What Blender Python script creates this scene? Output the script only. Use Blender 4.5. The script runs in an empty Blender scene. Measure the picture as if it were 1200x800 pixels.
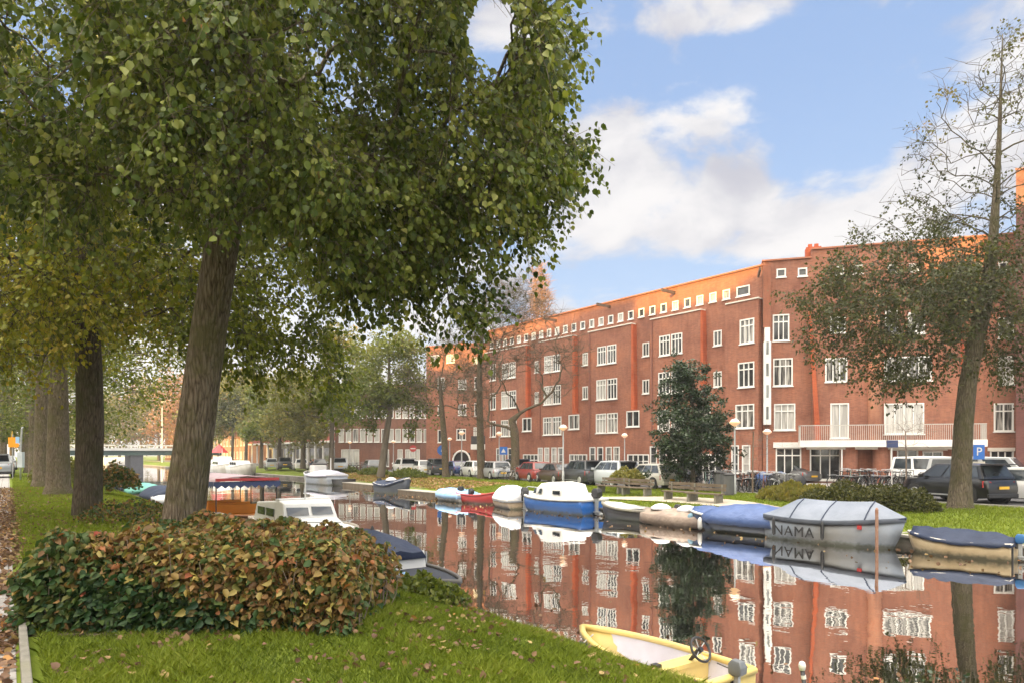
import bpy, bmesh, math, random
import numpy as np
from mathutils import Vector, Matrix
C = bpy.context.scene.collection
R = math.radians
PI = math.pi
# ------------------------------------------------------------------ place frame
# u runs along the canal (away from the viewer), v across it; world X right, Y ahead
F, HX, HY, CAMZ = 800.0, 600.0, 532.0, 1.6
UX, UY = -0.5935, 0.8048
VX, VY = 0.8048, 0.5935
WATER = -1.1
def UV(u, v, z=0.0): return Vector((UX*u+VX*v, UY*u+VY*v, z))
def AT(px, Y, z=0.0): return Vector(((px-HX)/F*Y, Y, z))
def uvof(p): return (UX*p[0]+UY*p[1], VX*p[0]+VY*p[1])
def off(u): return min(max(.12*(u-35), 0), 4.2)
def vf(u): return 21.6+off(u)
def FAR(px, v, z=0.0):
    k = (px-HX)/F*VX+VY
    Y = v/k
    for _ in range(6):
        u, _v = uvof(((px-HX)/F*Y, Y)); Y = (v+off(u))/k
    return Vector(((px-HX)/F*Y, Y, z))
ANG_U = math.atan2(UY, UX)      # heading along +u
# ------------------------------------------------------------------ nodes / materials
def newmat(name):
    m = bpy.data.materials.new(name); m.use_nodes = True
    nt = m.node_tree; nt.nodes.clear()
    out = nt.nodes.new('ShaderNodeOutputMaterial')
    return m, nt, out
def N(nt, t, **kw):
    n = nt.nodes.new(t)
    for k, v in kw.items():
        if k in n.inputs: n.inputs[k].default_value = v
        else: setattr(n, k, v)
    return n
def L(nt, a, b): nt.links.new(a, b)
def col(c): return (c[0], c[1], c[2], 1)
def ramp(nt, stops):
    r = N(nt, 'ShaderNodeValToRGB'); e = r.color_ramp.elements
    while len(e) > 1: e.remove(e[-1])
    e[0].position = stops[0][0]; e[0].color = col(stops[0][1])
    for p, c in stops[1:]:
        x = e.new(p); x.color = col(c)
    return r
MATS = {}
def pm(name, c1, c2=None, scale=4., rough=.75, bump=0., bscale=30., metal=0., stretch=(1,1,1), spec=.5, c3=None, dirt=None, coat=0.):
    if name in MATS: return MATS[name]
    m, nt, out = newmat(name)
    b = N(nt, 'ShaderNodeBsdfPrincipled', Roughness=rough, Metallic=metal)
    b.inputs['Specular IOR Level'].default_value = spec
    b.inputs['Coat Weight'].default_value = coat
    L(nt, b.outputs[0], out.inputs[0])
    tc = N(nt, 'ShaderNodeTexCoord'); mp = N(nt, 'ShaderNodeMapping'); mp.inputs['Scale'].default_value = stretch
    L(nt, tc.outputs['Object'], mp.inputs[0])
    if c2 is None: c2 = tuple(x*.86 for x in c1)
    nz = N(nt, 'ShaderNodeTexNoise', Scale=scale, Detail=6., Roughness=.6); L(nt, mp.outputs[0], nz.inputs['Vector'])
    st = [(.32, c1), (.68, c2)]
    if c3: st = [(.28, c1), (.5, c2), (.72, c3)]
    r = ramp(nt, st); L(nt, nz.outputs[0], r.inputs[0])
    cs = r.outputs[0]
    if dirt:
        n2 = N(nt, 'ShaderNodeTexNoise', Scale=scale*.23, Detail=5.); L(nt, mp.outputs[0], n2.inputs['Vector'])
        r2 = ramp(nt, [(.5, (0,0,0)), (.7, (1,1,1))]); L(nt, n2.outputs[0], r2.inputs[0])
        mx = N(nt, 'ShaderNodeMix', data_type='RGBA'); L(nt, r2.outputs[0], mx.inputs[0]); L(nt, cs, mx.inputs[6]); mx.inputs[7].default_value = col(dirt)
        cs = mx.outputs[2]
    if name.startswith('hull'):
        sp = N(nt, 'ShaderNodeSeparateXYZ'); L(nt, tc.outputs['Object'], sp.inputs[0]); ng = N(nt, 'ShaderNodeTexNoise', Scale=7., Detail=5.); L(nt, tc.outputs['Object'], ng.inputs['Vector'])
        ad = N(nt, 'ShaderNodeMath', operation='MULTIPLY_ADD'); L(nt, ng.outputs[0], ad.inputs[0]); ad.inputs[1].default_value = -.22; L(nt, sp.outputs['Z'], ad.inputs[2])
        mr = N(nt, 'ShaderNodeMapRange'); L(nt, ad.outputs[0], mr.inputs[0]); mr.inputs[1].default_value = .06; mr.inputs[2].default_value = -.07; mr.inputs[3].default_value = 0; mr.inputs[4].default_value = .85
        mx = N(nt, 'ShaderNodeMix', data_type='RGBA'); L(nt, mr.outputs[0], mx.inputs[0]); L(nt, cs, mx.inputs[6]); mx.inputs[7].default_value = (.06,.065,.035,1); cs = mx.outputs[2]
    L(nt, cs, b.inputs['Base Color'])
    if bump:
        n3 = N(nt, 'ShaderNodeTexNoise', Scale=bscale, Detail=5.); L(nt, mp.outputs[0], n3.inputs['Vector'])
        bp = N(nt, 'ShaderNodeBump', Strength=min(bump,1.), Distance=.02*max(bump,1)); L(nt, n3.outputs[0], bp.inputs['Height']); L(nt, bp.outputs[0], b.inputs['Normal'])
    MATS[name] = m; return m
def leafmat(name, stops, trans=.35, rough=.45, spec=.35):
    m, nt, out = newmat(name)
    at = N(nt, 'ShaderNodeAttribute', attribute_name='tint')
    r = ramp(nt, stops); L(nt, at.outputs['Fac'], r.inputs[0])
    b = N(nt, 'ShaderNodeBsdfPrincipled', Roughness=rough); b.inputs['Specular IOR Level'].default_value = spec
    L(nt, r.outputs[0], b.inputs['Base Color'])
    t = N(nt, 'ShaderNodeBsdfTranslucent'); 
    mm = N(nt, 'ShaderNodeMix', data_type='RGBA', blend_type='MULTIPLY'); mm.inputs[0].default_value = 1
    L(nt, r.outputs[0], mm.inputs[6]); mm.inputs[7].default_value = (1.15, 1.15, .5, 1); L(nt, mm.outputs[2], t.inputs[0])
    ms = N(nt, 'ShaderNodeMixShader'); ms.inputs[0].default_value = trans
    L(nt, b.outputs[0], ms.inputs[1]); L(nt, t.outputs[0], ms.inputs[2]); L(nt, ms.outputs[0], out.inputs[0])
    return m
def brickmat(name, c1, c2, mortar, rot=0.):
    m, nt, out = newmat(name)
    tc = N(nt, 'ShaderNodeTexCoord'); mp = N(nt, 'ShaderNodeMapping'); mp.inputs['Rotation'].default_value = (R(90), 0, 0)
    L(nt, tc.outputs['Object'], mp.inputs[0])
    br = N(nt, 'ShaderNodeTexBrick', Scale=1.); br.inputs['Color1'].default_value = col(c1); br.inputs['Color2'].default_value = col(c2); br.inputs['Mortar'].default_value = col(mortar)
    br.inputs['Brick Width'].default_value = .22; br.inputs['Row Height'].default_value = .065; br.inputs['Mortar Size'].default_value = .008; br.inputs['Bias'].default_value = 0.
    L(nt, mp.outputs[0], br.inputs['Vector'])
    n1 = N(nt, 'ShaderNodeTexNoise', Scale=.35, Detail=8., Roughness=.62); L(nt, tc.outputs['Object'], n1.inputs['Vector'])
    r1 = ramp(nt, [(.3, (.70,.66,.68)), (.5, (.98,.98,.98)), (.72, (1.22,1.12,1.0))]); L(nt, n1.outputs[0], r1.inputs[0])
    n2 = N(nt, 'ShaderNodeTexNoise', Scale=3., Detail=6., Roughness=.7); mp2 = N(nt, 'ShaderNodeMapping'); mp2.inputs['Scale'].default_value = (1.4,1.4,.25)
    L(nt, tc.outputs['Object'], mp2.inputs[0]); L(nt, mp2.outputs[0], n2.inputs['Vector'])
    r2 = ramp(nt, [(.3, (.82,.8,.8)), (.7, (1.12,1.12,1.1))]); L(nt, n2.outputs[0], r2.inputs[0])
    m1 = N(nt, 'ShaderNodeMix', data_type='RGBA', blend_type='MULTIPLY'); m1.inputs[0].default_value = 1
    m2 = N(nt, 'ShaderNodeMix', data_type='RGBA', blend_type='MULTIPLY'); m2.inputs[0].default_value = 1
    L(nt, br.outputs[0], m1.inputs[6]); L(nt, r1.outputs[0], m1.inputs[7]); L(nt, m1.outputs[2], m2.inputs[6]); L(nt, r2.outputs[0], m2.inputs[7])
    b = N(nt, 'ShaderNodeBsdfPrincipled', Roughness=.88); b.inputs['Specular IOR Level'].default_value = .25
    L(nt, m2.outputs[2], b.inputs['Base Color'])
    bp = N(nt, 'ShaderNodeBump', Strength=.35, Distance=.01); L(nt, br.outputs['Fac'], bp.inputs['Height']); bp.invert = True; L(nt, bp.outputs[0], b.inputs['Normal'])
    L(nt, b.outputs[0], out.inputs[0]); MATS[name] = m
    return m
def barkmat(name, c1, c2, moss, scale=1.):
    m, nt, out = newmat(name)
    tc = N(nt, 'ShaderNodeTexCoord'); mp = N(nt, 'ShaderNodeMapping'); mp.inputs['Scale'].default_value = (1,1,.16)
    L(nt, tc.outputs['Object'], mp.inputs[0])
    n0 = N(nt, 'ShaderNodeTexNoise', Scale=26.*scale, Detail=6., Roughness=.65, Distortion=.35); L(nt, mp.outputs[0], n0.inputs['Vector'])
    vo = N(nt, 'ShaderNodeTexVoronoi', Scale=22.*scale); vo.feature = 'DISTANCE_TO_EDGE'
    va = N(nt, 'ShaderNodeVectorMath', operation='ADD'); L(nt, mp.outputs[0], va.inputs[0])
    nd = N(nt, 'ShaderNodeTexNoise', Scale=6.*scale, Detail=3.); L(nt, mp.outputs[0], nd.inputs['Vector'])
    sc = N(nt, 'ShaderNodeVectorMath', operation='SCALE'); L(nt, nd.outputs['Color'], sc.inputs[0]); sc.inputs['Scale'].default_value = .12
    L(nt, sc.outputs[0], va.inputs[1]); L(nt, va.outputs[0], vo.inputs['Vector'])
    mul = N(nt, 'ShaderNodeMath', operation='MULTIPLY_ADD'); L(nt, vo.outputs['Distance'], mul.inputs[0]); mul.inputs[1].default_value = 1.6; L(nt, n0.outputs[0], mul.inputs[2])
    r = ramp(nt, [(.35, tuple(x*.28 for x in c1)), (.55, c1), (.85, c2)]); L(nt, mul.outputs[0], r.inputs[0])
    n4 = N(nt, 'ShaderNodeTexNoise', Scale=1.7, Detail=6., Roughness=.7); L(nt, tc.outputs['Object'], n4.inputs['Vector'])
    r4 = ramp(nt, [(.44, (0,0,0)), (.62, (.8,.8,.8))]); L(nt, n4.outputs[0], r4.inputs[0])
    mx = N(nt, 'ShaderNodeMix', data_type='RGBA'); L(nt, r4.outputs[0], mx.inputs[0]); L(nt, r.outputs[0], mx.inputs[6]); mx.inputs[7].default_value = col(moss)
    b = N(nt, 'ShaderNodeBsdfPrincipled', Roughness=.92); b.inputs['Specular IOR Level'].default_value = .2
    L(nt, mx.outputs[2], b.inputs['Base Color'])
    bp = N(nt, 'ShaderNodeBump', Strength=1., Distance=.045); L(nt, mul.outputs[0], bp.inputs['Height']); L(nt, bp.outputs[0], b.inputs['Normal'])
    L(nt, b.outputs[0], out.inputs[0]); MATS[name] = m
    return m
# ------------------------------------------------------------------ mesh builder
class MB:
    def __init__(s): s.v = []; s.f = []; s.M = None
    def add(s, vs, fs):
        o = len(s.v)
        s.v += [tuple(s.M @ Vector(p)) if s.M else tuple(p) for p in vs]
        s.f += [tuple(i+o for i in f) for f in fs]; return s
    def box(s, x0, x1, y0, y1, z0, z1):
        return s.add([(x0,y0,z0),(x1,y0,z0),(x1,y1,z0),(x0,y1,z0),(x0,y0,z1),(x1,y0,z1),(x1,y1,z1),(x0,y1,z1)],
            [(0,3,2,1),(4,5,6,7),(0,1,5,4),(1,2,6,5),(2,3,7,6),(3,0,4,7)])
    def hexa(s, p):   # 8 points, bottom ccw then top ccw
        return s.add(p, [(0,3,2,1),(4,5,6,7),(0,1,5,4),(1,2,6,5),(2,3,7,6),(3,0,4,7)])
    def prism(s, poly, y0, y1, taper=None):   # polygon in x,z extruded along y
        n = len(poly)
        a = [(x,y0,z) for x,z in poly]; b = [(x,y1,z) for x,z in poly]
        fs = [tuple(range(n)), tuple(range(2*n-1, n-1, -1))]
        fs += [(i, n+i, n+(i+1)%n, (i+1)%n) for i in range(n)]
        return s.add(a+b, fs)
    def slab(s, poly, z0, z1):    # polygon in x,y extruded up
        n = len(poly)
        a = [(x,y,z0) for x,y in poly]; b = [(x,y,z1) for x,y in poly]
        fs = [tuple(range(n-1,-1,-1)), tuple(range(n, 2*n))]
        fs += [(i, (i+1)%n, n+(i+1)%n, n+i) for i in range(n)]
        return s.add(a+b, fs)
    def tube(s, pts, rad, n=6, cap=True, close=False, wob=None):
        pts = [Vector(p) for p in pts]; m = len(pts)
        if not hasattr(rad, '__len__'): rad = [rad]*m
        vs = []; up = None
        for i, p in enumerate(pts):
            if close: t = pts[(i+1)%m]-pts[i-1]
            else: t = (pts[min(i+1,m-1)]-pts[max(i-1,0)])
            if t.length < 1e-9: t = Vector((0,0,1))
            t.normalize()
            if up is None:
                a = Vector((0,0,1)) if abs(t.z) < .9 else Vector((1,0,0))
                up = (a - t*a.dot(t)).normalized()
            else:
                up = up - t*up.dot(t)
                up = up.normalized() if up.length > 1e-6 else t.orthogonal().normalized()
            w = t.cross(up)
            for k in range(n):
                a = 2*PI*k/n; rr = rad[i]*(wob(i,k) if wob else 1)
                vs.append(p + up*math.cos(a)*rr + w*math.sin(a)*rr)
        fs = []
        for i in range(m if close else m-1):
            j = (i+1) % m
            for k in range(n):
                fs.append((i*n+k, i*n+(k+1)%n, j*n+(k+1)%n, j*n+k))
        if cap and not close:
            fs.append(tuple(range(n-1,-1,-1))); fs.append(tuple(range((m-1)*n, m*n)))
        return s.add(vs, fs)
    def lathe(s, prof, n=16, c=(0,0,0), axis='z'):
        vs = []
        for r, z in prof:
            for k in range(n):
                a = 2*PI*k/n; x, y = r*math.cos(a), r*math.sin(a)
                q = (x,y,z) if axis=='z' else ((z,x,y) if axis=='x' else (y,z,x))
                vs.append((c[0]+q[0], c[1]+q[1], c[2]+q[2]))
        fs = [(i*n+k, i*n+(k+1)%n, (i+1)*n+(k+1)%n, (i+1)*n+k) for i in range(len(prof)-1) for k in range(n)]
        fs += [tuple(range(n-1,-1,-1)), tuple(range((len(prof)-1)*n, len(prof)*n))]
        return s.add(vs, fs)
    def loft(s, rings, cap0=True, cap1=True, closed=True):
        n = len(rings[0]); vs = [p for r in rings for p in r]; fs = []
        for i in range(len(rings)-1):
            for k in range(n if closed else n-1):
                fs.append((i*n+k, i*n+(k+1)%n, (i+1)*n+(k+1)%n, (i+1)*n+k))
        if cap0: fs.append(tuple(range(n-1,-1,-1)))
        if cap1: fs.append(tuple(range((len(rings)-1)*n, len(rings)*n)))
        return s.add(vs, fs)
    def build(s, name, mat, parent=None, smooth=False, bevel=0., loc=None, rotz=0., solid=0., sub=0):
        me = bpy.data.meshes.new(name); me.from_pydata(s.v, [], s.f); me.update()
        bm = bmesh.new(); bm.from_mesh(me); bmesh.ops.recalc_face_normals(bm, faces=bm.faces); bm.to_mesh(me); bm.free()
        if mat: me.materials.append(mat)
        if smooth:
            me.polygons.foreach_set('use_smooth', [True]*len(me.polygons))
            if smooth == 'auto': me.set_sharp_from_angle(angle=R(38))
        o = bpy.data.objects.new(name, me); C.objects.link(o)
        if parent: o.parent = parent
        if loc is not None: o.location = loc
        o.rotation_euler = (0,0,rotz)
        if solid:
            md = o.modifiers.new('s', 'SOLIDIFY'); md.thickness = solid; md.offset = 0
        if sub:
            md = o.modifiers.new('u', 'SUBSURF'); md.levels = sub; md.render_levels = sub
        if bevel:
            md = o.modifiers.new('b', 'BEVEL'); md.width = bevel; md.segments = 2; md.limit_method = 'ANGLE'; md.angle_limit = R(35)
        return o
def tag(o, label=None, cat=None, group=None, kind=None):
    if label: o['label'] = label
    if cat: o['category'] = cat
    if group: o['group'] = group
    if kind: o['kind'] = kind
    return o
def thing(name, label, cat, loc=(0,0,0), rotz=0., group=None):
    o = bpy.data.objects.new(name, None); C.objects.link(o); o.location = loc; o.rotation_euler = (0,0,rotz)
    o.empty_display_size = .2
    return tag(o, label, cat, group)
KIDS = {}
def dup(root, loc, rotz, label, group=None, scale=None):
    def cp(o, par):
        c = o.copy(); C.objects.link(c)
        if par: c.parent = par
        for ch in list(o.children): cp(ch, c)
        return c
    r = cp(root, None); r.location = loc; r.rotation_euler = (0,0,rotz); r['label'] = label
    if group: r['group'] = group
    if scale: r.scale = (scale,)*3 if not hasattr(scale,'__len__') else scale
    return r
def mesh_np(name, V, faces_flat, nper, mat, parent=None, tint=None, smooth=False):
    """V (n,3); faces_flat flat loop index array; nper verts per face"""
    me = bpy.data.meshes.new(name); nf = len(faces_flat)//nper
    me.vertices.add(len(V)); me.vertices.foreach_set('co', np.asarray(V, np.float32).ravel())
    me.loops.add(len(faces_flat)); me.loops.foreach_set('vertex_index', np.asarray(faces_flat, np.int32))
    me.polygons.add(nf); me.polygons.foreach_set('loop_start', np.arange(0, nf*nper, nper, dtype=np.int32))
    try: me.polygons.foreach_set('loop_total', np.full(nf, nper, np.int32))
    except Exception: pass
    me.update(calc_edges=True)
    if tint is not None:
        a = me.attributes.new('tint', 'FLOAT', 'FACE'); a.data.foreach_set('value', np.asarray(tint, np.float32))
    me.materials.append(mat)
    if smooth: me.polygons.foreach_set('use_smooth', np.ones(nf, bool))
    o = bpy.data.objects.new(name, me); C.objects.link(o)
    if parent: o.parent = parent
    return o
def norm(a): return a/np.maximum(np.linalg.norm(a, axis=1, keepdims=True), 1e-9)
def leaves(P, D, S, rng, wide=.8, fold=.18, fine=True, Nn=None):
    """leaf blades at P pointing along D, length S; returns V, loops, nper, facesperleaf"""
    n = len(P); D = norm(D)
    r = norm(rng.normal(size=(n,3))) if Nn is None else norm(Nn)
    W = norm(np.cross(D, r)); U = np.cross(W, D); S = S[:,None]
    if fine:
        T = [(0,0,0), (-.42*wide,.16,fold*.6), (-.44*wide,.55,fold), (0,1,-.05), (.44*wide,.55,fold), (.42*wide,.16,fold*.6)]
        V = np.stack([P + W*S*a + D*S*b + U*S*c for a,b,c in T], 1).reshape(-1,3)
        base = (np.arange(n)*6)[:,None]
        Fq = np.concatenate([base+np.array([[0,1,2,3]]), base+np.array([[0,3,4,5]])], 1).ravel()
        return V, Fq, 4, 2
    T = [(0,0,0), (-.45*wide,.45,fold), (0,1,0), (.45*wide,.45,fold)]
    V = np.stack([P + W*S*a + D*S*b + U*S*c for a,b,c in T], 1).reshape(-1,3)
    base = (np.arange(n)*4)[:,None]
    return V, (base+np.array([[0,1,2,3]])).ravel(), 4, 1
def px_of(P):
    Y = np.maximum(P[:,1], .05)
    return HX+F*P[:,0]/Y, HY-F*(P[:,2]-CAMZ)/Y
def inpoly(x, y, poly):
    ins = np.zeros(len(x), bool); n = len(poly); j = n-1
    for i in range(n):
        xi, yi = poly[i]; xj, yj = poly[j]
        c = ((yi > y) != (yj > y)) & (x < (xj-xi)*(y-yi)/((yj-yi) or 1e-9)+xi)
        ins ^= c; j = i
    return ins
def ell(rng, c, r, n, shell=.5, cl=0, cr=.3):
    d = norm(rng.normal(size=(n,3))); rad = rng.random(n)**(1/3.)
    rad = shell*(.75+.25*rng.random(n)) + (1-shell)*rad
    P = np.array(c)+d*rad[:,None]*np.array(r)
    if cl:
        q = rng.choice(n, max(2, n//cl), replace=False); k = np.repeat(q, cl)
        o = rng.normal(size=(len(k),3))*cr*np.array([1,1,.8]); o[:,2] -= .35*cr; P = P[k]+o
    return P
def grow(trunk, att, rng, step=.5, jit=.06, droop=0., sag=0.):
    """connect attractors to the trunk; returns nodes, parents"""
    nodes = [Vector(p[:3]) for p in trunk]; par = [i-1 for i in range(len(trunk))]
    arr = np.array([p[:3] for p in trunk], float)
    start = 0
    for i in range(len(trunk)):
        if trunk[i][2] < trunk[-1][2]*.52: start = i
    top = arr[-1]; cc = arr[start:].mean(0)
    order = np.argsort(np.linalg.norm(att-cc, axis=1))
    buf = np.zeros((len(att)*14+len(trunk)+10, 3)); buf[:len(arr)] = arr; depth = np.zeros(len(buf)); n = len(arr)
    for i in range(1, n): depth[i] = depth[i-1]+np.linalg.norm(arr[i]-arr[i-1])
    tips = []
    for a in att[order]:
        d = np.linalg.norm(buf[start:n]-a, axis=1) ; cost = d + .22*depth[start:n] + np.maximum(0, buf[start:n,2]-a[2])*.25
        k = int(np.argmin(cost))+start; p = buf[k].copy(); dist = d[k-start]
        m = max(1, int(math.ceil(dist/step))); last = k
        for j in range(1, m+1):
            t = j/m; q = p+(a-p)*t
            q = q + (rng.normal(size=3)*jit*step if j < m else 0)
            q[2] += math.sin(t*PI)*dist*.10
            buf[n] = q; par.append(last); depth[n] = depth[last]+np.linalg.norm(q-buf[last]); last = n; n += 1
            if n >= len(buf)-2: break
        tips.append(last)
        if n >= len(buf)-2: break
    return buf[:n].copy(), par, np.array(tips), depth[:n]
def trunk_mesh(nodes, par, trunk, rng, tipr, sides=6, expo=.42, tsides=14, minr=0., rough=.0):
    n = len(nodes); cnt = np.zeros(n); kids = [[] for _ in range(n)]
    for i in range(n):
        if par[i] >= 0: kids[par[i]].append(i)
    for i in range(n-1, -1, -1):
        if not kids[i]: cnt[i] += 1
        if par[i] >= 0: cnt[par[i]] += cnt[i]
    rad = tipr*cnt**expo
    nt_ = len(trunk)
    for i in range(nt_): rad[i] = trunk[i][3]
    for i in range(nt_, n): rad[i] = min(rad[i], rad[par[i]]*.92)
    mb = MB(); stack = [(0, None)]
    while stack:
        side = []; s, p0 = stack.pop(); chain = [p0, s] if p0 is not None else [s]; c = s
        while kids[c]:
            ks = sorted(kids[c], key=lambda k: -cnt[k] - (1e6 if (k < nt_) else 0))
            for k in ks[1:]: side.append((k, c))
            c = ks[0]; chain.append(c)
        if len(chain) > 1:
            rr = [rad[k] for k in chain]
            if p0 is not None: rr[0] = min(rr[0], rr[1]*1.15)
            if rr[len(rr)//2] < minr: continue
            stack += side
            big = rr[0] > .1
            ph = rng.random()*6
            wob = (lambda i,k: 1+rough*(math.sin(k*2.4+ph+i*.13)+.6*math.sin(k*4.1+i*.37+ph))) if (rough and p0 is None) else None
            mb.tube([nodes[k] for k in chain], rr, n=tsides if p0 is None else (sides if big or sides < 5 else max(3, sides-2)), cap=False, wob=wob)
    return mb
def make_tree(name, label, base, trunk, att, bark, leafm, seed, group=None, tipr=.012, lpc=12, lsize=.09, spread=.35, droop=.5,
              fine=True, leafprob=1., wide=.8, step=.5, sides=6, tsides=14, cat='tree', lsel=None, tintf=None, rough=.0, expo=.42, jit=.06, minr=0., twigs=0, cull=None, spray=0, twigz=-99.):
    rng = np.random.default_rng(seed)
    root = thing(name, label, cat, base, 0, group)
    b = np.array(base, float)
    tr = [(p[0]-b[0], p[1]-b[1], p[2]-b[2], p[3]) for p in trunk]
    # refine the trunk
    T = []
    for i in range(len(tr)-1):
        k = max(1, int((tr[i+1][2]-tr[i][2])/.6))
        for j in range(k): T.append(tuple(tr[i][q]+(tr[i+1][q]-tr[i][q])*j/k for q in range(4)))
    T.append(tr[-1])
    nodes, par, tips, depth = grow(T, att-b, rng, step=step, jit=jit)
    mb = trunk_mesh(nodes, par, T, rng, tipr, sides=sides, tsides=tsides, rough=rough, expo=expo, minr=minr)
    if spray and lpc:
        sel = tips if lsel is None else np.array([t for t in tips if lsel(nodes[t]+b, rng)])
        if cull is not None: sel = sel[cull(nodes[sel]+b)]
        cz = nodes[sel]-nodes[sel].mean(0); cz[:,2] *= .2; cz = norm(cz)
        tw = np.repeat(np.arange(len(sel)), spray); q = len(tw)
        d = cz[tw]*.45+norm(rng.normal(size=(q,3)))*.9; d[:,2] -= droop*.45; d = norm(d); Lt = spread*(.8+.8*rng.random(q)); A0 = nodes[sel][tw]
        oke = cull(A0+d*Lt[:,None]+b) if cull is not None else np.ones(q, bool)
        for i in range(q):
            if not oke[i]: continue
            a0 = A0[i]; mb.tube([a0, a0+d[i]*Lt[i]*.5+np.array([0,0,-.06*Lt[i]]), a0+d[i]*Lt[i]+np.array([0,0,-.35*droop*Lt[i]])], [tipr*.5, tipr*.4, tipr*.25], n=3, cap=False)
        sprays = (A0, d, Lt, np.repeat(rng.random(len(sel)), spray))
    if twigs:
        for t in tips:
            if nodes[t][2]+b[2] < twigz: continue
            for _ in range(twigs):
                d = rng.normal(size=3); d[2] = abs(d[2])*.6; d = d/np.linalg.norm(d)*spread*(1.0+rng.random())
                p = nodes[t]; mb.tube([p, p+d*.5+rng.normal(size=3)*.06*spread, p+d], [tipr*.8, tipr*.6, tipr*.3], n=3, cap=False)
    mb.build('trunk', bark, root, smooth=True)
    if spray and lpc:
        A0, d, Lt, cl_ = sprays; k = max(1, lpc//spray); A = np.repeat(A0, k, 0); dd = np.repeat(d, k, 0); LL = np.repeat(Lt, k); m = len(A)
        t = rng.random(m)**.8*1.08; P = A+dd*(t*LL)[:,None]; P[:,2] -= .35*droop*LL*t*t
        P += rng.normal(size=(m,3))*lsize*.55
        D = dd*.5+norm(rng.normal(size=(m,3)))*.7; D[:,2] -= droop*.9
        S = lsize*(.55+.75*rng.random(m)); kp = cull(P+b) if cull is not None else np.ones(m, bool)
        V, Fq, nper, fpl = leaves(P[kp], D[kp], S[kp], rng, wide=wide, fine=fine)
        tn = rng.random(m)*.45+np.repeat(cl_, k)*.55
        if tintf is not None: tn = tintf(P+b, tn, rng)
        mesh_np('crown', V, Fq, nper, leafm, root, tint=np.repeat(np.clip(tn[kp],0,1), fpl))
    elif lpc:
        sel = tips if leafprob >= 1 else tips[rng.random(len(tips)) < leafprob]
        if lsel is not None: sel = np.array([t for t in sel if lsel(nodes[t]+b, rng)])
        A = np.repeat(nodes[sel], lpc, axis=0); m = len(A)
        dv = norm(rng.normal(size=(m,3)))*(rng.random(m)**.5)[:,None]*spread
        dv[:,2] = dv[:,2]*.8 - droop*spread*rng.random(m)
        P = A+dv
        D = norm(rng.normal(size=(m,3))); D[:,2] = D[:,2]*.6-droop*1.1
        S = lsize*(.65+.6*rng.random(m))
        if cull is not None: kp = cull(P+b)
        else: kp = np.ones(m, bool)
        V, Fq, nper, fpl = leaves(P[kp], D[kp], S[kp], rng, wide=wide, fine=fine)
        tn = rng.random(m)*.55 + np.repeat(rng.random(len(sel))*.45, lpc)
        if tintf is not None: tn = tintf(P+b, tn, rng)
        mesh_np('crown', V, Fq, nper, leafm, root, tint=np.repeat(np.clip(tn[kp],0,1), fpl))
    return root
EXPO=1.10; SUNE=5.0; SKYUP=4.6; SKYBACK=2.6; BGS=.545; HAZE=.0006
OCC=[(-60,-38,28.5),(-38,-14,28.6),(-14,-7,23.6),(-7,-1,27.3),(-1,2.6,24.7),(2.6,14,23.5),(14,19.5,24.9),(19.5,36,23.9),(36,40,23.4),(40,60,22),(60,85,20.5),(85,120,21.5)]  # spans and roof heights of the unseen sun-blocking row
# ------------------------------------------------------------------ camera, world, sun
scn = bpy.context.scene
cam = bpy.data.objects.new('camera', bpy.data.cameras.new('camera')); C.objects.link(cam)
cam.location = (0, 0, CAMZ); cam.rotation_euler = (R(90), 0, 0)
cam.data.sensor_width = 36; cam.data.lens = 24; cam.data.shift_y = (HY-400)/1200.; cam.data.clip_end = 3000; cam.data.clip_start = .05
scn.camera = cam
scn.view_settings.view_transform = 'Standard'; scn.view_settings.look = 'None'; scn.view_settings.gamma = 1
scn.view_settings.exposure = EXPO
scn.cycles.use_denoising = True
scn.cycles.max_bounces = 6; scn.cycles.diffuse_bounces = 3; scn.cycles.glossy_bounces = 3; scn.cycles.transmission_bounces = 4
scn.cycles.volume_bounces = 0; scn.cycles.transparent_max_bounces = 6; scn.cycles.caustics_reflective = False
SUN_EL = R(7.0); TRAVEL = Vector((.60, .80, 0)).normalized()    # horizontal travel of the light
sd = bpy.data.lights.new('sun', 'SUN'); sd.energy = SUNE; sd.angle = R(.6); sd.color = (1, .62, .13)
sun = bpy.data.objects.new('sun', sd); C.objects.link(sun)
dirn = Vector((TRAVEL.x*math.cos(SUN_EL), TRAVEL.y*math.cos(SUN_EL), -math.sin(SUN_EL)))
sun.rotation_euler = dirn.to_track_quat('-Z', 'Y').to_euler()
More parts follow.
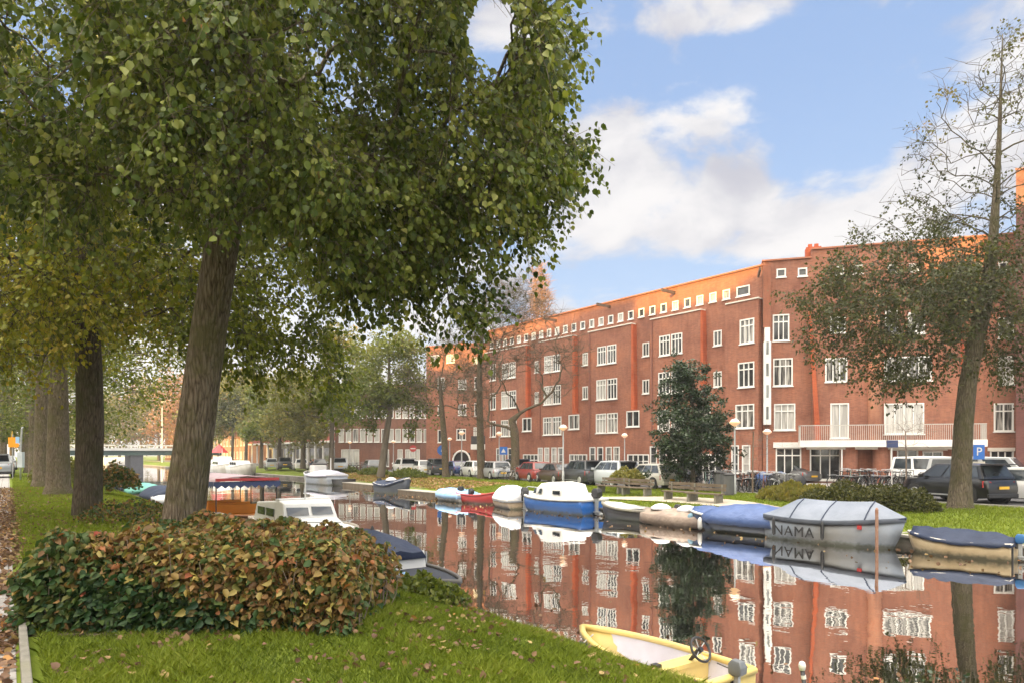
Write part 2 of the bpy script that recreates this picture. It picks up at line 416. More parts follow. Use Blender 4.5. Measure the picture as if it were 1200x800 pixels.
def make_world():
    w = bpy.data.worlds.new('World'); scn.world = w; w.use_nodes = True
    nt = w.node_tree; nt.nodes.clear()
    out = nt.nodes.new('ShaderNodeOutputWorld')
    sky = nt.nodes.new('ShaderNodeTexSky'); sky.sky_type = 'NISHITA'; sky.sun_disc = False
    sky.sun_elevation = SUN_EL; sky.sun_rotation = math.atan2(-TRAVEL.x, -TRAVEL.y); sky.air_density = 1.; sky.dust_density = .6; sky.ozone_density = 2.
    tc = nt.nodes.new('ShaderNodeTexCoord'); nv = N(nt, 'ShaderNodeVectorMath', operation='NORMALIZE'); L(nt, tc.outputs['Generated'], nv.inputs[0])
    sx = N(nt, 'ShaderNodeSeparateXYZ'); L(nt, nv.outputs[0], sx.inputs[0])
    def mth(op, a, b=None, c=None, clamp=False):
        n = N(nt, 'ShaderNodeMath', operation=op); n.use_clamp = clamp
        for i, x in enumerate((a, b, c)):
            if x is None: continue
            if isinstance(x, (int, float)): n.inputs[i].default_value = x
            else: L(nt, x, n.inputs[i])
        return n.outputs[0]
    def sstep(x, a, b):
        n = N(nt, 'ShaderNodeMapRange', interpolation_type='SMOOTHSTEP'); L(nt, x, n.inputs['Value'])
        n.inputs['From Min'].default_value = a; n.inputs['From Max'].default_value = b; return n.outputs[0]
    # cloud layer coordinates: flattened towards the horizon as a real layer is
    wz = N(nt, 'ShaderNodeMapping'); wz.inputs['Scale'].default_value = (1, 1, 1.9); L(nt, nv.outputs[0], wz.inputs[0])
    warp = N(nt, 'ShaderNodeTexNoise', Scale=3.1, Detail=4.); L(nt, wz.outputs[0], warp.inputs['Vector'])
    ws = N(nt, 'ShaderNodeVectorMath', operation='SCALE'); L(nt, warp.outputs['Color'], ws.inputs[0]); ws.inputs['Scale'].default_value = .16
    wa = N(nt, 'ShaderNodeVectorMath', operation='ADD'); L(nt, wz.outputs[0], wa.inputs[0]); L(nt, ws.outputs[0], wa.inputs[1])
    nz = N(nt, 'ShaderNodeTexNoise', Scale=6.6, Detail=12., Roughness=.58); L(nt, wa.outputs[0], nz.inputs['Vector'])
    def dirpx(x, y):
        v = Vector(((x-600)/800, 1, (532-y)/800)).normalized(); return v
    def blob(x, y, rx, ry, w):
        c = dirpx(x, y)
        s = N(nt, 'ShaderNodeVectorMath', operation='SUBTRACT'); L(nt, nv.outputs[0], s.inputs[0]); s.inputs[1].default_value = c
        m = N(nt, 'ShaderNodeVectorMath', operation='MULTIPLY'); L(nt, s.outputs[0], m.inputs[0])
        k = 800*(1-.25*(abs(x-600)/600)**2)
        m.inputs[1].default_value = (k/rx, k/rx, k/ry)
        l = N(nt, 'ShaderNodeVectorMath', operation='LENGTH'); L(nt, m.outputs[0], l.inputs[0])
        n = N(nt, 'ShaderNodeMapRange', interpolation_type='SMOOTHSTEP'); L(nt, l.outputs['Value'], n.inputs['Value'])
        n.inputs['From Min'].default_value = 1.25; n.inputs['From Max'].default_value = .35; n.inputs['To Max'].default_value = w
        return n.outputs[0]
    tot = mth('MULTIPLY_ADD', nz.outputs[0], 3.6, -1.93)
    for b in CLOUDS: tot = mth('ADD', tot, blob(*b))
    dens = sstep(tot, -.22, .52)
    # shading of the clouds: soft grey bases
    sh = N(nt, 'ShaderNodeVectorMath', operation='ADD'); L(nt, wa.outputs[0], sh.inputs[0]); sh.inputs[1].default_value = (.0, .0, .10)
    n2 = N(nt, 'ShaderNodeTexNoise', Scale=5.2, Detail=8., Roughness=.5); L(nt, sh.outputs[0], n2.inputs['Vector'])
    shade = sstep(mth('SUBTRACT', n2.outputs[0], mth('MULTIPLY', nz.outputs[0], .35)), .18, .50)
    cc = N(nt, 'ShaderNodeMix', data_type='RGBA'); L(nt, shade, cc.inputs[0]); cc.inputs[6].default_value = (.80, .79, .80, 1); cc.inputs[7].default_value = (.50, .51, .58, 1)
    # clear sky: the Nishita sky lifted by high thin veil (day-blue)
    ns = N(nt, 'ShaderNodeVectorMath', operation='SCALE'); L(nt, sky.outputs[0], ns.inputs[0]); ns.inputs['Scale'].default_value = .1
    hz = sstep(sx.outputs['Z'], .55, .0)
    blue = N(nt, 'ShaderNodeMix', data_type='RGBA'); L(nt, hz, blue.inputs[0]); blue.inputs[6].default_value = (.245, .37, .62, 1); blue.inputs[7].default_value = (.42, .545, .74, 1)
    ba = N(nt, 'ShaderNodeVectorMath', operation='MULTIPLY_ADD'); L(nt, ns.outputs[0], ba.inputs[0]); ba.inputs[1].default_value = (.35,.35,.35); L(nt, blue.outputs[2], ba.inputs[2])
    mx = N(nt, 'ShaderNodeMix', data_type='RGBA'); L(nt, dens, mx.inputs[0]); L(nt, ba.outputs[0], mx.inputs[6]); L(nt, cc.outputs[2], mx.inputs[7])
    # the sky is brighter overhead and towards the low sun behind the unseen row
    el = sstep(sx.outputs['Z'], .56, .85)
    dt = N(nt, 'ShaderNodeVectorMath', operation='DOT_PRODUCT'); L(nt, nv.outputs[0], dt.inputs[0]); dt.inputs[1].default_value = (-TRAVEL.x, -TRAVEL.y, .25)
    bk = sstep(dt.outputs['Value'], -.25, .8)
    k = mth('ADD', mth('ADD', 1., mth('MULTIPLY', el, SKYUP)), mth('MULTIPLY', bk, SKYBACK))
    veil = N(nt, 'ShaderNodeMix', data_type='RGBA'); L(nt, mth('MAXIMUM', el, bk), veil.inputs[0]); L(nt, mx.outputs[2], veil.inputs[6]); veil.inputs[7].default_value = (.82, .76, .66, 1); mx = veil
    # glow low down over the far end of the canal
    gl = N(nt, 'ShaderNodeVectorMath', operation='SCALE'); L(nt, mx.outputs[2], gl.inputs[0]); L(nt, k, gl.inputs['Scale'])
    glow = blob(190, 480, 330, 170, 1.)
    gm = N(nt, 'ShaderNodeMix', data_type='RGBA'); L(nt, mth('MULTIPLY', glow, .75), gm.inputs[0]); L(nt, gl.outputs[0], gm.inputs[6]); gm.inputs[7].default_value = (1.05, 1.0, .95, 1)
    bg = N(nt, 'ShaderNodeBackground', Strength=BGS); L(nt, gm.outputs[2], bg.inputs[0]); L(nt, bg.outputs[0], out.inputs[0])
    w.cycles.sampling_method = 'MANUAL'; w.cycles.sample_map_resolution = 512
CLOUDS = [(760,190,190,75,.50),(690,250,150,70,.40),(900,250,130,60,.48),(960,270,80,50,.3),(830,8,200,26,.55),(560,350,200,50,.40),
          (1170,110,90,110,.50),(1070,260,90,60,.3),(600,30,50,30,.25),
          (985,120,85,95,-.55),(880,70,90,26,-.45),(700,75,110,28,-.42),(590,115,70,50,-.45),(800,330,160,26,-.45),(690,330,60,30,-.3),(960,190,50,50,-.35),(1130,30,60,25,-.25)]
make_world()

# ------------------------------------------------------------------ materials
grass_m = pm('grass_ground', (.12,.17,.02), (.18,.22,.035), scale=2.2, rough=.95, bump=.6, bscale=60, dirt=(.10,.10,.035), spec=.1)
soil_m = pm('soil', (.055,.04,.028), (.09,.065,.04), scale=8, rough=.95, bump=.6)
asph = pm('asphalt', (.055,.055,.06), (.085,.083,.085), scale=3, rough=.85, bump=.3, bscale=200)
pave = pm('paving', (.22,.2,.19), (.30,.28,.265), scale=1.3, rough=.85, bump=.3, bscale=40)
stone = pm('stone', (.28,.26,.23), (.42,.39,.35), scale=5, rough=.85, bump=.4)
conc = pm('concrete', (.15,.14,.115), (.24,.225,.19), scale=9, rough=.85, bump=.4, dirt=(.2,.19,.14))
white = pm('white_paint', (.66,.65,.62), (.76,.75,.72), scale=2, rough=.5)
cream = pm('cream_render', (.62,.57,.50), (.72,.67,.60), scale=1.2, rough=.8)
oldwood = pm('old_wood', (.10,.075,.05), (.17,.13,.09), scale=3, rough=.85, stretch=(1,1,.2), bump=.4)
brick = brickmat('brick', (.35,.135,.083), (.265,.095,.060), (.25,.16,.12))
brick_dk = brickmat('brick_dark', (.17,.062,.055), (.13,.05,.045), (.13,.09,.08))
brick_or = brickmat('brick_orange', (.46,.10,.04), (.38,.08,.035), (.40,.14,.07))
brick_pk = brickmat('brick_pink', (.42,.20,.14), (.36,.16,.11), (.36,.25,.2))
roofm = pm('roof_felt', (.10,.09,.085), (.15,.14,.13), scale=2, rough=.9)
dark = pm('dark_metal', (.035,.035,.04), (.06,.06,.06), scale=6, rough=.5, metal=.3)
galv = pm('galvanised_steel', (.36,.37,.38), (.46,.47,.47), scale=7, rough=.5, metal=.35)
black = pm('black_plastic', (.018,.018,.02), (.03,.03,.032), scale=8, rough=.45)
rubber = pm('rubber', (.02,.02,.02), (.035,.035,.035), scale=9, rough=.8)
def glassm(name, c, curtain=None, rough=.06):
    m, nt, out = newmat(name)
    b = N(nt, 'ShaderNodeBsdfPrincipled', Roughness=rough); b.inputs['Specular IOR Level'].default_value = .65
    oi = N(nt, 'ShaderNodeObjectInfo'); tc = N(nt, 'ShaderNodeTexCoord')
    if curtain:
        mp = N(nt, 'ShaderNodeMapping'); mp.inputs['Scale'].default_value = (9,1,.6); L(nt, tc.outputs['Object'], mp.inputs[0])
        va = N(nt, 'ShaderNodeVectorMath', operation='ADD'); L(nt, mp.outputs[0], va.inputs[0]); L(nt, oi.outputs['Location'], va.inputs[1])
        nz = N(nt, 'ShaderNodeTexNoise', Scale=1., Detail=3.); L(nt, va.outputs[0], nz.inputs['Vector'])
        r = ramp(nt, [(.42, c), (.52, tuple((a+b_)/2 for a, b_ in zip(c, curtain))), (.6, curtain)]); L(nt, nz.outputs[0], r.inputs[0]); L(nt, r.outputs[0], b.inputs['Base Color'])
    else:
        mp = N(nt, 'ShaderNodeMapping'); mp.inputs['Scale'].default_value = (1.5,1,1.2); L(nt, tc.outputs['Object'], mp.inputs[0])
        va = N(nt, 'ShaderNodeVectorMath', operation='ADD'); L(nt, mp.outputs[0], va.inputs[0]); L(nt, oi.outputs['Location'], va.inputs[1])
        nz = N(nt, 'ShaderNodeTexNoise', Scale=1.2, Detail=2.); L(nt, va.outputs[0], nz.inputs['Vector'])
        r = ramp(nt, [(.4, c), (.65, tuple(x*2.6 for x in c))]); L(nt, nz.outputs[0], r.inputs[0]); L(nt, r.outputs[0], b.inputs['Base Color'])
    L(nt, b.outputs[0], out.inputs[0]); return m
gl_dark = glassm('window_glass', (.022,.024,.026)); gl_curt = glassm('curtained_glass', (.05,.05,.05), (.42,.40,.37)); gl_white = glassm('blinds_glass', (.36,.35,.33), (.52,.50,.47)); gl_car = glassm('car_glass', (.02,.025,.03), rough=.04)
gl_pale = glassm('pale_glass', (.14,.15,.15), (.34,.36,.36))
GL = [gl_dark, gl_curt, gl_white]

# ------------------------------------------------------------------ terrain: one sheet with the canal cut in it
near_prof = [(-700,0),(-60,0),(-9,0),(-2.2,0),(.1,0),(1.5,0),(2.4,-.02),(3.1,-.08),(3.8,-.2),(4.4,-.34),(4.9,-.47),(5.2,-.58),(5.24,-2.2)]
far_prof = [(0,-2.2),(.03,-.84),(.6,-.82),(1.8,-.75),(3.2,-.62),(5.0,-.5),(7.5,-.44),(9,-.42),(16,-.42),(20,-.40),(60,-.4),(900,-.4)]
us = [-300,-120,-60,-30]+list(np.arange(-20,60,2.))+list(range(60,140,8))+[150,200,300,450,700,1100]
def zn_near(v):
    for (a,za),(b,zb) in zip(near_prof, near_prof[1:]):
        if a <= v <= b: return za+(zb-za)*(v-a)/(b-a)
    return 0
def zf_far(u, v):
    w = v-vf(u)
    for (a,za),(b,zb) in zip(far_prof, far_prof[1:]):
        if a <= w <= b: return za+(zb-za)*(w-a)/(b-a)
    return -.4
def gz(p):
    u, v = uvof(p); return zn_near(v) if v < 12 else zf_far(u, v)
vs, fs = [], []
ncol = len(near_prof)+len(far_prof)
for u in us:
    for v, z in near_prof:
        vs.append(UV(u, v, z + (.03*math.sin(u*1.3+v*2.1)*math.sin(v*1.7+u*.7) if .2 < v < 5.1 and abs(z) > .01 else 0)))
    for w, z in far_prof: vs.append(UV(u, vf(u)+w, z + (.03*math.sin(u*.9+w*1.1) if 1 < w < 8 else 0)))
for i in range(len(us)-1):
    for k in range(ncol-1):
        a = i*ncol+k; fs.append((a, a+1, a+ncol+1, a+ncol))
tag(MB().add(vs, fs).build('ground', grass_m, smooth='auto'), kind='structure')
def strip(name, mat, v0, v1, z, u0, u1, far=True, kind='structure', thick=0., step=4., zfun=None):
    mb = MB(); n = max(1, int((u1-u0)/step)); pts0, pts1 = [], []
    for i in range(n+1):
        u = u0+(u1-u0)*i/n; o = vf(u) if far else 0
        pts0.append((u, v0+o)); pts1.append((u, v1+o))
    vs, fs = [], []
    for (a, b), (c, d) in zip(pts0, pts1):
        if thick: vs += [UV(a,b,z-thick), UV(a,b,z), UV(c,d,z), UV(c,d,z-thick)]
        else: vs += [UV(a,b,z), UV(c,d,z)]
    m = 4 if thick else 2
    for i in range(n):
        for k in range(3 if thick else 1): a = i*m+k; fs.append((a, a+1, a+m+1, a+m))
    if thick: fs += [(0,1,2,3), tuple(n*4+k for k in (3,2,1,0))]
    o = mb.add(vs, fs).build(name, mat); 
    if kind: o['kind'] = kind
    return o
# far side: road, kerbs, pavement, bank path
strip('road', asph, 9.3, 15.6, -.412, -40, 260)
strip('kerb', stone, 9.15, 9.3, -.34, -40, 260, thick=.2)
strip('kerb', stone, 15.6, 15.75, -.30, -40, 260, thick=.2)
strip('pavement', pave, 15.75, 40, -.29, -40, 260, thick=.2)
# sandy bank path beside the quay in front of the benches
mb = MB(); pl = []
for t in np.linspace(0, 1, 14):
    u = 14+t*12.0; w = 2.4+1.6*math.sin(t*3.0); pl.append((u, w))
vs = []; fs = []
for i, (u, w) in enumerate(pl):
    a = .15+.9*math.sin(PI*i/13.)
    for q in (w-a, w+a): vs.append(UV(u, vf(u)+q, zf_far(u, vf(u)+q)+.05))
    if i: fs.append((2*i-2, 2*i-1, 2*i+1, 2*i))
tag(MB().add(vs, fs).build('path', pm('sand', (.34,.29,.22), (.44,.39,.31), scale=4, rough=.9, bump=.3)), kind='structure')
# near side: tiled path at the left edge and road beyond it
m, nt, out = newmat('path_tiles')
tc = N(nt, 'ShaderNodeTexCoord'); mp = N(nt, 'ShaderNodeMapping'); mp.inputs['Rotation'].default_value = (0,0,-ANG_U); L(nt, tc.outputs['Object'], mp.inputs[0])
br = N(nt, 'ShaderNodeTexBrick', Scale=1.); br.offset = .5; br.inputs['Brick Width'].default_value = .3; br.inputs['Row Height'].default_value = .3; br.inputs['Mortar Size'].default_value = .008
br.inputs['Color1'].default_value = (.36,.34,.32,1); br.inputs['Color2'].default_value = (.30,.28,.27,1); br.inputs['Mortar'].default_value = (.09,.08,.06,1)
L(nt, mp.outputs[0], br.inputs['Vector']); b = N(nt, 'ShaderNodeBsdfPrincipled', Roughness=.85); L(nt, br.outputs[0], b.inputs['Base Color']); L(nt, b.outputs[0], out.inputs[0])
strip('path', m, -2.2, .045, .006, -20, 200, far=False, thick=0)
strip('road', asph, -9.5, -2.4, .006, -20, 300, far=False)
strip('kerb', stone, -2.4, -2.2, .09, -20, 300, far=False, thick=.15)
# water
m, nt, out = newmat('canal_water')
tc = N(nt, 'ShaderNodeTexCoord')
n1 = N(nt, 'ShaderNodeTexNoise', Scale=1.6, Detail=3., Roughness=.5); n2 = N(nt, 'ShaderNodeTexNoise', Scale=.28, Detail=2.)
n3 = N(nt, 'ShaderNodeTexNoise', Scale=.09, Detail=3.)
for n_ in (n1, n2, n3): L(nt, tc.outputs['Object'], n_.inputs['Vector'])
rr = ramp(nt, [(.42, (.12,.12,.12)), (.62, (1,1,1))]); L(nt, n3.outputs[0], rr.inputs[0])
mu = N(nt, 'ShaderNodeMath', operation='MULTIPLY'); L(nt, n1.outputs[0], mu.inputs[0]); L(nt, rr.outputs[0], mu.inputs[1])
b1 = N(nt, 'ShaderNodeBump', Strength=1., Distance=.0065); L(nt, mu.outputs[0], b1.inputs['Height'])
b2 = N(nt, 'ShaderNodeBump', Strength=1., Distance=.012); L(nt, n2.outputs[0], b2.inputs['Height']); L(nt, b1.outputs[0], b2.inputs['Normal'])
gl = N(nt, 'ShaderNodeBsdfGlossy', Roughness=.012); gl.inputs[0].default_value = (.93,.92,.91,1)
df = N(nt, 'ShaderNodeBsdfDiffuse'); df.inputs[0].default_value = (.03,.03,.022,1)
fr = N(nt, 'ShaderNodeFresnel', IOR=2.6)
for n_ in (gl, fr): L(nt, b2.outputs[0], n_.inputs['Normal'])
sq = N(nt, 'ShaderNodeMapRange'); L(nt, fr.outputs[0], sq.inputs[0]); sq.inputs[1].default_value = 0.; sq.inputs[2].default_value = .55; sq.inputs[3].default_value = .60; sq.inputs[4].default_value = .98
mx = N(nt, 'ShaderNodeMixShader'); L(nt, sq.outputs[0], mx.inputs[0]); L(nt, df.outputs[0], mx.inputs[1]); L(nt, gl.outputs[0], mx.inputs[2]); L(nt, mx.outputs[0], out.inputs[0])
mb = MB(); vs = []; fs = []
for i, u in enumerate(us[1:-1]):
    vs += [UV(u, 5.21, WATER), UV(u, vf(u)+.01, WATER)]
    if i: fs.append((2*i-2, 2*i-1, 2*i+1, 2*i))
tag(MB().add(vs, fs).build('water', m), kind='structure')
# quay walls
def quay(name, label, v0, v1, zt, zb, u0, u1, far, capm, wallm, cap=.06, over=.05):
    root = thing(name, label, 'quay wall', UV((u0+u1)/2, (v0+v1)/2+(vf(20) if far else 0), zb)); inv = root.location.copy()
    def st(a, b, z, t, m, nm):
        mb = MB(); vs = []; fs = []; n = int((u1-u0)/3)
        for i in range(n+1):
            u = u0+(u1-u0)*i/n; o = vf(u) if far else 0
            for (w, zz) in ((a,z-t),(a,z),(b,z),(b,z-t)): vs.append(UV(u, o+w, zz)-inv)
            if i:
                for k in range(4):
                    p, q = (i-1)*4+k, (i-1)*4+(k+1)%4; fs.append((p, q, q+4, p+4))
        fs += [(0,1,2,3), tuple(n*4+k for k in (3,2,1,0))]
        mb.add(vs, fs).build(nm, m, root)
    st(v0, v1, zt-cap, zt-cap-zb, wallm, 'wall'); st(v0-over, v1+over, zt, cap, capm, 'coping')
    return root
wetwall = pm('wet_masonry', (.10,.085,.07), (.20,.17,.14), scale=3, rough=.7, bump=.5, dirt=(.05,.055,.03))
quay('canal_wall', 'low masonry canal wall with worn stone coping under the far lawn', -.28, .02, -.78, -2.1, -40, 200, True, stone, wetwall)
quay('bank_edging', 'dark timber edging holding the near grass bank', 5.18, 5.26, -.62, -2.1, -10, 150, False, oldwood, oldwood, cap=.05, over=.03)

# ------------------------------------------------------------------ buildings
class Block:
    def __init__(s, name, label, P0, P1, zg=-.4):
        s.P0 = Vector((P0[0], P0[1])); s.P1 = Vector((P1[0], P1[1])); s.d = (s.P1-s.P0); s.len = s.d.length; s.d.normalize(); s.zg = zg
        s.n = Vector((-s.d.y, s.d.x))      # into the building
        s.root = thing(name, label, 'building', (P0[0], P0[1], zg), math.atan2(s.d.y, s.d.x)); s.wc = {}; s.k = 0
        s.rng = random.Random(len(label))
    def hit(s, px, y=0.):
        r = Vector(((px-HX)/F, 1.)); o = s.P0 + s.n*y
        den = r.x*s.d.y - r.y*s.d.x; t = (o.x*s.d.y - o.y*s.d.x)/den
        return (r*t-s.P0).dot(s.d), t     # along facade, depth Y
    def rect(s, x0, x1, y0, y1, yo=0.):
        a, Ya = s.hit(x0, yo); b, Yb = s.hit(x1, yo); Y = (Ya+Yb)/2
        return a, b, CAMZ-(y1-HY)*Y/F-s.zg, CAMZ-(y0-HY)*Y/F-s.zg
    def wall(s, x0, x1, z0, z1, y, holes, mb=None, reveal=.13):
        mb = mb if mb is not None else MB()
        hs = [h for h in holes if h[0] < x1-.01 and h[1] > x0+.01 and h[2] < z1 and h[3] > z0]
        xs = sorted({x0, x1}|{min(max(a, x0), x1) for h in hs for a in h[:2]}); zs = sorted({z0, z1}|{min(max(a, z0), z1) for h in hs for a in h[2:4]})
        for i in range(len(xs)-1):
            for j in range(len(zs)-1):
                cx, cz = (xs[i]+xs[i+1])/2, (zs[j]+zs[j+1])/2
                if xs[i+1]-xs[i] < 1e-6 or zs[j+1]-zs[j] < 1e-6: continue
                if any(h[0] < cx < h[1] and h[2] < cz < h[3] for h in hs): continue
                mb.add([(xs[i],y,zs[j]),(xs[i+1],y,zs[j]),(xs[i+1],y,zs[j+1]),(xs[i],y,zs[j+1])], [(0,1,2,3)])
        for a, b, c, d in hs:
            a, b, c, d = max(a,x0), min(b,x1), max(c,z0), min(d,z1)
            q = y+reveal
            mb.add([(a,y,c),(b,y,c),(b,y,d),(a,y,d),(a,q,c),(b,q,c),(b,q,d),(a,q,d)], [(0,1,5,4),(1,2,6,5),(2,3,7,6),(3,0,4,7)])
        return mb
    def window(s, h, y, n=2, g=None, transom=False, fw=.085, name='window', fm=None, bars=False, sill=True):
        a, b, c, d = h; w, hh = b-a, d-c
        key = (round(w,2), round(hh,2), n, transom, name, bars, id(fm))
        if g is None: g = s.rng.choices(GL, (5,3,2))[0]
        if key not in s.wc:
            mb = MB()
            f0, f1 = -.025, .10
            for xx in (0, w-fw): mb.box(xx, xx+fw, f0, f1, 0, hh)
            mb.box(fw, w-fw, f0+.002, f1, 0, fw); mb.box(fw, w-fw, f0+.002, f1, hh-fw, hh)
            iw = w-2*fw; m = .065
            for i in range(1, n):
                xx = fw+iw*i/n; mb.box(xx-m/2, xx+m/2, f0+.01, f1-.01, fw, hh-fw)
            if transom:
                zz = hh*.72; mb.box(fw, w-fw, f0+.016, f1-.02, zz-.04, zz+.04)
            if bars:
                for q in (.33,.66): mb.box(fw, w-fw, f0+.03, f1-.03, hh*q-.018, hh*q+.018)
            if sill: mb.box(-.05, w+.05, -.09, .03, -.07, -.002)
            fr = mb.build(name, fm or white, s.root)
            pn = MB().add([(fw*.5,.06,fw*.5),(w-fw*.5,.06,fw*.5),(w-fw*.5,.06,hh-fw*.5),(fw*.5,.06,hh-fw*.5)], [(0,1,2,3)]).build('pane', g, fr)
            s.wc[key] = (fr, pn); fr.location = (a, y, c)
            return fr
        f0, p0 = s.wc[key]; fr = f0.copy(); C.objects.link(fr); fr.parent = s.root; fr.location = (a, y, c)
        pn = p0.copy(); C.objects.link(pn); pn.parent = fr
        if g is not p0.data.materials[0]:
            kk = (key, g.name)
            if kk not in s.wc:
                me = p0.data.copy(); me.materials.clear(); me.materials.append(g); s.wc[kk] = me
            pn.data = s.wc[kk]
        return fr

# --- long wing along the canal
P_ = lambda px: (lambda Y: ((px-HX)/F*Y, Y))(42813./(px+20))
A = Block('apartment_block', 'long red brick housing block with orange red pilaster strips facing the canal', P_(573), P_(893.5))
G = -A.zg
zz = lambda z: z+G           # world height -> local
LEN = A.len
strp = [s_*LEN/32.0 for s_ in (6.83, 13.5, 20.5, 27.3)]
bays = [(0, strp[0])] + [(strp[i]+1.95, strp[i+1]) for i in range(3)] + [(strp[3]+2.1, LEN)]
PROJ = .5
rows = [(3.42, 5.08), (6.25, 7.98), (9.25, 10.95)]
holesB, holesW = [], []        # windows in bays / in the recessed wall
wins = []
for bi, (a, b) in enumerate(bays):
    for r, (z0, z1) in enumerate(rows):
        if bi < 4:
            c = b-2.75-(.05 if bi else 0.)
            w = (1.22, 1.15, 1.05)[r]
            for q in (-1, 1):
                h = (c+q*(w/2+.06)-w/2, c+q*(w/2+.06)+w/2, zz(z0), zz(z1 if r < 2 else z1-.15)); wins.append((h, -PROJ, 3 if r < 2 else 3, True)); holesB.append(h)
            if bi == 0:
                h = (.9, 1.9, zz(z0), zz(z1)); wins.append((h, -PROJ, 2, True)); holesB.append(h)
        else:
            a0, b0, c0, d0 = A.rect(867-r*-3+(-3 if r == 0 else 0), 884, [474,425,376][r], [503,453,404][r], -PROJ); 
            h = (A.hit((862,865,867)[r], -PROJ)[0], A.hit(884, -PROJ)[0], zz(z0), zz(z1)); wins.append((h, -PROJ, 3, True)); holesB.append(h)
for si, s0 in enumerate(strp):
    for r, (z0, z1) in enumerate(rows):
        if r == 0: h = (s0-.55, s0+.85, zz(3.85), zz(5.15))
        else: h = (s0+.75, s0+1.45, zz(z0+.25), zz(z1-.35))
        wins.append((h, -.0 if r else -PROJ-.0, 2, False)); (holesW if r else holesB).append(h)
for k in range(27):
    s0 = .55+k*1.145
    if s0 > LEN-.6: break
    big = (k == 26)
    h = (s0-.3, s0+.3+(.45 if big else 0), zz(12.72), zz(13.42)); wins.append((h, 0, 1, False)); holesW.append(h)
# ground floor
gw = []
for bi in range(4):
    b = strp[bi]; prev = strp[bi-1] if bi else -2.0
    c = b-2.85
    for q in (-1.65, -.72, .3, 1.2):
        gw.append((c+q-.36, c+q+.36, zz(.3), zz(2.25), 1, True, True))
    gw.append((b-.45, b+1.85, zz(-.38), zz(1.62), 4, False, False))
gw.append((strp[3]+2.6, strp[3]+3.2, zz(.3), zz(2.25), 1, True, True)); gw.append((strp[3]+3.45, strp[3]+4.1, zz(.3), zz(2.25), 1, True, True))
ghol = [g_[:4] for g_ in gw]
for h0 in ghol: pass
mb = MB()
ZB, ZL, ZT = zz(2.9), zz(12.2), zz(14.5)
A.wall(0, LEN, 0, ZB, -PROJ, ghol, mb)
cur = 0.
for a, b in bays:
    if a > cur+.01: A.wall(cur, a, zz(5.25), ZL, 0, holesW, mb); A.wall(cur, a, ZB, zz(5.25), -PROJ, holesB, mb); mb.add([(cur,-PROJ,zz(5.25)),(a,-PROJ,zz(5.25)),(a,0,zz(5.25)),(cur,0,zz(5.25))],[(0,1,2,3)])
    A.wall(a, b, ZB, ZL, -PROJ, holesB, mb)
    if a > 0: mb.add([(a,-PROJ,ZB),(a,0,ZB),(a,0,ZL),(a,-PROJ,ZL)], [(0,1,2,3)])
    mb.add([(a,-PROJ,ZL),(b,-PROJ,ZL),(b,0,ZL),(a,0,ZL)], [(0,1,2,3)])
    cur = b
mb.add([(LEN,-PROJ,0),(LEN,0,0),(LEN,0,ZL),(LEN,-PROJ,ZL)], [(0,1,2,3)]); mb.add([(0,-PROJ,0),(0,0,0),(0,0,ZL),(0,-PROJ,ZL)], [(0,1,2,3)])
A.wall(0, LEN, ZL, ZT, 0, holesW, mb)
mb.add([(0,0,0),(0,11,0),(0,11,ZT),(0,0,ZT)], [(0,1,2,3)]); mb.add([(LEN,0,0),(LEN,11,0),(LEN,11,ZT),(LEN,0,ZT)], [(0,3,2,1)]); mb.add([(0,11,0),(LEN,11,0),(LEN,11,ZT),(0,11,ZT)], [(0,1,2,3)])
mb.build('wall', brick, A.root)
for h, y, n_, tr_ in wins: A.window(h, y, n_, transom=tr_)
for a, b, c, d, n_, tr_, bars in gw: A.window((a,b,c,d), -PROJ, n_, transom=not tr_, bars=bars, name='window' if bars else 'entrance')
mb = MB().box(-.1, LEN+.1, -.14, 11, ZT, ZT+.1); mb.build('roof', pm('orange_coping', (.40,.14,.07), (.3,.12,.07), scale=2), A.root)
for a, b in bays: MB().box(a+.02, b+.04, -PROJ-.07, .02, ZL+.003, ZL+.09).build('ledge', cream, A.root)
for b in strp:
    w0, w1 = .012, .03
    MB().hexa([(b+.002,-PROJ-.06,zz(5.25)),(b+.20,-PROJ+.12,zz(5.25)),(b+.20,.02,zz(5.25)),(b+.002,.02,zz(5.25)),(b+.002,-PROJ-.06,ZL-.02),(b+.10,-PROJ+.02,ZL-.02),(b+.10,.02,ZL-.02),(b+.002,.02,ZL-.02)]).build('pilaster', brick_or, A.root)
for px, y in ((652,377),(715,361),(791,345)):
    s0, Y = A.hit(px, 0); z = CAMZ+(HY-y)*Y/F-A.zg
    MB().box(s0-.06, s0+.06, -1.6, .02, z, z+.22).build('hoist_beam', pm('beam', (.10,.06,.04), (.14,.09,.06)), A.root)
for s0 in [x+2.2 for x in strp[:3]]+[1.2]:
    MB().tube([(s0,-PROJ-.07,zz(3)),(s0,-PROJ-.07,ZL-.1)], .045, n=6).build('drainpipe', pm('pipe_red', (.24,.09,.06), (.2,.08,.06)), A.root)
for s0 in (4., 11.5, 18.6, 25.):
    MB().box(s0, s0+1.1, 3, 3.7, ZT+.1, ZT+.75).box(s0+.2,s0+.4,3.2,3.4,ZT+.75,ZT+1.0).build('chimney', brick, A.root)

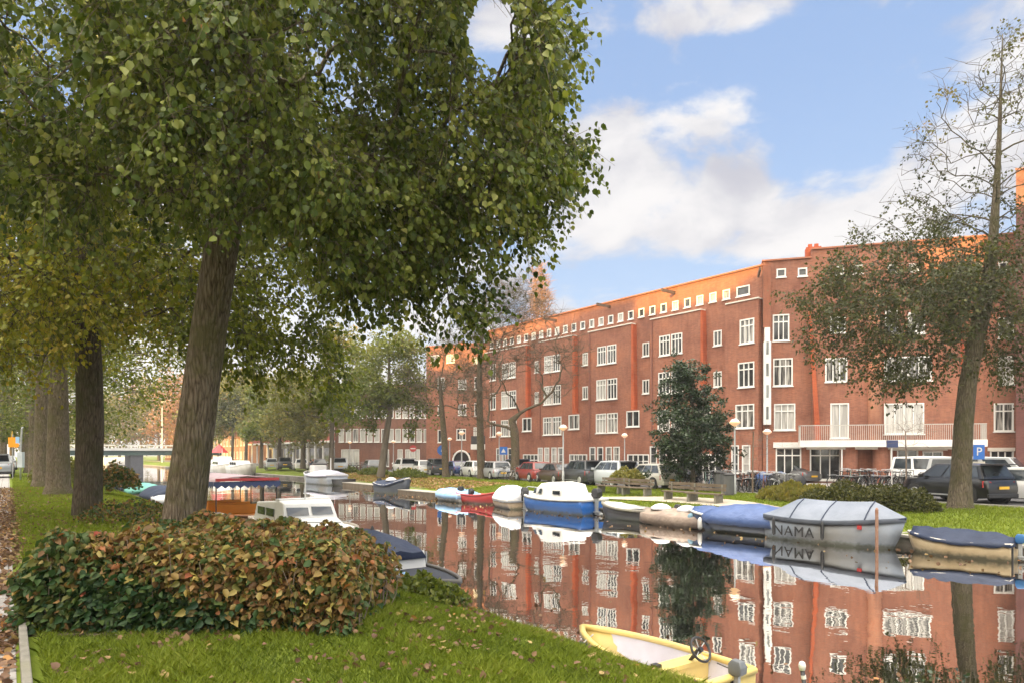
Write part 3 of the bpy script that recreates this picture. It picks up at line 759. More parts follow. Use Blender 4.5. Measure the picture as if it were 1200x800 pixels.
# --- broad end wing facing the viewer
B = Block('apartment_block', 'red brick end wing with a long white balcony behind the parked black car', (17.17, 46.75), (33.9, 41.85))
ZT2 = 15.3+G
wl = []
def wpx(lst, y=0., n=3, tr=False, **k):
    for (x0,x1,y0,y1) in lst: wl.append((B.rect(x0,x1,y0,y1,y), y, n, tr, k))
wpx([(905.5,925,368.5,399.5),(906,929,419.5,452),(907,932,472.6,503.5)], 0, 3, True)
wpx([(973,991,371,390)], -.45, 2); wpx([(967,993,419,447)], -.45, 3)
wpx([(1037,1053,364,391)], -.45, 2); wpx([(1064,1084,366,391)], -.45, 2); wpx([(1036,1092,417.5,446)], -.45, 4)
wpx([(1036,1083,472,508)], -.45, 4, g=gl_white); wpx([(973,995,472,513)], -.45, 2, g=gl_white)
wpx([(1170,1188,372,396),(1170,1188,417,450),(1164.5,1188,472,505)], 0, 2, True)
wpx([(910,921,315,325),(935,946,314,324),(978,989,312,322),(1000,1011,311,321),(1040,1051,310,320),(1065,1077,309,320),(1102,1113,309,319),(1140,1151,308,318),(1170,1181,307,317)], 0, 1)
gx = [(909,939,524,556.5,3,True),(949,985,522,562,3,True),(1051,1076,526,562,2,True),(1081,1105,528,562,2,True),(1160,1188,527,560,3,True)]
for x0,x1,y0,y1,n_,tr_ in gx: wl.append((B.rect(x0,x1,y0,y1,0), 0, n_, tr_, {'name':'shop_window'}))
hB = [w[0] for w in wl if w[1] < -.1]; hW = [w[0] for w in wl if w[1] > -.1]
pA, pB = B.hit(951, 0)[0], B.hit(1123, 0)[0]      # projecting centre
zl = B.rect(951,1123,300,497.5,-.45); zBb = B.rect(951,1123,300,516,-.45)[2]
mb = MB(); zCt = ZT2-1.1
B.wall(0, pA, 0, ZT2-.55, 0, hW, mb); B.wall(pB, B.len, 0, ZT2, 0, hW, mb)
B.wall(pA, pB, 0, zBb, 0, hW, mb); B.wall(pA, pB, zBb, zCt-1.0, -.45, hB, mb); B.wall(pA, pB, zCt-1.0, ZT2, 0, hW, mb)
mb.add([(pA,-.45,zBb),(pA,0,zBb),(pA,0,zCt-1),(pA,-.45,zCt-1)], [(0,1,2,3)]); mb.add([(pA,-.45,zCt-1),(pB,-.45,zCt-1),(pB,0,zCt-1),(pA,0,zCt-1)], [(0,1,2,3)])
mb.add([(0,0,0),(0,10,0),(0,10,ZT2-.55),(0,0,ZT2-.55)], [(0,1,2,3)]); mb.add([(B.len,0,0),(B.len,10,0),(B.len,10,ZT2),(B.len,0,ZT2)], [(0,3,2,1)]); mb.add([(pA,0,ZT2-.55),(pA,10,ZT2-.55),(pA,10,ZT2),(pA,0,ZT2)], [(0,1,2,3)])
mb.add([(0,10,0),(B.len,10,0),(B.len,10,ZT2-.55),(0,10,ZT2-.55)], [(0,1,2,3)])
mb.build('wall', brick, B.root)
for h, y, n_, tr_, k in wl: B.window(h, y, n_, transom=tr_, **k)
MB().box(-.05, pA-.02, -.12, 10, ZT2-.55, ZT2-.45).build('roof', MATS['orange_coping'], B.root); MB().box(pA-.02, B.len+.05, -.12, 10, ZT2, ZT2+.1).build('roof', MATS['orange_coping'], B.root)
s0 = B.hit(953, .6)[0]; MB().box(s0-.45, s0+.5, .5, 1.3, ZT2-.44, ZT2+.35).box(s0-.3,s0-.05,.7,.95,ZT2+.35,ZT2+.6).box(s0+.1,s0+.35,.7,.95,ZT2+.35,ZT2+.6).build('chimney', brick_or, B.root)
# red brick pilasters, tapering
def pil(px0, pw, pxb, zt, zb, y, m, dy=.25, wt=.14, wb=.34):
    a = B.hit(px0, y)[0]; b = B.hit(pxb, y)[0]
    MB().hexa([(b,y-dy,zb),(b+wb,y-dy,zb),(b+wb,y,zb),(b,y,zb),(a,y-.05,zt),(a+wt,y-.05,zt),(a+wt,y,zt),(a,y,zt)]).build('pilaster', m, B.root)
pil(947, 0, 955, zCt-2.4, zBb+.02, -.45, brick_or); pil(1128, 0, 1119.5, zCt-.7, zBb+.9, -.002, brick_or)
# round brick pier
s0, Y = B.hit(1025, -.45); MB().lathe([(.42, zBb+.03), (.42, zCt-2.2), (.25, zCt-1.9)], n=20, c=(s0,-.42,0)).build('brick_pier', brick_or if 0 else brickmat('brick_light', (.40,.17,.10), (.34,.13,.08), (.3,.2,.14)), B.root, smooth='auto')
for px in (995, 1033):
    s1 = B.hit(px, -.6)[0]; MB().lathe([(.52, 0), (.52, zBb-.25)], n=20, c=(s1,-.55,0)).build('brick_column', brick, B.root, smooth='auto')
# balcony
x0, x1 = B.hit(937, -1.25)[0], B.hit(1156, -1.25)[0]; zb0 = B.rect(937,1156,515,523,-1.25)
bal = MB().box(x0, x1, -1.45, -.46, zb0[2], zb0[3]).build('balcony', white, B.root)
MB().box(x0+.5, x1-1.2, -.98, -.46, zb0[2]-.16, zb0[2]-.003).build('soffit', cream, bal)
mb = MB(); zr = B.rect(937,1156,497.5,515,-1.4)[3]; xx = x0+.05
while xx < x1-.02:
    mb.box(xx-.012, xx+.012, -1.405, -1.38, zb0[3]+.003, zr); xx += .115
mb.box(x0+.02, x1-.02, -1.42, -1.365, zr, zr+.05)
for e in (x0+.03, x1-.03):
    for q in range(8): mb.box(e-.012, e+.012, -1.35+q*.115, -1.325+q*.115, zb0[3]+.003, zr)
    mb.box(e-.025, e+.025, -1.36, -.46, zr, zr+.05)
mb.build('railing', pm('railing_grey', (.42,.40,.37), (.5,.48,.44), rough=.6), bal)
for a, b in ((909,984),): 
    r_ = B.rect(906,942,519.5,524,0); MB().box(r_[0], r_[1], -.2, -.003, r_[2], r_[3]+.1).build('lintel', white, B.root)
for (a,b,y0,y1) in ((944,989,519,523.5),(1046,1110,520,527.5),(1157,1189,524,528)):
    r_ = B.rect(a,b,y0,y1,0); MB().box(r_[0], r_[1], -.09, -.003, r_[2], r_[3]).build('lintel', cream, B.root)
for px in (986.5, 1044.5): 
    s1 = B.hit(px, -1.2)[0]; MB().tube([(s1,-1.2,0),(s1,-1.2,zb0[2]-.16)], .05, n=8).build('post', white, B.root)
# tall stair window in a white surround at the inside corner
ra = B.rect(889.5,898,385,497,-.62)
sw = MB().box(.02, .48, -.75, -.02, ra[2], ra[3]-.9).box(.08,.42,-.7,-.02,ra[3]-.88,ra[3]+.05).build('stair_window', white, B.root)
for i in range(4):
    za = ra[2]+.35+i*1.45; MB().box(.17, .33, -.765, -.752, za, za+.85).build('pane', gl_pale, sw)
MB().box(.0, .5, -.4, -.02, ra[3]+.1, ZT2-.9).build('pilaster', brickmat('brick_mid', (.30,.10,.06), (.25,.085,.05), (.22,.13,.09)), B.root)
s1, Y = B.hit(880, 0)
MB().box(-.35, -.22, -1.9, .02, ZT2-1.6, ZT2-1.4).build('hoist_beam', MATS['beam'], B.root)
# --- tower at the right edge
T_ = Block('tower_block', 'tall dark red brick tower at the right edge', (30.27, 41.0), (42.0, 38.0))
zt = 18.6+G
hol = [(2.5+k*3, 3.9+k*3, 1.2+f*2.95, 2.8+f*2.95) for k in range(3) for f in range(5)]
mb = MB(); T_.wall(0, T_.len, 0, zt-2.2, 0, hol, mb)
mb.add([(0,0,0),(7.5,12,0),(7.5,12,zt-2.2),(0,0,zt-2.2)], [(0,1,2,3)]); mb.add([(T_.len,0,0),(T_.len,12,0),(T_.len,12,zt),(T_.len,0,zt)], [(0,3,2,1)]); mb.add([(7.5,12,0),(T_.len,12,0),(T_.len,12,zt),(7.5,12,zt)], [(0,1,2,3)])
mb.build('wall', brick_dk, T_.root)
MB().slab([(0,.003),(T_.len-.01,.003),(T_.len-.01,11.9),(7.5,11.9)], zt-2.2, zt).build('parapet', brick, T_.root)
MB().slab([(-.08,-.1),(T_.len+.05,-.1),(T_.len+.05,12),(7.4,12)], zt+.001, zt+.12).build('roof', MATS['orange_coping'], T_.root)
for h in hol: T_.window(h, 0, 2, transom=True)
# --- corner house beyond the wing
K = Block('corner_house', 'red brick corner house with an arched doorway left of the long block', (-10.35, 82.4), (-2.5, 79.2))
wl = []
for (x0,x1,y0,y1,n_) in ((505,515,416,425,2),(523.5,533,415,425,2),(513,521,442,456,2),(537,546.5,444,456,3),(556,563.5,441,456,2),(537,546.5,473,486,3),(556,563.5,472,487,2),(535,546,502,515,3),(555,561,500,512,2),(513,520,474,486,2),(555,563,418,426,2),(513,521,503,518,2)):
    wl.append((K.rect(x0,x1,y0,y1,0), n_))
arch = K.rect(531,551,528,549,0)
mb = MB(); K.wall(0, K.len, 0, 14.9, 0, [w[0] for w in wl]+[(arch[0],arch[1],0,arch[3]-.2)], mb)
mb.add([(0,0,0),(0,10,0),(0,10,14.9),(0,0,14.9)], [(0,1,2,3)]); mb.add([(K.len,0,0),(K.len,10,0),(K.len,10,14.9),(K.len,0,14.9)], [(0,3,2,1)]); mb.add([(0,10,0),(K.len,10,0),(K.len,10,14.9),(0,10,14.9)], [(0,1,2,3)])
mb.build('wall', brick, K.root)
for h, n_ in wl: K.window(h, 0, n_)
cx = (arch[0]+arch[1])/2; rr_ = (arch[1]-arch[0])/2
MB().tube([(cx+rr_*math.cos(a), -.05, 1.2+rr_*1.1*math.sin(a)) for a in np.linspace(0, PI, 13)], .11, n=6).build('arch', white, K.root)
MB().box(arch[0], arch[1], .13, .2, 0, arch[3]-.2).build('door', black, K.root)
MB().box(-.1, K.len+.1, -.14, 10, 14.9, 15.0).build('roof', MATS['orange_coping'], K.root)
MB().box(3.0, 3.8, 2.5, 3.3, 15.0, 15.7).build('chimney', brick, K.root)
r_ = K.rect(553,572,520,526,-.8); kb = MB().box(r_[0], r_[1]-.2, -1.1, -.003, r_[2], r_[3]).build('balcony', white, K.root)
MB().box(r_[0]+.03, r_[1]-.23, -1.07, -1.03, r_[3]+.003, r_[3]+.95).build('railing', dark, kb)
# --- school
S_ = Block('school_building', 'low brown brick school with rows of tall white windows', (-25.3, 97.5), (-10.35, 86.5))
hol = []
for (y0,y1) in ((473.5,489.5),(502,517.5)):
    for k in range(13):
        x0 = 397+k*8.3; 
        if x0 < 500: hol.append(S_.rect(x0, x0+6.3, y0, y1, 0)+(1,))
for x0,x1 in ((400,421),(452,456),(466,472),(475,492)): hol.append(S_.rect(x0,x1,526,546,0)+(3 if x1-x0 > 8 else 1,))
mb = MB(); S_.wall(0, S_.len, 0, 11.2, 0, [h[:4] for h in hol], mb)
mb.add([(0,0,0),(0,12,0),(0,12,11.2),(0,0,11.2)], [(0,1,2,3)]); mb.add([(0,12,0),(S_.len,12,0),(S_.len,12,11.2),(0,12,11.2)], [(0,1,2,3)])
mb.build('wall', brickmat('brick_brown', (.23,.105,.075), (.18,.08,.06), (.2,.13,.1)), S_.root)
for i, h in enumerate(hol): S_.window(h[:4], 0, h[4], g=(gl_white, gl_white, gl_white, gl_curt)[i % 4])
MB().box(-.1, S_.len-.02, -.3, 12, 11.2, 11.4).build('roof', cream, S_.root)
# --- shop row and low houses far left of it
H_ = Block('shop_row', 'low white shop building with a red fascia and slim white columns', (-57, 150), (-28.2, 112.))
Hl = H_.len
mb = MB(); hol = [(1.5+k*3.1, 3.3+k*3.1, 6.2, 7.9) for k in range(int(Hl/3.1)-1)]
H_.wall(0, Hl, 4.4, 9.0, 0, hol, mb); mb.add([(Hl,0,0),(Hl,10,0),(Hl,10,9),(Hl,0,9)], [(0,3,2,1)])
mb.add([(0,3,0),(Hl,3,0),(Hl,3,4.4),(0,3,4.4)], [(0,1,2,3)]); mb.add([(0,0,4.4),(Hl,0,4.4),(Hl,3,4.4),(0,3,4.4)], [(0,1,2,3)])
mb.build('wall', cream, H_.root)
for h in hol: H_.window(h, 0, 2)
MB().box(-.2, Hl+.2, -1.6, -.003, 4.3, 5.5).build('fascia', pm('red_fascia', (.42,.10,.07), (.34,.09,.07)), H_.root); MB().box(-.25, Hl+.25, -1.7, -.003, 4.0, 4.295).build('trim', white, H_.root)
for k in range(int(Hl/3.6)): MB().box(.6+k*3.6, .85+k*3.6, -1.5, -1.25, 0, 3.99).build('column', white, H_.root)
mb = MB()
for k in range(int(Hl/3.6)): mb = MB().box(1.2+k*3.6, 3.6+k*3.6, 2.9, 2.99, .3, 3.2).build('shop_window', gl_dark, H_.root)
MB().add([(-.4,-.5,9),(Hl+.4,-.5,9),(Hl+.4,5,12),(-.4,5,12),(Hl+.4,10.5,9),(-.4,10.5,9)], [(0,1,2,3),(3,2,4,5)]).build('roof', pm('red_tiles', (.40,.13,.08), (.3,.11,.08), scale=3), H_.root)
def rowhouse(label, P0, P1, h, m, roof=True):
    b = Block('terraced_house', label, P0, P1); ln = b.len
    hol = [(1.0+k*3.2, 2.6+k*3.2, 1.0+f*3., 2.7+f*3.) for k in range(max(1, int((ln-1)/3.2))) for f in range(int(h/3.1))]
    mb = MB(); b.wall(0, ln, 0, h, 0, hol, mb); mb.add([(0,0,0),(0,9,0),(0,9,h),(0,0,h)], [(0,1,2,3)]); mb.add([(ln,0,0),(ln,9,0),(ln,9,h),(ln,0,h)], [(0,3,2,1)])
    mb.build('wall', m, b.root)
    for q in hol: b.window(q, 0, 2)
    if roof: MB().add([(-.3,-.3,h),(ln+.3,-.3,h),(ln+.3,4.5,h+2.6),(-.3,4.5,h+2.6),(ln+.3,9.3,h),(-.3,9.3,h)], [(0,1,2,3),(3,2,4,5),(1,4,2),(0,3,5)]).build('roof', MATS['red_tiles'], b.root)
    return b
rowhouse('pale pink brick house just beyond the white shop building', (-77,178), (-59,153), 8.5, brick_pk)
rowhouse('cream house far down the canal past the pale pink brick house', (-97,205), (-79,181), 9.5, cream)
rowhouse('brown brick house behind the far end of the bridge', (-122,240), (-100,209), 10, MATS['brick_brown'])
# unseen row added behind the viewer; roof heights shape where low sun falls
def behind(label, u0, u1, h, m):
    P0, P1 = UV(u0, -42), UV(u1, -42)
    b = Block('sun_blocker', label, (P0.x,P0.y), (P1.x,P1.y), 0.)
    MB().box(0, b.len, 0, 11, 0, h).build('wall', m, b.root)
    MB().box(-.1, b.len+.1, -.15, 11.2, h+.002, h+.15).build('roof', roofm, b.root)
for i, (u0, u1, h) in enumerate(OCC):
    behind(('plain brick house','tall gabled brick house','brown brick house','low flat roofed house')[i % 4]+' across the street behind the viewer, %s in its row' % ('one two three four five six seven eight nine ten eleven twelve thirteen fourteen'.split()[i]), u0, u1, h, (brick, brick_pk, MATS['brick_brown'])[i % 3])

# ------------------------------------------------------------------ bridge
bu = 142.
br_ = thing('canal_bridge', 'low flat bridge with a white parapet and one dark pier, far down the canal', 'bridge', UV(bu, 5, WATER), math.atan2(VY, VX))
zz2 = lambda z: z-WATER
W_ = vf(bu)-5+7
MB().box(-3, W_, -4, 4, zz2(1.45), zz2(2.3)).build('deck', pm('bridge_green', (.045,.085,.08), (.07,.11,.10)), br_)
mb = MB()
for y in (-4.1, 4.1):
    mb.box(-3, W_, y-.1, y+.1, zz2(3.2), zz2(3.35)); mb.box(-3, W_, y-.12, y+.12, zz2(2.3), zz2(2.75))
    for k in range(int((W_+3)/1.5)): mb.box(-3+k*1.5, -2.85+k*1.5, y-.08, y+.08, zz2(2.75), zz2(3.2))
mb.build('parapet', white, br_)
for x in (6.5, 13.5): MB().box(x-1.0, x+1.0, -3.8, 3.8, -1, zz2(1.448)).build('pier', pm('pier_dark', (.075,.08,.10), (.11,.115,.13)), br_)
MB().box(W_-7.3, W_+.0, -4.6, 4.6, -1, zz2(1.2)).build('abutment', brick_pk, br_)
# ------------------------------------------------------------------ haze
if HAZE:
    m, nt, out = newmat('haze_air')
    pv = N(nt, 'ShaderNodeVolumePrincipled', Density=HAZE, Anisotropy=.3); pv.inputs['Color'].default_value = (.97,.94,.92,1); L(nt, pv.outputs[0], out.inputs['Volume'])
    tag(MB().box(-700, 600, -60, 900, -3.4, 42).build('haze', m), kind='stuff')
# ------------------------------------------------------------------ vegetation
bark1 = barkmat('bark_grey', (.14,.108,.075), (.26,.21,.155), (.135,.125,.055))
bark2 = barkmat('bark_brown', (.085,.064,.048), (.15,.12,.09), (.075,.075,.035), scale=.9)
bark3 = pm('bark_far', (.10,.08,.06), (.16,.135,.10), scale=4, rough=.95, stretch=(1,1,.2), bump=.6, bscale=20)
twigm = pm('bark_twig', (.16,.115,.085), (.22,.17,.13), scale=2, rough=.95)
g_near = leafmat('leaves_near', [(0,(.022,.040,.008)),(.3,(.075,.11,.016)),(.6,(.17,.205,.035)),(.93,(.32,.32,.085)),(.975,(.24,.22,.05)),(1,(.42,.17,.06))])
g_lime = leafmat('leaves_yellow_green', [(0,(.06,.085,.012)),(.35,(.16,.19,.02)),(.7,(.28,.28,.03)),(1,(.40,.31,.04))], trans=.42)
g_mid = leafmat('leaves_mid', [(0,(.05,.08,.014)),(.5,(.13,.16,.026)),(.85,(.23,.24,.045)),(1,(.30,.24,.05))])
g_far = leafmat('leaves_autumn', [(0,(.09,.105,.025)),(.5,(.18,.18,.045)),(.8,(.27,.235,.06)),(1,(.36,.22,.06))])
g_olive = leafmat('leaves_olive', [(0,(.022,.030,.010)),(.5,(.062,.070,.020)),(.9,(.14,.135,.036)),(1,(.26,.14,.04))])
g_dark = leafmat('leaves_holly', [(0,(.012,.028,.012)),(.5,(.026,.05,.018)),(.9,(.05,.08,.03)),(1,(.12,.14,.07))], trans=.12, rough=.3, spec=.5)
g_bush = leafmat('leaves_bush', [(0,(.018,.045,.018)),(.18,(.035,.08,.022)),(.32,(.075,.11,.03)),(.42,(.15,.14,.035)),(.56,(.16,.085,.035)),(.70,(.25,.14,.05)),(.84,(.33,.26,.08)),(.93,(.44,.38,.10)),(.97,(.35,.07,.05)),(1,(.42,.09,.07))], trans=.3, rough=.55)
g_orange = leafmat('leaves_sun_orange', [(0,(.20,.10,.05)),(.5,(.34,.16,.07)),(1,(.42,.25,.10))])
litterm = leafmat('fallen_leaves', [(0,(.10,.055,.035)),(.5,(.19,.11,.065)),(.8,(.28,.17,.09)),(.95,(.36,.26,.10)),(1,(.45,.17,.05))], trans=.1, rough=.7)
# ---- the big leaning tree on the near bank
rng = np.random.default_rng(5)
def tr(pts, Y0): # pixel polyline -> trunk nodes (x,y,z,r)
    return [((px-HX)/F*Y, Y, CAMZ+(HY-py)*Y/F, r) for px, py, Y, r in pts]
t1 = tr([(207,700,9.9,.42),(211,655,9.9,.34),(215,610,9.9,.288),(224,540,9.9,.265),(235,460,9.9,.248),(246,380,9.9,.238),(257,310,9.85,.228),(264,262,9.8,.222),(272,190,9.7,.20),(280,110,9.6,.185),(290,20,9.5,.15),(302,-90,9.4,.11),(310,-230,9.3,.06)], 0)
base1 = (t1[0][0], t1[0][1], -.05)
mask1 = [(-4000,-6000),(620,-6000),(600,-400),(632,-120),(645,0),(648,40),(640,85),(628,120),(655,145),(684,165),(668,190),(650,230),(642,262),(588,292),(566,330),(556,365),(535,380),(525,362),(520,328),(505,318),(480,345),(455,340),(420,330),(400,352),(370,340),(352,300),(335,262),(300,270),(290,262),(280,235),(262,250),(240,232),(215,262),(190,245),(170,268),(150,232),(110,255),(80,275),(50,262),(20,240),(-200,250),(-4000,260)]
hole1 = [(552,-10),(600,-5),(612,25),(600,60),(602,90),(585,98),(575,80),(545,72),(538,30)]
A1 = []
for c, r, n in (((-4.4,9.8,9.2),(5.6,5.2,3.6),900), ((-2.0,8.6,6.9),(3.4,2.8,3.2),900), ((-6.2,8.5,6.6),(3.6,3.4,2.6),620), ((-.6,9.2,6.6),(2.0,1.5,2.8),520), ((-4.0,11,6.3),(4.2,2.4,2.0),300), ((-4.2,7.4,6.4),(3.2,1.4,2.3),430), ((.45,9.0,5.95),(.75,.8,.65),110), ((.35,9,7.1),(.35,.7,1.0),90), ((-.80,9,3.72),(.30,.6,.55),80), ((-1.9,8.6,4.5),(1.6,1.2,.6),160)):
    A1.append(ell(rng, c, r, int(n*.86), .35, 12, .30))
A1 = np.concatenate(A1); x, y = px_of(A1)
keep = inpoly(x, y, mask1) & ~inpoly(x, y, hole1) & (A1[:,1] > 3.6)
A1 = A1[keep]
make_tree('elm_tree', 'big leaning broadleaf tree with fissured trunk growing from the reddish shrub, largest in the picture', base1, t1, A1, bark1, g_near, 11,
    group='trees in a row on the near bank', tipr=.0075, lpc=40, lsize=.078, spread=.40, droop=.95, wide=.84, step=.42, tsides=26, rough=.022, spray=4, minr=.003, cull=lambda P: ~inpoly(*px_of(P), [(558,-10),(598,-5),(606,25),(596,55),(598,84),(585,90),(577,72),(552,66),(545,38)]) & (P[:,1] > 3.2))
# ---- second tree, dark upright trunk
t2 = tr([(101,640,17.6,.46),(102,608,17.6,.36),(104,560,17.6,.315),(106,500,17.6,.31),(105,440,17.6,.30),(103,400,17.6,.29),(98,360,17.6,.29),(96,300,17.6,.25),(98,200,17.6,.2),(110,90,17.6,.14),(120,-20,17.6,.08)], 0)
mask2 = [(-4000,-6000),(440,-6000),(440,230),(430,330),(400,350),(350,352),(395,400),(412,450),(398,478),(370,462),(330,470),(300,478),(270,470),(262,430),(228,440),(205,432),(180,470),(150,440),(130,430),(118,400),(92,415),(60,440),(20,430),(-300,440)]
A2 = np.concatenate([ell(rng, c, r, n, .4, 8, .42) for c, r, n in (((-10.8,17.6,9.2),(6.0,5.0,5.0),800),((-7.2,15.6,6.3),(3.8,3.4,2.8),450),((-13.5,16,6.8),(4.5,3.5,3.2),800),((-5.6,17,5.0),(1.8,2.0,1.7),170))])
x, y = px_of(A2); A2 = A2[inpoly(x, y, mask2)]
make_tree('elm_tree', 'dark upright tree with a knotted trunk and yellow green leaves, second along the near bank', (t2[0][0], t2[0][1], -.05), t2, A2, bark2, g_lime, 12,
    group='trees in a row on the near bank', tipr=.011, lpc=32, lsize=.105, spread=.55, droop=.8, spray=4, step=.55, tsides=18, rough=.03, wide=.85, fine=True, minr=.004,
    tintf=lambda P, t, r: np.clip(t*.9 + .22*(P[:,0] < -8) - .12*(P[:,0] > -7.5), 0, 1))
# swelling on the second trunk
# ---- further trees of the row
def ntree(label, px, Y, rad, seed, leafm, crownc, crownr, n, mask_low=None, lean=0., lp=17, ls=.15, h=14):
    X = (px-HX)/F*Y
    T = [(X,Y,-.1,rad*1.45),(X,Y,.35,rad*1.08),(X+lean*.3,Y,2.2,rad*.95),(X+lean*.7,Y,4.2,rad*.85),(X+lean,Y,6.5,rad*.6),(X+lean*1.2,Y,9.5,rad*.38),(X+lean*1.3,Y,h,rad*.12)]
    A = np.concatenate([ell(rng, c, r, k, .45, 7, .7) for c, r, k in zip(crownc, crownr, n)])
    return make_tree('elm_tree', label, (X,Y,-.05), T, A, bark1 if seed % 2 else bark1, leafm, seed, group='trees in a row on the near bank', tipr=.016, lpc=lp, lsize=ls, spread=.75, droop=.4, fine=False, step=.8, tsides=12, minr=.008, rough=.03)
ntree('pale grey barked tree standing third along the near bank', 68, 27, .40, 21, g_lime, [(-17.5,26.5,9.5),(-14.6,27,7.0),(-20,25,7.5)], [(5.5,5,4.4),(2.6,3,2.6),(4,3.5,2.6)], [420,120,200])
ntree('brown barked tree close behind the pale grey trunk on the near bank', 50, 33.2, .38, 22, g_mid, [(-22,33,9.0),(-17.6,33,6.5)], [(5.5,5,4.8),(2.8,3,2.6)], [420,160])
ntree('slim dark tree beyond the brown trunk near the orange sign', 38.5, 47, .27, 23, g_mid, [(-32,47,8.5),(-28,47,6.3)], [(6,5,5.2),(3,3,3)], [340,100], ls=.22)
ntree('far tree of the near row, trunk just right of the grey sign pole', 33, 60, .3, 24, g_mid, [(-42,60,8.5)], [(7,6,5.8)], [380], ls=.28)
ntree('farthest pale trunk in the near row beside the low hedge', 27, 84, .36, 25, g_far, [(-60,84,8.5)], [(9,8,6.5)], [380], ls=.36)
# street trees beyond the road on the left
for i, (px, Y, leafm) in enumerate(((4,75,g_lime),(-12,62,g_mid),(14,110,g_far))):
    X = (px-HX)/F*Y
    ntree(('yellow green street tree above the parked cars at the left edge','dark green street tree overhanging the left edge of the road','hazy autumn tree at the far end of the left street')[i], px, Y, .35, 26+i, leafm, [(X,Y,8.5)], [(6.5,6,5.2)], [330], ls=.3)
# ---- helper for far trees
def ftree(name, label, px, Y, zb, trunkpts, ells, leafm, seed, group='trees on the far bank', bark=bark3, mask=None, clump=6, **k):
    T = [((p[0]-HX)/F*Y, Y+(p[3] if len(p) > 3 else 0), CAMZ+(HY-p[1])*Y/F, p[2]) for p in trunkpts]
    r_ = np.random.default_rng(seed); sc = Y/F
    A = np.concatenate([ell(r_, ((cx-HX)*sc, Y+dy, CAMZ+(HY-cy)*sc), (rx*sc, ry_, rz*sc), n, .4, clump, (.45 if Y < 45 else .009*Y)) for cx, cy, dy, rx, ry_, rz, n, clump in [e if len(e) == 8 else e+(clump,) for e in ells]])
    if mask: x, y = px_of(A); A = A[inpoly(x, y, mask)]
    return make_tree(name, label, (T[0][0], T[0][1], zb), T, A, bark, leafm, seed, group=group, **k)
# big tree at the right: dense olive crown with an airy, partly bare top
mR = [(1195,-200),(1500,-200),(1500,700),(1200,480),(1188,440),(1180,470),(1160,470),(1150,430),(1110,440),(1098,482),(1078,470),(1050,468),(1030,450),(1012,478),(1000,465),(975,450),(952,418),(940,400),(945,360),(915,350),(912,335),(925,322),(960,330),(970,300),(990,285),(1000,255),(1035,225),(1040,200),(1008,205),(990,190),(1000,180),(1050,160),(1090,140),(1100,110),(1095,80),(1130,55),(1150,60),(1165,20)]
ftree('alder_tree', 'large tree with dense olive crown and airy bare top beside the black parked car', 1125, 26.0, -.45,
    [(1125,600,.60),(1125,590,.43),(1126,560,.345),(1129,500,.32),(1134,450,.30),(1142,408,.275),(1150,370,.30),(1158,330,.23),(1164,280,.17),(1168,220,.12),(1171,160,.08),(1173,100,.045),(1175,40,.015)],
    [(1030,350,-1,110,2.8,70,260),(1110,380,0,95,3.0,75,220),(1080,290,1,95,3,55,150),(1190,360,0,80,3,90,200),(1000,390,0,75,2.2,40,100),(1165,190,0,105,2.8,145,420,0),(1172,90,0,40,1.2,60,60,0),(1070,450,-.5,50,2,30,60),(980,350,-.5,70,2,45,130)],
    g_olive, 31, mask=mR, bark=barkmat('bark_alder', (.10,.078,.055), (.17,.14,.10), (.085,.08,.035), scale=.8), tipr=.010, lpc=27, lsize=.12, spread=.5, droop=.6, fine=False, step=.6, tsides=16, minr=.004, spray=3, twigs=1, twigz=9.8, jit=.03, rough=.02,
    lsel=lambda p, r: (p[2] < 9.0+r.random()*1.2) or r.random() < max(.16, .45-.06*(p[2]-9.5)),
    tintf=lambda P, t, r: np.where(P[:,2] > 13.5, .6+.4*t, t*.85))
# holly
ftree('holly_tree', 'dense dark evergreen holly beside the grey waste container', 812, 38, -.45,
    [(812,572,.16),(812,555,.13),(812,500,.1),(811,450,.06),(810,428,.02)],
    [(812,500,0,40,1.9,40,260),(806,450,0,22,1.0,26,110),(822,520,0,32,1.6,30,130),(795,520,0,24,1.3,30,90),(802,432,0,9,.5,12,25)],
    g_dark, 32, group=None, tipr=.009, lpc=42, lsize=.14, spread=.30, droop=.05, fine=False, step=.4, sides=4, tsides=8, minr=.006, cat='tree')
# bare gnarly trees
ftree('bare_tree', 'bare tree with crooked drooping limbs standing at the rack of bikes', 603, 53, -.45,
    [(603,566,.46),(603,555,.36),(604,530,.33),(603,505,.33),(600,492,.30)],
    [(560,425,0,42,2.6,55,130),(640,415,0,40,2.6,60,140),(603,385,0,48,2.8,52,200,0),(585,360,0,40,2.6,35,70,0),(665,430,0,16,1.5,35,30),(560,480,0,22,1.5,18,18)],
    g_orange, 33, bark=barkmat('bark_dark', (.11,.082,.06), (.18,.14,.10), (.10,.09,.045)), tipr=.012, lpc=0, twigs=6, spread=.7, step=.8, jit=.10, sides=6, expo=.5)
ftree('bare_tree', 'tall thin bare tree reaching above the roof, between two crooked bare trees', 564, 56, -.45,
    [(565,562,.42),(564,552,.33),(563,515,.3),(562,470,.26),(562,430,.2),(565,390,.14),(570,350,.07)],
    [(560,440,0,38,2.6,50,110),(578,370,0,46,3,48,220,0),(608,355,0,34,2.4,34,120,0),(545,390,0,28,2,36,80,0)],
    g_olive, 34, bark=MATS['bark_dark'], tipr=.011, lpc=3, lsize=.18, leafprob=.2, fine=False, twigs=5, spread=.7, step=.8, jit=.08, sides=5, expo=.47)
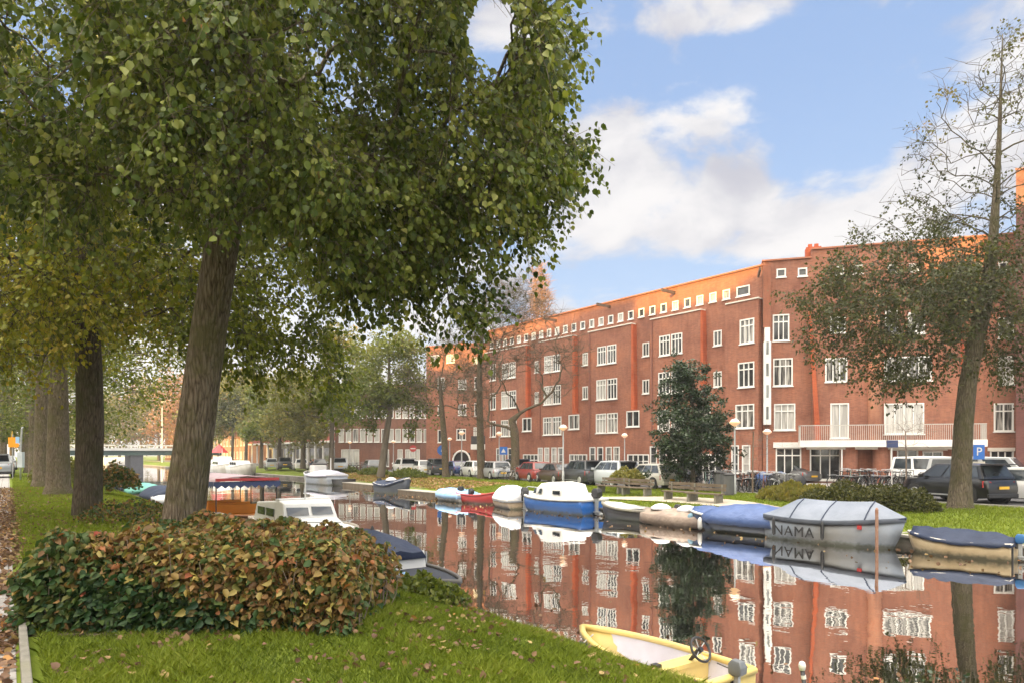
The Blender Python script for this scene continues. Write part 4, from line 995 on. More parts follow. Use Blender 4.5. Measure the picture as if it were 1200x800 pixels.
ftree('bare_tree', 'dark bare tree with wide low limbs left of the blue round sign', 522, 60, -.45,
    [(523,560,.40),(522,550,.30),(521,520,.28),(519,495,.25),(517,470,.2),(515,440,.1)],
    [(480,460,0,34,2.6,36,80),(545,450,0,34,2.6,38,90),(515,425,0,38,2.8,30,120)],
    g_olive, 35, bark=MATS['bark_dark'], tipr=.016, lpc=5, lsize=.2, leafprob=.5, fine=False, twigs=4, spread=.85, step=.8, jit=.14, sides=5, expo=.49)
ftree('elm_tree', 'green and ochre tree with a leaning pale trunk beside the white box truck', 452, 63, -.45,
    [(446,558,.42),(448,545,.34),(452,515,.3),(457,480,.25),(456,440,.15),(456,400,.07)],
    [(455,430,0,48,3.6,38,150),(420,455,0,38,3,38,110),(480,465,0,26,2.5,32,60),(470,400,0,22,2,20,50),(425,485,0,28,2,20,40)],
    g_mid, 36, tipr=.018, lpc=30, lsize=.27, spread=.75, droop=.4, fine=False, step=.9, sides=4, expo=.42,
    tintf=lambda P, t, r: np.clip(t*.75+.045*(P[:,2]-4.2), 0, 1))
ftree('elm_tree', 'pale olive tree left of the leaning pale trunk, before the shop end', 384, 74, -.45,
    [(388,556,.38),(388,545,.3),(389,515,.26),(390,480,.2),(388,430,.08)],
    [(372,455,0,52,4.6,50,170),(400,430,0,44,4,40,120),(350,480,0,36,3.4,36,70),(400,395,0,22,2.5,18,30)],
    g_far, 37, tipr=.02, lpc=34, lsize=.32, spread=.95, droop=.4, fine=False, step=1.1, sides=4)
row = [(355,84,42,'ochre green tree third from the white motor yachts'),(327,93,38,'olive tree behind the blue canopied boat, second from the yachts'),(306,104,34,'pale green tree above the white motor yachts'),(288,115,32,'hazy green tree just beyond the white motor yachts'),(272,128,28,'hazy olive tree next beyond the yachts'),(256,142,26,'distant hazy tree beside the leaning trunk'),(248,158,24,'faint distant tree almost hidden by the leaning trunk')]
for i, (px, Y, rr0, lab) in enumerate(row):
    k = 70./Y
    ftree('elm_tree', lab, px, Y, -.45, [(px,549,.42),(px,540,.3),(px+1,510,.26),(px,478,.14),(px,455,.05)],
        [(px,478,0,rr0,5.0,40*(1-.06*i),int(150)),(px+8,455-0*i,0,rr0*.6,4,24,60)], (g_far, g_mid, g_far, g_olive)[i % 4], 40+i,
        tipr=.028, lpc=32, lsize=.40+.03*i, spread=1.1, droop=.3, fine=False, step=1.6, sides=3, tsides=8, minr=.02)
# distant trees beyond the bridge, low sun warmth put into the leaf colours
for i, (px, Y, top, w, m_) in enumerate(((110,230,470,30,g_far),(140,215,455,28,g_far),(165,230,445,30,g_orange),(186,215,440,26,g_far),(205,200,432,26,g_orange),(222,190,455,24,g_orange),(95,250,480,26,g_mid),(240,185,470,22,g_far),(125,260,462,30,g_orange))):
    labs = ('pale','leftmost tall pale','orange topped','thin grey brown','tallest orange','low rounded orange','dull green','soft olive','broad orange')
    ftree('distant_tree', labs[i]+' hazy tree beyond the canal bridge', px, Y, -.4, [(px,539,.5),(px,520,.4),(px,500,.3),(px,top+14,.08)],
        [(px,(top+530)/2-4,0,w,7,(525-top)/2,260)], m_, 60+i, group='trees beyond the bridge', tipr=.05, lpc=14, lsize=.75, spread=2.0, droop=.2, fine=False, step=3, sides=3, tsides=6)
# poplar behind the long block; orange of low sun put into its bark colour
ftree('poplar_tree', 'slim bare poplar, sunlit orange put into its bark, behind the long block roof', 635, 100, -.4,
    [(635,540,.4),(635,470,.3),(635,400,.2),(635,350,.1),(635,308,.03)], [(635,380,0,15,1.9,62,200),(632,345,0,10,1.3,38,90),(615,395,0,8,1,35,40)],
    g_orange, 71, group=None, bark=pm('bark_sun_orange', (.42,.22,.12), (.30,.17,.10)), tipr=.045, lpc=2, lsize=.25, fine=False, spread=.9, droop=-.8, step=1.5, sides=3, expo=.35, twigs=4, clump=0)
# young bare saplings on the far lawn
ftree('sapling', 'thin bare sapling in the grass before the parked bikes, left of the low shrubs', 882, 35, -.5, [(882,585,.05),(882,540,.04),(883,505,.03)], [(884,512,0,24,1,20,24)], g_orange, 72, group='bare saplings', bark=twigm, tipr=.007, lpc=0, twigs=2, spread=.45, step=.4, sides=3, tsides=6)
ftree('sapling', 'thin bare sapling behind the low shrubs and before the white shop doors', 1062, 34, -.5, [(1062,575,.05),(1062,540,.04),(1061,505,.03)], [(1062,495,0,18,.8,26,30)], g_orange, 73, group='bare saplings', bark=twigm, tipr=.007, lpc=0, twigs=2, spread=.45, step=.4, sides=3, tsides=6)
# ---- shrubs
def shrub(name, label, P, D, S, m, tint, loc, stems=None, stemm=None, fine=True, wide=.8, cat='shrub', group=None):
    root = thing(name, label, cat, loc, 0, group); l = np.array(loc)
    V, Fq, nper, fpl = leaves(P-l, D, S, np.random.default_rng(3), wide=wide, fine=fine, fold=.2)
    mesh_np('foliage', V, Fq, nper, m, root, tint=np.repeat(np.clip(tint,0,1), fpl))
    if stems:
        mb = MB()
        for a, b, r_ in stems:
            a = Vector(a)-Vector(loc); b = Vector(b)-Vector(loc); mid = (a+b)/2+Vector((random.uniform(-.05,.05), random.uniform(-.05,.05), 0))
            mb.tube([a, mid, b], [r_, r_*.8, r_*.5], n=4, cap=False)
        mb.build('stems', stemm or twigm, root)
    return root
random.seed(4)
rb = np.random.default_rng(8)
n = 17500
xb = rb.uniform(-4.5, -1.4, n); yb = rb.uniform(6.05, 8.7, n)
def bush_top(x, y):
    e = .82 - .12*np.clip((x+2.2)/1.2, 0, 1)*1 + .07*np.sin(x*3.1+1)*np.sin(y*2.3) + .06*np.sin(x*7.3+y*5)+.05*np.sin(x*13+y*9)
    edge = np.minimum.reduce([(x+4.62)/.45, (-1.33-x)/.5, (y-5.98)/.38, (8.9-y)/.6]); edge = np.clip(edge, 0.02, 1)
    return e*np.sqrt(1-(1-edge)**2.2)
tb = bush_top(xb, yb)
frac = 1-rb.random(n)**2.2*.9
zb = tb*frac
front = (yb < 6.6) | (xb > -1.35) | (xb < -4.15) | (frac > .72)
sel = front | (rb.random(n) < .25)
xb, yb, zb, frac, tb = xb[sel], yb[sel], zb[sel], frac[sel], tb[sel]
# extra leaves over the front face
m2 = 7000; xf = rb.uniform(-4.5, -1.45, m2); zf_ = rb.random(m2)**.8; yf = 6.02+.32*zf_**2+rb.random(m2)*.28; tf = bush_top(xf, yf+.25)
xb = np.concatenate([xb, xf]); yb = np.concatenate([yb, yf]); zb = np.concatenate([zb, zf_*tf*.97+.02]); frac = np.concatenate([frac, zf_]); n = len(xb)
gsl = np.array([gz((a, b_, 0)) for a, b_ in zip(xb[::50], yb[::50])]); gnd = np.interp(xb+yb*.7, np.sort(xb[::50]+yb[::50]*.7), gsl[np.argsort(xb[::50]+yb[::50]*.7)])
zb = zb+gnd
Pb = np.stack([xb, yb, zb], 1)
Db = norm(rb.normal(size=(n,3)))*np.array([1,1,.4])+np.array([0,-.5,-.55])
left = np.clip((-2.3-xb)/1.4, 0, 1)
lowg = (zb-gnd < (.50*left+.10)+rb.normal(size=n)*.10)
tint = np.where(lowg & (rb.random(n) < .93), rb.random(n)*.34, .38+.5*rb.random(n)+ .06*rb.normal(size=n))
tint = np.where((~lowg) & (rb.random(n) < .22), .2+.2*rb.random(n), tint); tint = np.where((~lowg) & (rb.random(n) < .035), .96, tint)
tint = np.where((xb < -3.9) & (rb.random(n) < .6), .2+.22*rb.random(n), tint)
zb = zb+.07*np.abs(rb.normal(size=n))*(frac > .8); Sb = .075*(.5+.95*rb.random(n))
stems = []
for _ in range(420):
    x_ = random.uniform(-4.4, -1.4); y_ = random.uniform(6.1, 8.4); t_ = float(bush_top(np.array([x_]), np.array([y_]))[0]); g0 = gz((x_, y_, 0))
    stems.append(((x_, y_, g0-.05), (x_+random.uniform(-.12,.12), y_+random.uniform(-.12,.12), g0+t_*random.uniform(.7,1.06)), .006))
shrub('hydrangea_shrub', 'wide low shrub with withered brown and ochre leaves, dark green at its lower left', Pb, Db, Sb, g_bush, tint, (-2.7, 7.2, -.02), stems, twigm, wide=.68)
# bare soil under it
tag(MB().slab([(-4.45,6.0),(-3.2,5.98),(-2.8,6.05),(-2.7,7.2),(-3.2,8.3),(-4.55,8.3)], -.12, .02).build('soil', soil_m), kind='structure')
# low brown shrubs on the far lawn
def mound(name, label, cx, cy, z0, rx, ry, h, n, m, ls, tint0, tint1, ang=0., fine=False, cat='shrub', group=None, up=.2):
    r_ = np.random.default_rng(int(abs(cx*100+cy))); a = r_.random(n)*2*PI; q = np.sqrt(r_.random(n)); x, y = q*np.cos(a), q*np.sin(a)
    hh = h*np.sqrt(np.maximum(1-q**2*.96, .02))*(1+.12*np.sin(x*9)+.1*np.sin(y*8+2)); z = hh*(1-r_.random(n)**2*.7)
    ca, sa = math.cos(ang), math.sin(ang); X = cx+(x*rx*ca-y*ry*sa); Y = cy+(x*rx*sa+y*ry*ca)
    D = norm(r_.normal(size=(n,3)))+np.array([0,0,up])
    stems = [((cx+random.uniform(-.3,.3)*rx, cy+random.uniform(-.3,.3)*ry, z0), (cx+random.uniform(-.6,.6)*rx, cy+random.uniform(-.6,.6)*ry, z0+h*.7), .01) for _ in range(14)]
    return shrub(name, label, np.stack([X, Y, z0+z], 1), D, ls*(.6+.7*r_.random(n)), m, tint0+(tint1-tint0)*r_.random(n), (cx, cy, z0), stems, fine=fine, cat=cat, group=group)
q = FAR(1000, 27.0); mound('low_shrub', 'broad brown mounded shrub behind the grey covered boat', q.x, q.y, -.62, 2.3, 1.2, 1.0, 9000, g_olive, .10, .35, .9, ANG_U)
q = FAR(1058, 27.0); mound('low_shrub', 'brown mounded shrub next to the black parked car', q.x, q.y, -.6, 1.3, 1.0, .92, 5000, g_olive, .10, .3, .85, ANG_U)
q = FAR(935, 28.0); mound('low_shrub', 'dry yellowish tall grass clump left of the brown mounded shrubs', q.x, q.y, -.6, 2.0, .8, .75, 3200, g_far, .22, .5, .85, ANG_U, up=2.)
q = FAR(735, 28.5); mound('low_shrub', 'small flat topped brown shrub by the bench behind the white estate car', q.x, q.y, -.1, 1.3, .8, .85, 2500, g_far, .13, .45, .85, ANG_U)
for i, (px, v) in enumerate(((478,26.5),(438,26.5),(405,27))):
    q = FAR(px, v); mound('low_shrub', ('low green plants at the foot of the dark bare tree','low dark hedge at the foot of the leaning pale trunk','long low dark hedge before the row of bikes')[i], q.x, q.y, -.5, 3., 1., .7, 1500, g_mid, .22, .1, .7, ANG_U)
# near side weeds
def weeds(label, cx, cy, r0, h, n, m=g_mid, name='weed_clump'):
    z0 = gz((cx, cy, 0)); mound(name, label, cx, cy, z0-.02, r0, r0, h, n, m, .07, .1, .75, fine=True, cat='plant', up=.6)
weeds('green weeds before the bow of the navy canopied boat', -1.35, 9.9, .42, .30, 700)
weeds('dark green seedling clump in front of the long blue bow', -.85, 9.3, .28, .26, 420)
weeds('leafy weeds between the leaning trunk and the second trunk', -5.9, 12.3, 1.0, .45, 1300, g_bush, 'bank_plants')
weeds('reddish bank plants left of the leaning trunk by the green covered boat', -9.2, 16.5, 1.2, .5, 1200, g_bush, 'bank_plants')
for i, (px, Y, h) in enumerate(((1058,4.75,.02),(1092,4.6,.07),(1128,4.5,.06),(1000,5.0,-.02))):
    q = AT(px, Y); g0 = gz(q); P = []; rr_ = np.random.default_rng(90+i); D = []; k = 30
    for s_ in range(3):
        bx, by = q.x+rr_.normal()*.04, q.y+rr_.normal()*.04
        for j in range(k//3): t_ = rr_.random(); P.append((bx+rr_.normal()*.02, by+rr_.normal()*.02, CAMZ-(798-HY)*Y/F-.1+(h+.1)*t_)); D.append((rr_.normal(), rr_.normal(), .5))
    P = np.array(P); zb_ = g0
    shrub('bank_weed', ('small weed sprig','tall narrow weed','tall narrow weed with broader leaves','low weed tip')[i]+(' at the bottom right edge, %s from the right' % ('third','second','first','last')[i]), P, np.array(D), .03*(.6+.8*rr_.random(len(P))), g_dark, rr_.random(len(P)), (q.x, q.y, zb_),
        [((q.x+.02*s_, q.y, zb_), (q.x+.03*s_, q.y+.01, CAMZ-(798-HY)*Y/F+h), .004) for s_ in range(3)], cat='plant')
mound('low_hedge', 'low clipped yellowish hedge beyond the second trunk', -24.5, 37, 0, 1.6, 1.4, 1.5, 3000, g_far, .16, .1, .7, ANG_U)
mound('low_shrub', 'dark reddish shrub between the grey trunk and the second trunk', -17.2, 29.5, 0, 1.0, 1.0, 1.1, 1800, g_bush, .16, .1, .8, ANG_U)
# ---- grass
def grass(name, P, H, W, m, tint, lean=.5, seed=0):
    r_ = np.random.default_rng(seed); n = len(P); a = r_.random(n)*2*PI; w = np.stack([np.cos(a), np.sin(a), np.zeros(n)], 1)*W[:,None]*.5
    b = r_.normal(size=(n,3))*lean; b[:,2] = 0; tip = P+np.array([0,0,1.])*H[:,None]+b*H[:,None]
    mid = P+np.array([0,0,.55])*H[:,None]+b*H[:,None]*.3
    V = np.stack([P-w, P+w, mid+w*.8, tip, mid-w*.8], 1).reshape(-1,3); base = (np.arange(n)*5)[:,None]
    o = mesh_np(name, V, (base+np.array([[0,1,2,3,4]])).ravel(), 5, m, tint=tint); o['kind'] = 'stuff'; return o
g_grass = leafmat('grass_blades', [(0,(.075,.11,.012)),(.35,(.16,.21,.02)),(.75,(.25,.30,.035)),(.93,(.33,.34,.08)),(1,(.28,.24,.09))], trans=.35, rough=.6, spec=.25)
rg = np.random.default_rng(2)
def scatter(n, u0, u1, v0, v1, dist=True):
    u = rg.uniform(u0, u1, n); v = rg.uniform(v0, v1, n); return u, v
def uvP(u, v, z): return np.stack([UX*u+VX*v, UY*u+VY*v, z], 1)
def zn_arr(v): return np.interp(v, [a for a, _ in near_prof[:-1]], [b for _, b in near_prof[:-1]])
Ps = []
n = 230000; u, v = scatter(n, 2.2, 12.5, .2, 5.17); X = UX*u+VX*v; Yy = UY*u+VY*v
z = zn_arr(v); px, py = px_of(np.stack([X, Yy, z], 1)); inb = (px > -20) & (px < 830) & (py < 830) & (Yy > 3.5) & ~((X > -4.35) & (X < -1.8) & (Yy > 6.15) & (Yy < 8.6))
u, v, z = u[inb], v[inb], z[inb]; P1 = uvP(u, v, z-.005); d1 = P1[:,1]
pat = np.clip(.5+.35*np.sin(P1[:,0]*2.1+1+np.sin(P1[:,1]*1.3))*np.sin(P1[:,1]*1.7+np.sin(P1[:,0]))+.3*np.sin(P1[:,0]*5.3+P1[:,1])*np.sin(P1[:,1]*4.1+2), 0, 1)
grass('grass', P1, (.035+.05*rg.random(len(P1)))*(.6+.8*pat), .0055+.003*rg.random(len(P1)), g_grass, np.clip(.10+.6*rg.random(len(P1))+.45*(pat-.5)+(v > 4.6)*.1, 0, 1), .55, 1)
n = 90000; u = 12.5+55*rg.random(n)**1.7; v = rg.uniform(.17, 5.17, n); P2 = uvP(u, v, zn_arr(v)-.005); pat = .5+.5*np.sin(P2[:,0]*1.1)*np.sin(P2[:,1]*.8)
grass('grass', P2, .05+.06*rg.random(n), .008+.0006*u, g_grass, np.clip(.2+.5*rg.random(n)+.25*pat, 0, 1), .5, 2)
n = 110000; u = rg.uniform(4, 75, n); w = 1.0+8.0*rg.random(n); keep = ~((u > 14) & (u < 26) & (np.abs(w-2.4-1.6*np.sin((u-14)/12*3)) < .9))
u, w = u[keep], w[keep]; vfu = 21.6+np.clip(.12*(u-35), 0, 4.2); P3 = uvP(u, vfu+w, np.interp(w, [a for a, _ in far_prof[1:]], [b for _, b in far_prof[1:]])-.01); pat = .5+.5*np.sin(P3[:,0]*.9)*np.sin(P3[:,1]*.7)
dry = (u > 38) & (w < 6)
grass('grass', P3, .06+.07*rg.random(len(u)), .02+.0008*u, g_grass, np.clip(.15+.5*rg.random(len(u))+.2*pat+np.where(dry, .35*rg.random(len(u)), 0), 0, 1), .5, 3)
# ---- fallen leaves
def litter(P, S, seed, mt=litterm):
    r_ = np.random.default_rng(seed); n = len(P); D = r_.normal(size=(n,3)); D[:,2] *= .25
    Nn = r_.normal(size=(n,3))*.35; V, Fq, k, fpl = leaves(P, D, S, r_, wide=.85, fine=True, fold=.12, Nn=np.stack([Nn[:,0], Nn[:,1], np.ones(n)], 1) if False else None)
    o = mesh_np('fallen_leaves', V, Fq, k, mt, tint=np.repeat(r_.random(n), fpl)); o['kind'] = 'stuff'
n = 5200; u = 2.5+38*rg.random(n)**1.6; v = -.02+.22*rg.normal(size=n)*(.4+.02*u); z = np.where(v < .1, .02, .03)+.02*rg.random(n)
k = ~((u < 8.2) & (v > .05)) & ~((np.sin(u*2.2+.6) > .25) & (u < 12) & (rg.random(n) < .8)); P = uvP(u, v, z)[k]; litter(P, .05+.03*rg.random(len(P)), 4)
n = 5200; u = rg.uniform(2.5, 16, n); v = .2+4.9*rg.random(n); cl = (np.sin(u*3.3+v*2)*np.sin(v*4.1+u) + rg.random(n)*1.2) > .75
u, v = u[cl], v[cl]; P = uvP(u, v, zn_arr(v)+.03+.03*rg.random(len(u))); litter(P, .035+.035*rg.random(len(P)), 5)
n = 9000; u = rg.uniform(38, 75, n); w = 1.+5*rg.random(n); P = uvP(u, 21.6+np.clip(.12*(u-35),0,4.2)+w, np.interp(w, [a for a, _ in far_prof[1:]], [b for _, b in far_prof[1:]])+.06); litter(P, .10+.08*rg.random(n), 6, leafmat('far_litter', [(0,(.22,.12,.05)),(.6,(.32,.20,.08)),(1,(.42,.24,.09))], trans=.1))
n = 1500; u = rg.uniform(11, 40, n); v = .3+3*rg.random(n); P = uvP(u, v, zn_arr(v)+.04); litter(P, .06+.04*rg.random(n), 7)
n = 1700; u = 2+60*rg.random(n)**1.4; v = 5.3+np.abs(rg.normal(size=n))*1.6; P = uvP(u, v, np.full(n, WATER+.006))[:]; litter(P, .04+.04*rg.random(n), 8)
n = 900; u = rg.uniform(4, 50, n); v = 21.5+np.clip(.12*(u-35),0,4.2)-np.abs(rg.normal(size=n))*1.8; litter(uvP(u, v, np.full(n, WATER+.006)), .06+.05*rg.random(n), 9)
# pale kerb board at the path edge
a, b_ = uvof(AT(34, 6.30)), uvof(AT(33, 4.5))
o = thing('path_edging', 'pale weathered concrete edging slab between the leafy path and the grass', 'edging', UV(5.2, .10, 0), ANG_U)
MB().box(-2.6, 2.7, -.03, .03, -.2, .10).build('slab', conc, o, bevel=.008)
# ------------------------------------------------------------------ boats (x forward = bow, z=0 waterline)
def cmat(name, c, rough=.45, **k): return pm(name, c, tuple(x*.82 for x in c), scale=1.6, rough=rough, **k)
hull_white = cmat('hull_white', (.70,.69,.66), dirt=(.42,.40,.35)); hull_blue = cmat('hull_blue', (.03,.14,.46), .35); hull_navy = cmat('hull_navy', (.025,.04,.09), .3)
hull_grey = pm('hull_grey_steel', (.36,.40,.46), (.27,.31,.37), scale=1.5, rough=.5, dirt=(.30,.27,.22)); hull_cream = pm('hull_cream', (.62,.50,.32), (.5,.38,.22), scale=2, rough=.5, dirt=(.33,.26,.17))
hull_black = cmat('hull_black', (.035,.033,.034)); hull_red = cmat('hull_red', (.45,.04,.04)); hull_yellow = pm('hull_yellow', (.74,.56,.17), (.66,.50,.18), scale=3, rough=.45, dirt=(.45,.36,.18))
tarp_navy = pm('tarp_navy', (.016,.025,.055), (.03,.042,.08), scale=1.5, rough=.6, spec=.3, bump=1., bscale=5); tarp_blue = pm('tarp_blue', (.045,.085,.22), (.075,.125,.29), scale=2.2, rough=.5, bump=1.6, bscale=6)
tarp_grey = pm('tarp_grey', (.20,.225,.28), (.13,.155,.20), scale=1.1, rough=.6, bump=1., bscale=4, dirt=(.2,.22,.26)); tarp_lblue = pm('tarp_light_blue', (.22,.42,.68), (.34,.52,.74), scale=2, rough=.5, bump=1.6, bscale=5)
tarp_white = pm('tarp_white', (.74,.75,.77), (.62,.63,.66), scale=2, rough=.55, bump=1., bscale=5); tarp_brown = pm('tarp_brown', (.24,.18,.14), (.34,.27,.22), scale=2.4, rough=.8, bump=2., bscale=6, dirt=(.12,.09,.08))
tarp_green = pm('tarp_green', (.10,.34,.28), (.16,.42,.36), scale=2, rough=.55, bump=1.6, bscale=5); deck_m = pm('deck_grey', (.40,.39,.37), (.48,.47,.44), scale=3, rough=.7); teak = pm('teak', (.30,.17,.08), (.22,.12,.06), scale=2, rough=.6, stretch=(.3,3,1))
lav = pm('lilac_floor', (.62,.60,.68), (.70,.68,.74), scale=4, rough=.6, dirt=(.5,.48,.52)); seatorange = cmat('orange_cushion', (.80,.30,.03), .7); rope_m = pm('rope', (.45,.42,.36), (.3,.28,.24), scale=20, rough=.9)
def hull_sec(t, Lh, B, H, sheer, tw, full=.55):
    """t 0 stern..1 bow -> half breadth at gunwale, gunwale z, x"""
    if t < full: w = tw+(1-tw)*math.sin(PI/2*t/full)
    else: w = math.cos(PI/2*((t-full)/(1-full))**1.35)**.75
    z = H*(1+sheer*(2*t-.85)**2*(1 if t > .42 else .5))
    return B/2*max(w, .012), z, -Lh/2+Lh*t
def meshed(o):
    bpy.context.view_layer.update(); me = bpy.data.meshes.new_from_object(o); n = bpy.data.objects.new(o.name, me); C.objects.link(n); n.parent = o.parent; n.location = o.location; n.rotation_euler = o.rotation_euler
    nm = o.name; bpy.data.objects.remove(o); n.name = nm; return n
def boat_hull(name, mat, Lh, B, H, sheer=.35, tw=.8, draft=.25, floor=None, parent=None, open_=True, n=18, rub=None, full=.55, floorm=None, gw=.05):
    rings = []; inner = []
    for i in range(n+1):
        t = i/n; b, z, x = hull_sec(t, Lh, B, H, sheer, tw, full); rk = .16*H*max(0,(t-.6)/.4)**2*3   # bow rake
        sec = [(x+rk, -b, z), (x+rk*.6, -b*.97, z*.45), (x, -b*.82, -.02), (x-.05*t, -b*.45, -draft*.7), (x-.1*t, 0, -draft), (x-.05*t, b*.45, -draft*.7), (x, b*.82, -.02), (x+rk*.6, b*.97, z*.45), (x+rk, b, z)]
        rings.append(sec)
    mb = MB(); mb.loft(rings, cap0=True, cap1=False, closed=False); h = mb.build(name, mat, parent, smooth='auto', solid=.03)
    g = []; 
    pl = [((x:=hull_sec(i/n, Lh, B, H, sheer, tw, full))[2]+.16*H*max(0,(i/n-.6)/.4)**2*3, x[0], x[1]) for i in range(n+1)]
    pts = [(x, -b, z+.005) for x, b, z in pl]+[(x, b, z+.005) for x, b, z in reversed(pl)]
    MB().tube(pts, gw, n=6, close=True).build('gunwale', rub or mat, parent, smooth=True)
    if floor is not None:
        fp = [(x*.97, -b*.86, floor) for x, b, z in pl[:-1]]+[(x*.97, b*.86, floor) for x, b, z in reversed(pl[:-1])]
        mb = MB(); mb.add(fp, [tuple(range(len(fp)))]); mb.build('floor', floorm or deck_m, parent)
        # inside walls
        a = [(x*.985, -b*.955, z-.01) for x, b, z in pl[:-1]]; c = [(x*.97, -b*.86, floor) for x, b, z in pl[:-1]]
        m = len(a); mb = MB(); mb.add(a+c, [(i, i+1, m+i+1, m+i) for i in range(m-1)]); a2 = [(x,-y,z) for x,y,z in a]; c2 = [(x,-y,z) for x,y,z in c]; mb.add(a2+c2, [(i, i+1, m+i+1, m+i) for i in range(m-1)])
        mb.build('lining', floorm or deck_m, parent, smooth=True)
    return pl
def cover(pl, mat, parent, i0=0, i1=None, h=.35, ridge=1., over=.07, name='cover', drape=.12, seed=0, flat=.5):
    """tarpaulin stretched over the gunwales with a ridge"""
    i1 = len(pl)-1 if i1 is None else i1; r = random.Random(seed); rings = []; m = i1-i0
    for i in range(i0, i1+1):
        x, b, z = pl[i]; t = (i-i0)/m; hh = h*min(1, math.sin(PI*(t*.86+.07))**.5)*ridge
        row = []; K = 12
        for k in range(K+1):
            s_ = -1+2*k/K
            y = s_*(b+over); zz = z+hh*(1-abs(s_)**(1/flat if flat < 1 else 1.6))+.02+(r.uniform(-.03,.03)-.03*abs(math.sin(i*1.57+seed)))*(abs(s_) < .99)
            row.append((x+(.06 if i == i1 else 0), y, zz))
        row = [(row[0][0], row[0][1]-.005, row[0][2]-drape-r.uniform(0,.05))]+row+[(row[-1][0], row[-1][1]+.005, row[-1][2]-drape-r.uniform(0,.05))]
        rings.append(row)
    x, b, z = pl[i0]; rings = [[(p[0]-.05, p[1], min(p[2], z-drape)) for p in rings[0]]]+rings
    return MB().loft(rings, cap0=False, cap1=False, closed=False).build(name, mat, parent, smooth=True, solid=.012)
def outboard(parent, x, z, cm=black, s=1., up=False):
    e = MB().loft([[(x-.10*s,-.09*s,z+.18*s),(x+.12*s,-.09*s,z+.18*s),(x+.12*s,.09*s,z+.18*s),(x-.10*s,.09*s,z+.18*s)],[(x-.2*s,-.13*s,z+.26*s),(x+.14*s,-.13*s,z+.26*s),(x+.14*s,.13*s,z+.26*s),(x-.2*s,.13*s,z+.26*s)],
        [(x-.22*s,-.13*s,z+.42*s),(x+.14*s,-.13*s,z+.46*s),(x+.14*s,.13*s,z+.46*s),(x-.22*s,.13*s,z+.42*s)],[(x-.15*s,-.09*s,z+.55*s),(x+.08*s,-.09*s,z+.56*s),(x+.08*s,.09*s,z+.56*s),(x-.15*s,.09*s,z+.55*s)]]).build('outboard_motor', cm, parent, smooth='auto', bevel=.012)
    MB().box(x-.08*s, x+.04*s, -.05*s, .05*s, z-.45*s, z+.18*s).box(x-.20*s, x+.07*s, -.1*s, .1*s, z-.36*s, z-.33*s).lathe([(.03,-.34*s),(.06*s,-.3*s),(.06*s,-.05*s),(.02,.05)], n=8, c=(x-.02,0,z-.42*s), axis='x').build('shaft', galv, e)
    MB().box(x+.06*s, x+.16*s, -.1*s, .1*s, z-.02, z+.17*s).build('bracket', dark, e)
    MB().tube([(x+.12*s,0,z+.3*s),(x+.5*s,.02,z+.36*s)], .016*s, n=6).build('tiller', black, e)
def fender(parent, x, y, z, m=black, r=.07, l=.35):
    f = MB().lathe([(.015,l/2+.04),(r*.6,l/2),(r,l/2-.06),(r,-l/2+.06),(r*.5,-l/2),(.01,-l/2-.02)], n=10, c=(x,y,z)).build('fender', m, parent, smooth=True)
def boatroot(name, label, cat, u, v, head=1, group=None, tilt=0., ang=0.):
    r = thing(name, label, cat, UV(u, v, WATER), ANG_U+ang+(0 if head > 0 else PI), group); r.rotation_euler[0] = tilt; return r
def farboat(px, v, **k):
    p = FAR(px, v, 0); return uvof(p)
FB = 'boats moored along the far quay'
# 1 grey steel sloop with a tent cover and lettering
u, v = farboat(972, 20.35); b = boatroot('covered_sloop', 'grey steel sloop with black lettering under a peaked grey tarpaulin at the far quay', 'boat', u, v, -1, FB)
pl = boat_hull('hull', hull_grey, 3.75, 1.6, .70, .20, .72, parent=b, rub=tarp_navy, full=.5, gw=.045)
rings = []
for i in range(0, 19):
    x, bb, z = pl[i]; t = i/18; hh = .60*min(1, (t+.03)*3.6)*min(1, (1.0-t)*6+.05)*(1-.2*t); s_ = []
    for k, (q, hq) in enumerate(((-1.03,-.13),(-1.03,.0),(-.8,.30),(-.45,.68),(0,1.),(.45,.68),(.8,.30),(1.03,.0),(1.03,-.13))):
        s_.append((x, q*(bb+.04), z+.03+(hh*hq if hq > 0 else hq)))
    rings.append(s_)
MB().loft(rings, True, True, closed=False).build('tent_cover', tarp_grey, b, smooth='auto', solid=.012)
for i in (5, 10, 15):
    x, bb, z = pl[i]; hh = .60*min(1, (i/18+.03)*3.6)*min(1, (1.0-i/18)*6+.05)*(1-.2*i/18)
    MB().tube([(x+.01, q*(bb+.05), z+.045+hh*hq) for q, hq in ((-1.03,0),(-.8,.30),(-.45,.68),(0,1.),(.45,.68),(.8,.30),(1.03,0))], .018, n=5).build('seam', tarp_navy, b)
ft = bpy.data.curves.new('lettering', 'FONT'); ft.body = 'NAMA'; ft.size = .44; ft.offset = .0; ft.space_character = 1.12; ft.extrude = .006; ft.align_x = 'CENTER'; ft.shear = 0.; ft.materials.append(black)
fo = bpy.data.objects.new('lettering', ft); C.objects.link(fo); fo.parent = b
fo.location = (-.72, -.805, .18); fo.rotation_euler = (R(90), 0, 0); fo = meshed(fo)
for x in (-1.35, .25): fender(b, x, -.87, .42, black, .05, .5)
MB().lathe([(.045,-.4),(.045,1.15),(.02,1.2)], n=8, c=(1.72,-.62,0)).build('mooring_pole', pm('rust', (.30,.14,.08), (.38,.24,.18), scale=8, rough=.9), b)
MB().box(1.2,1.32,-.70,-.66,.55,.66).build('number_plate', hull_red, b)
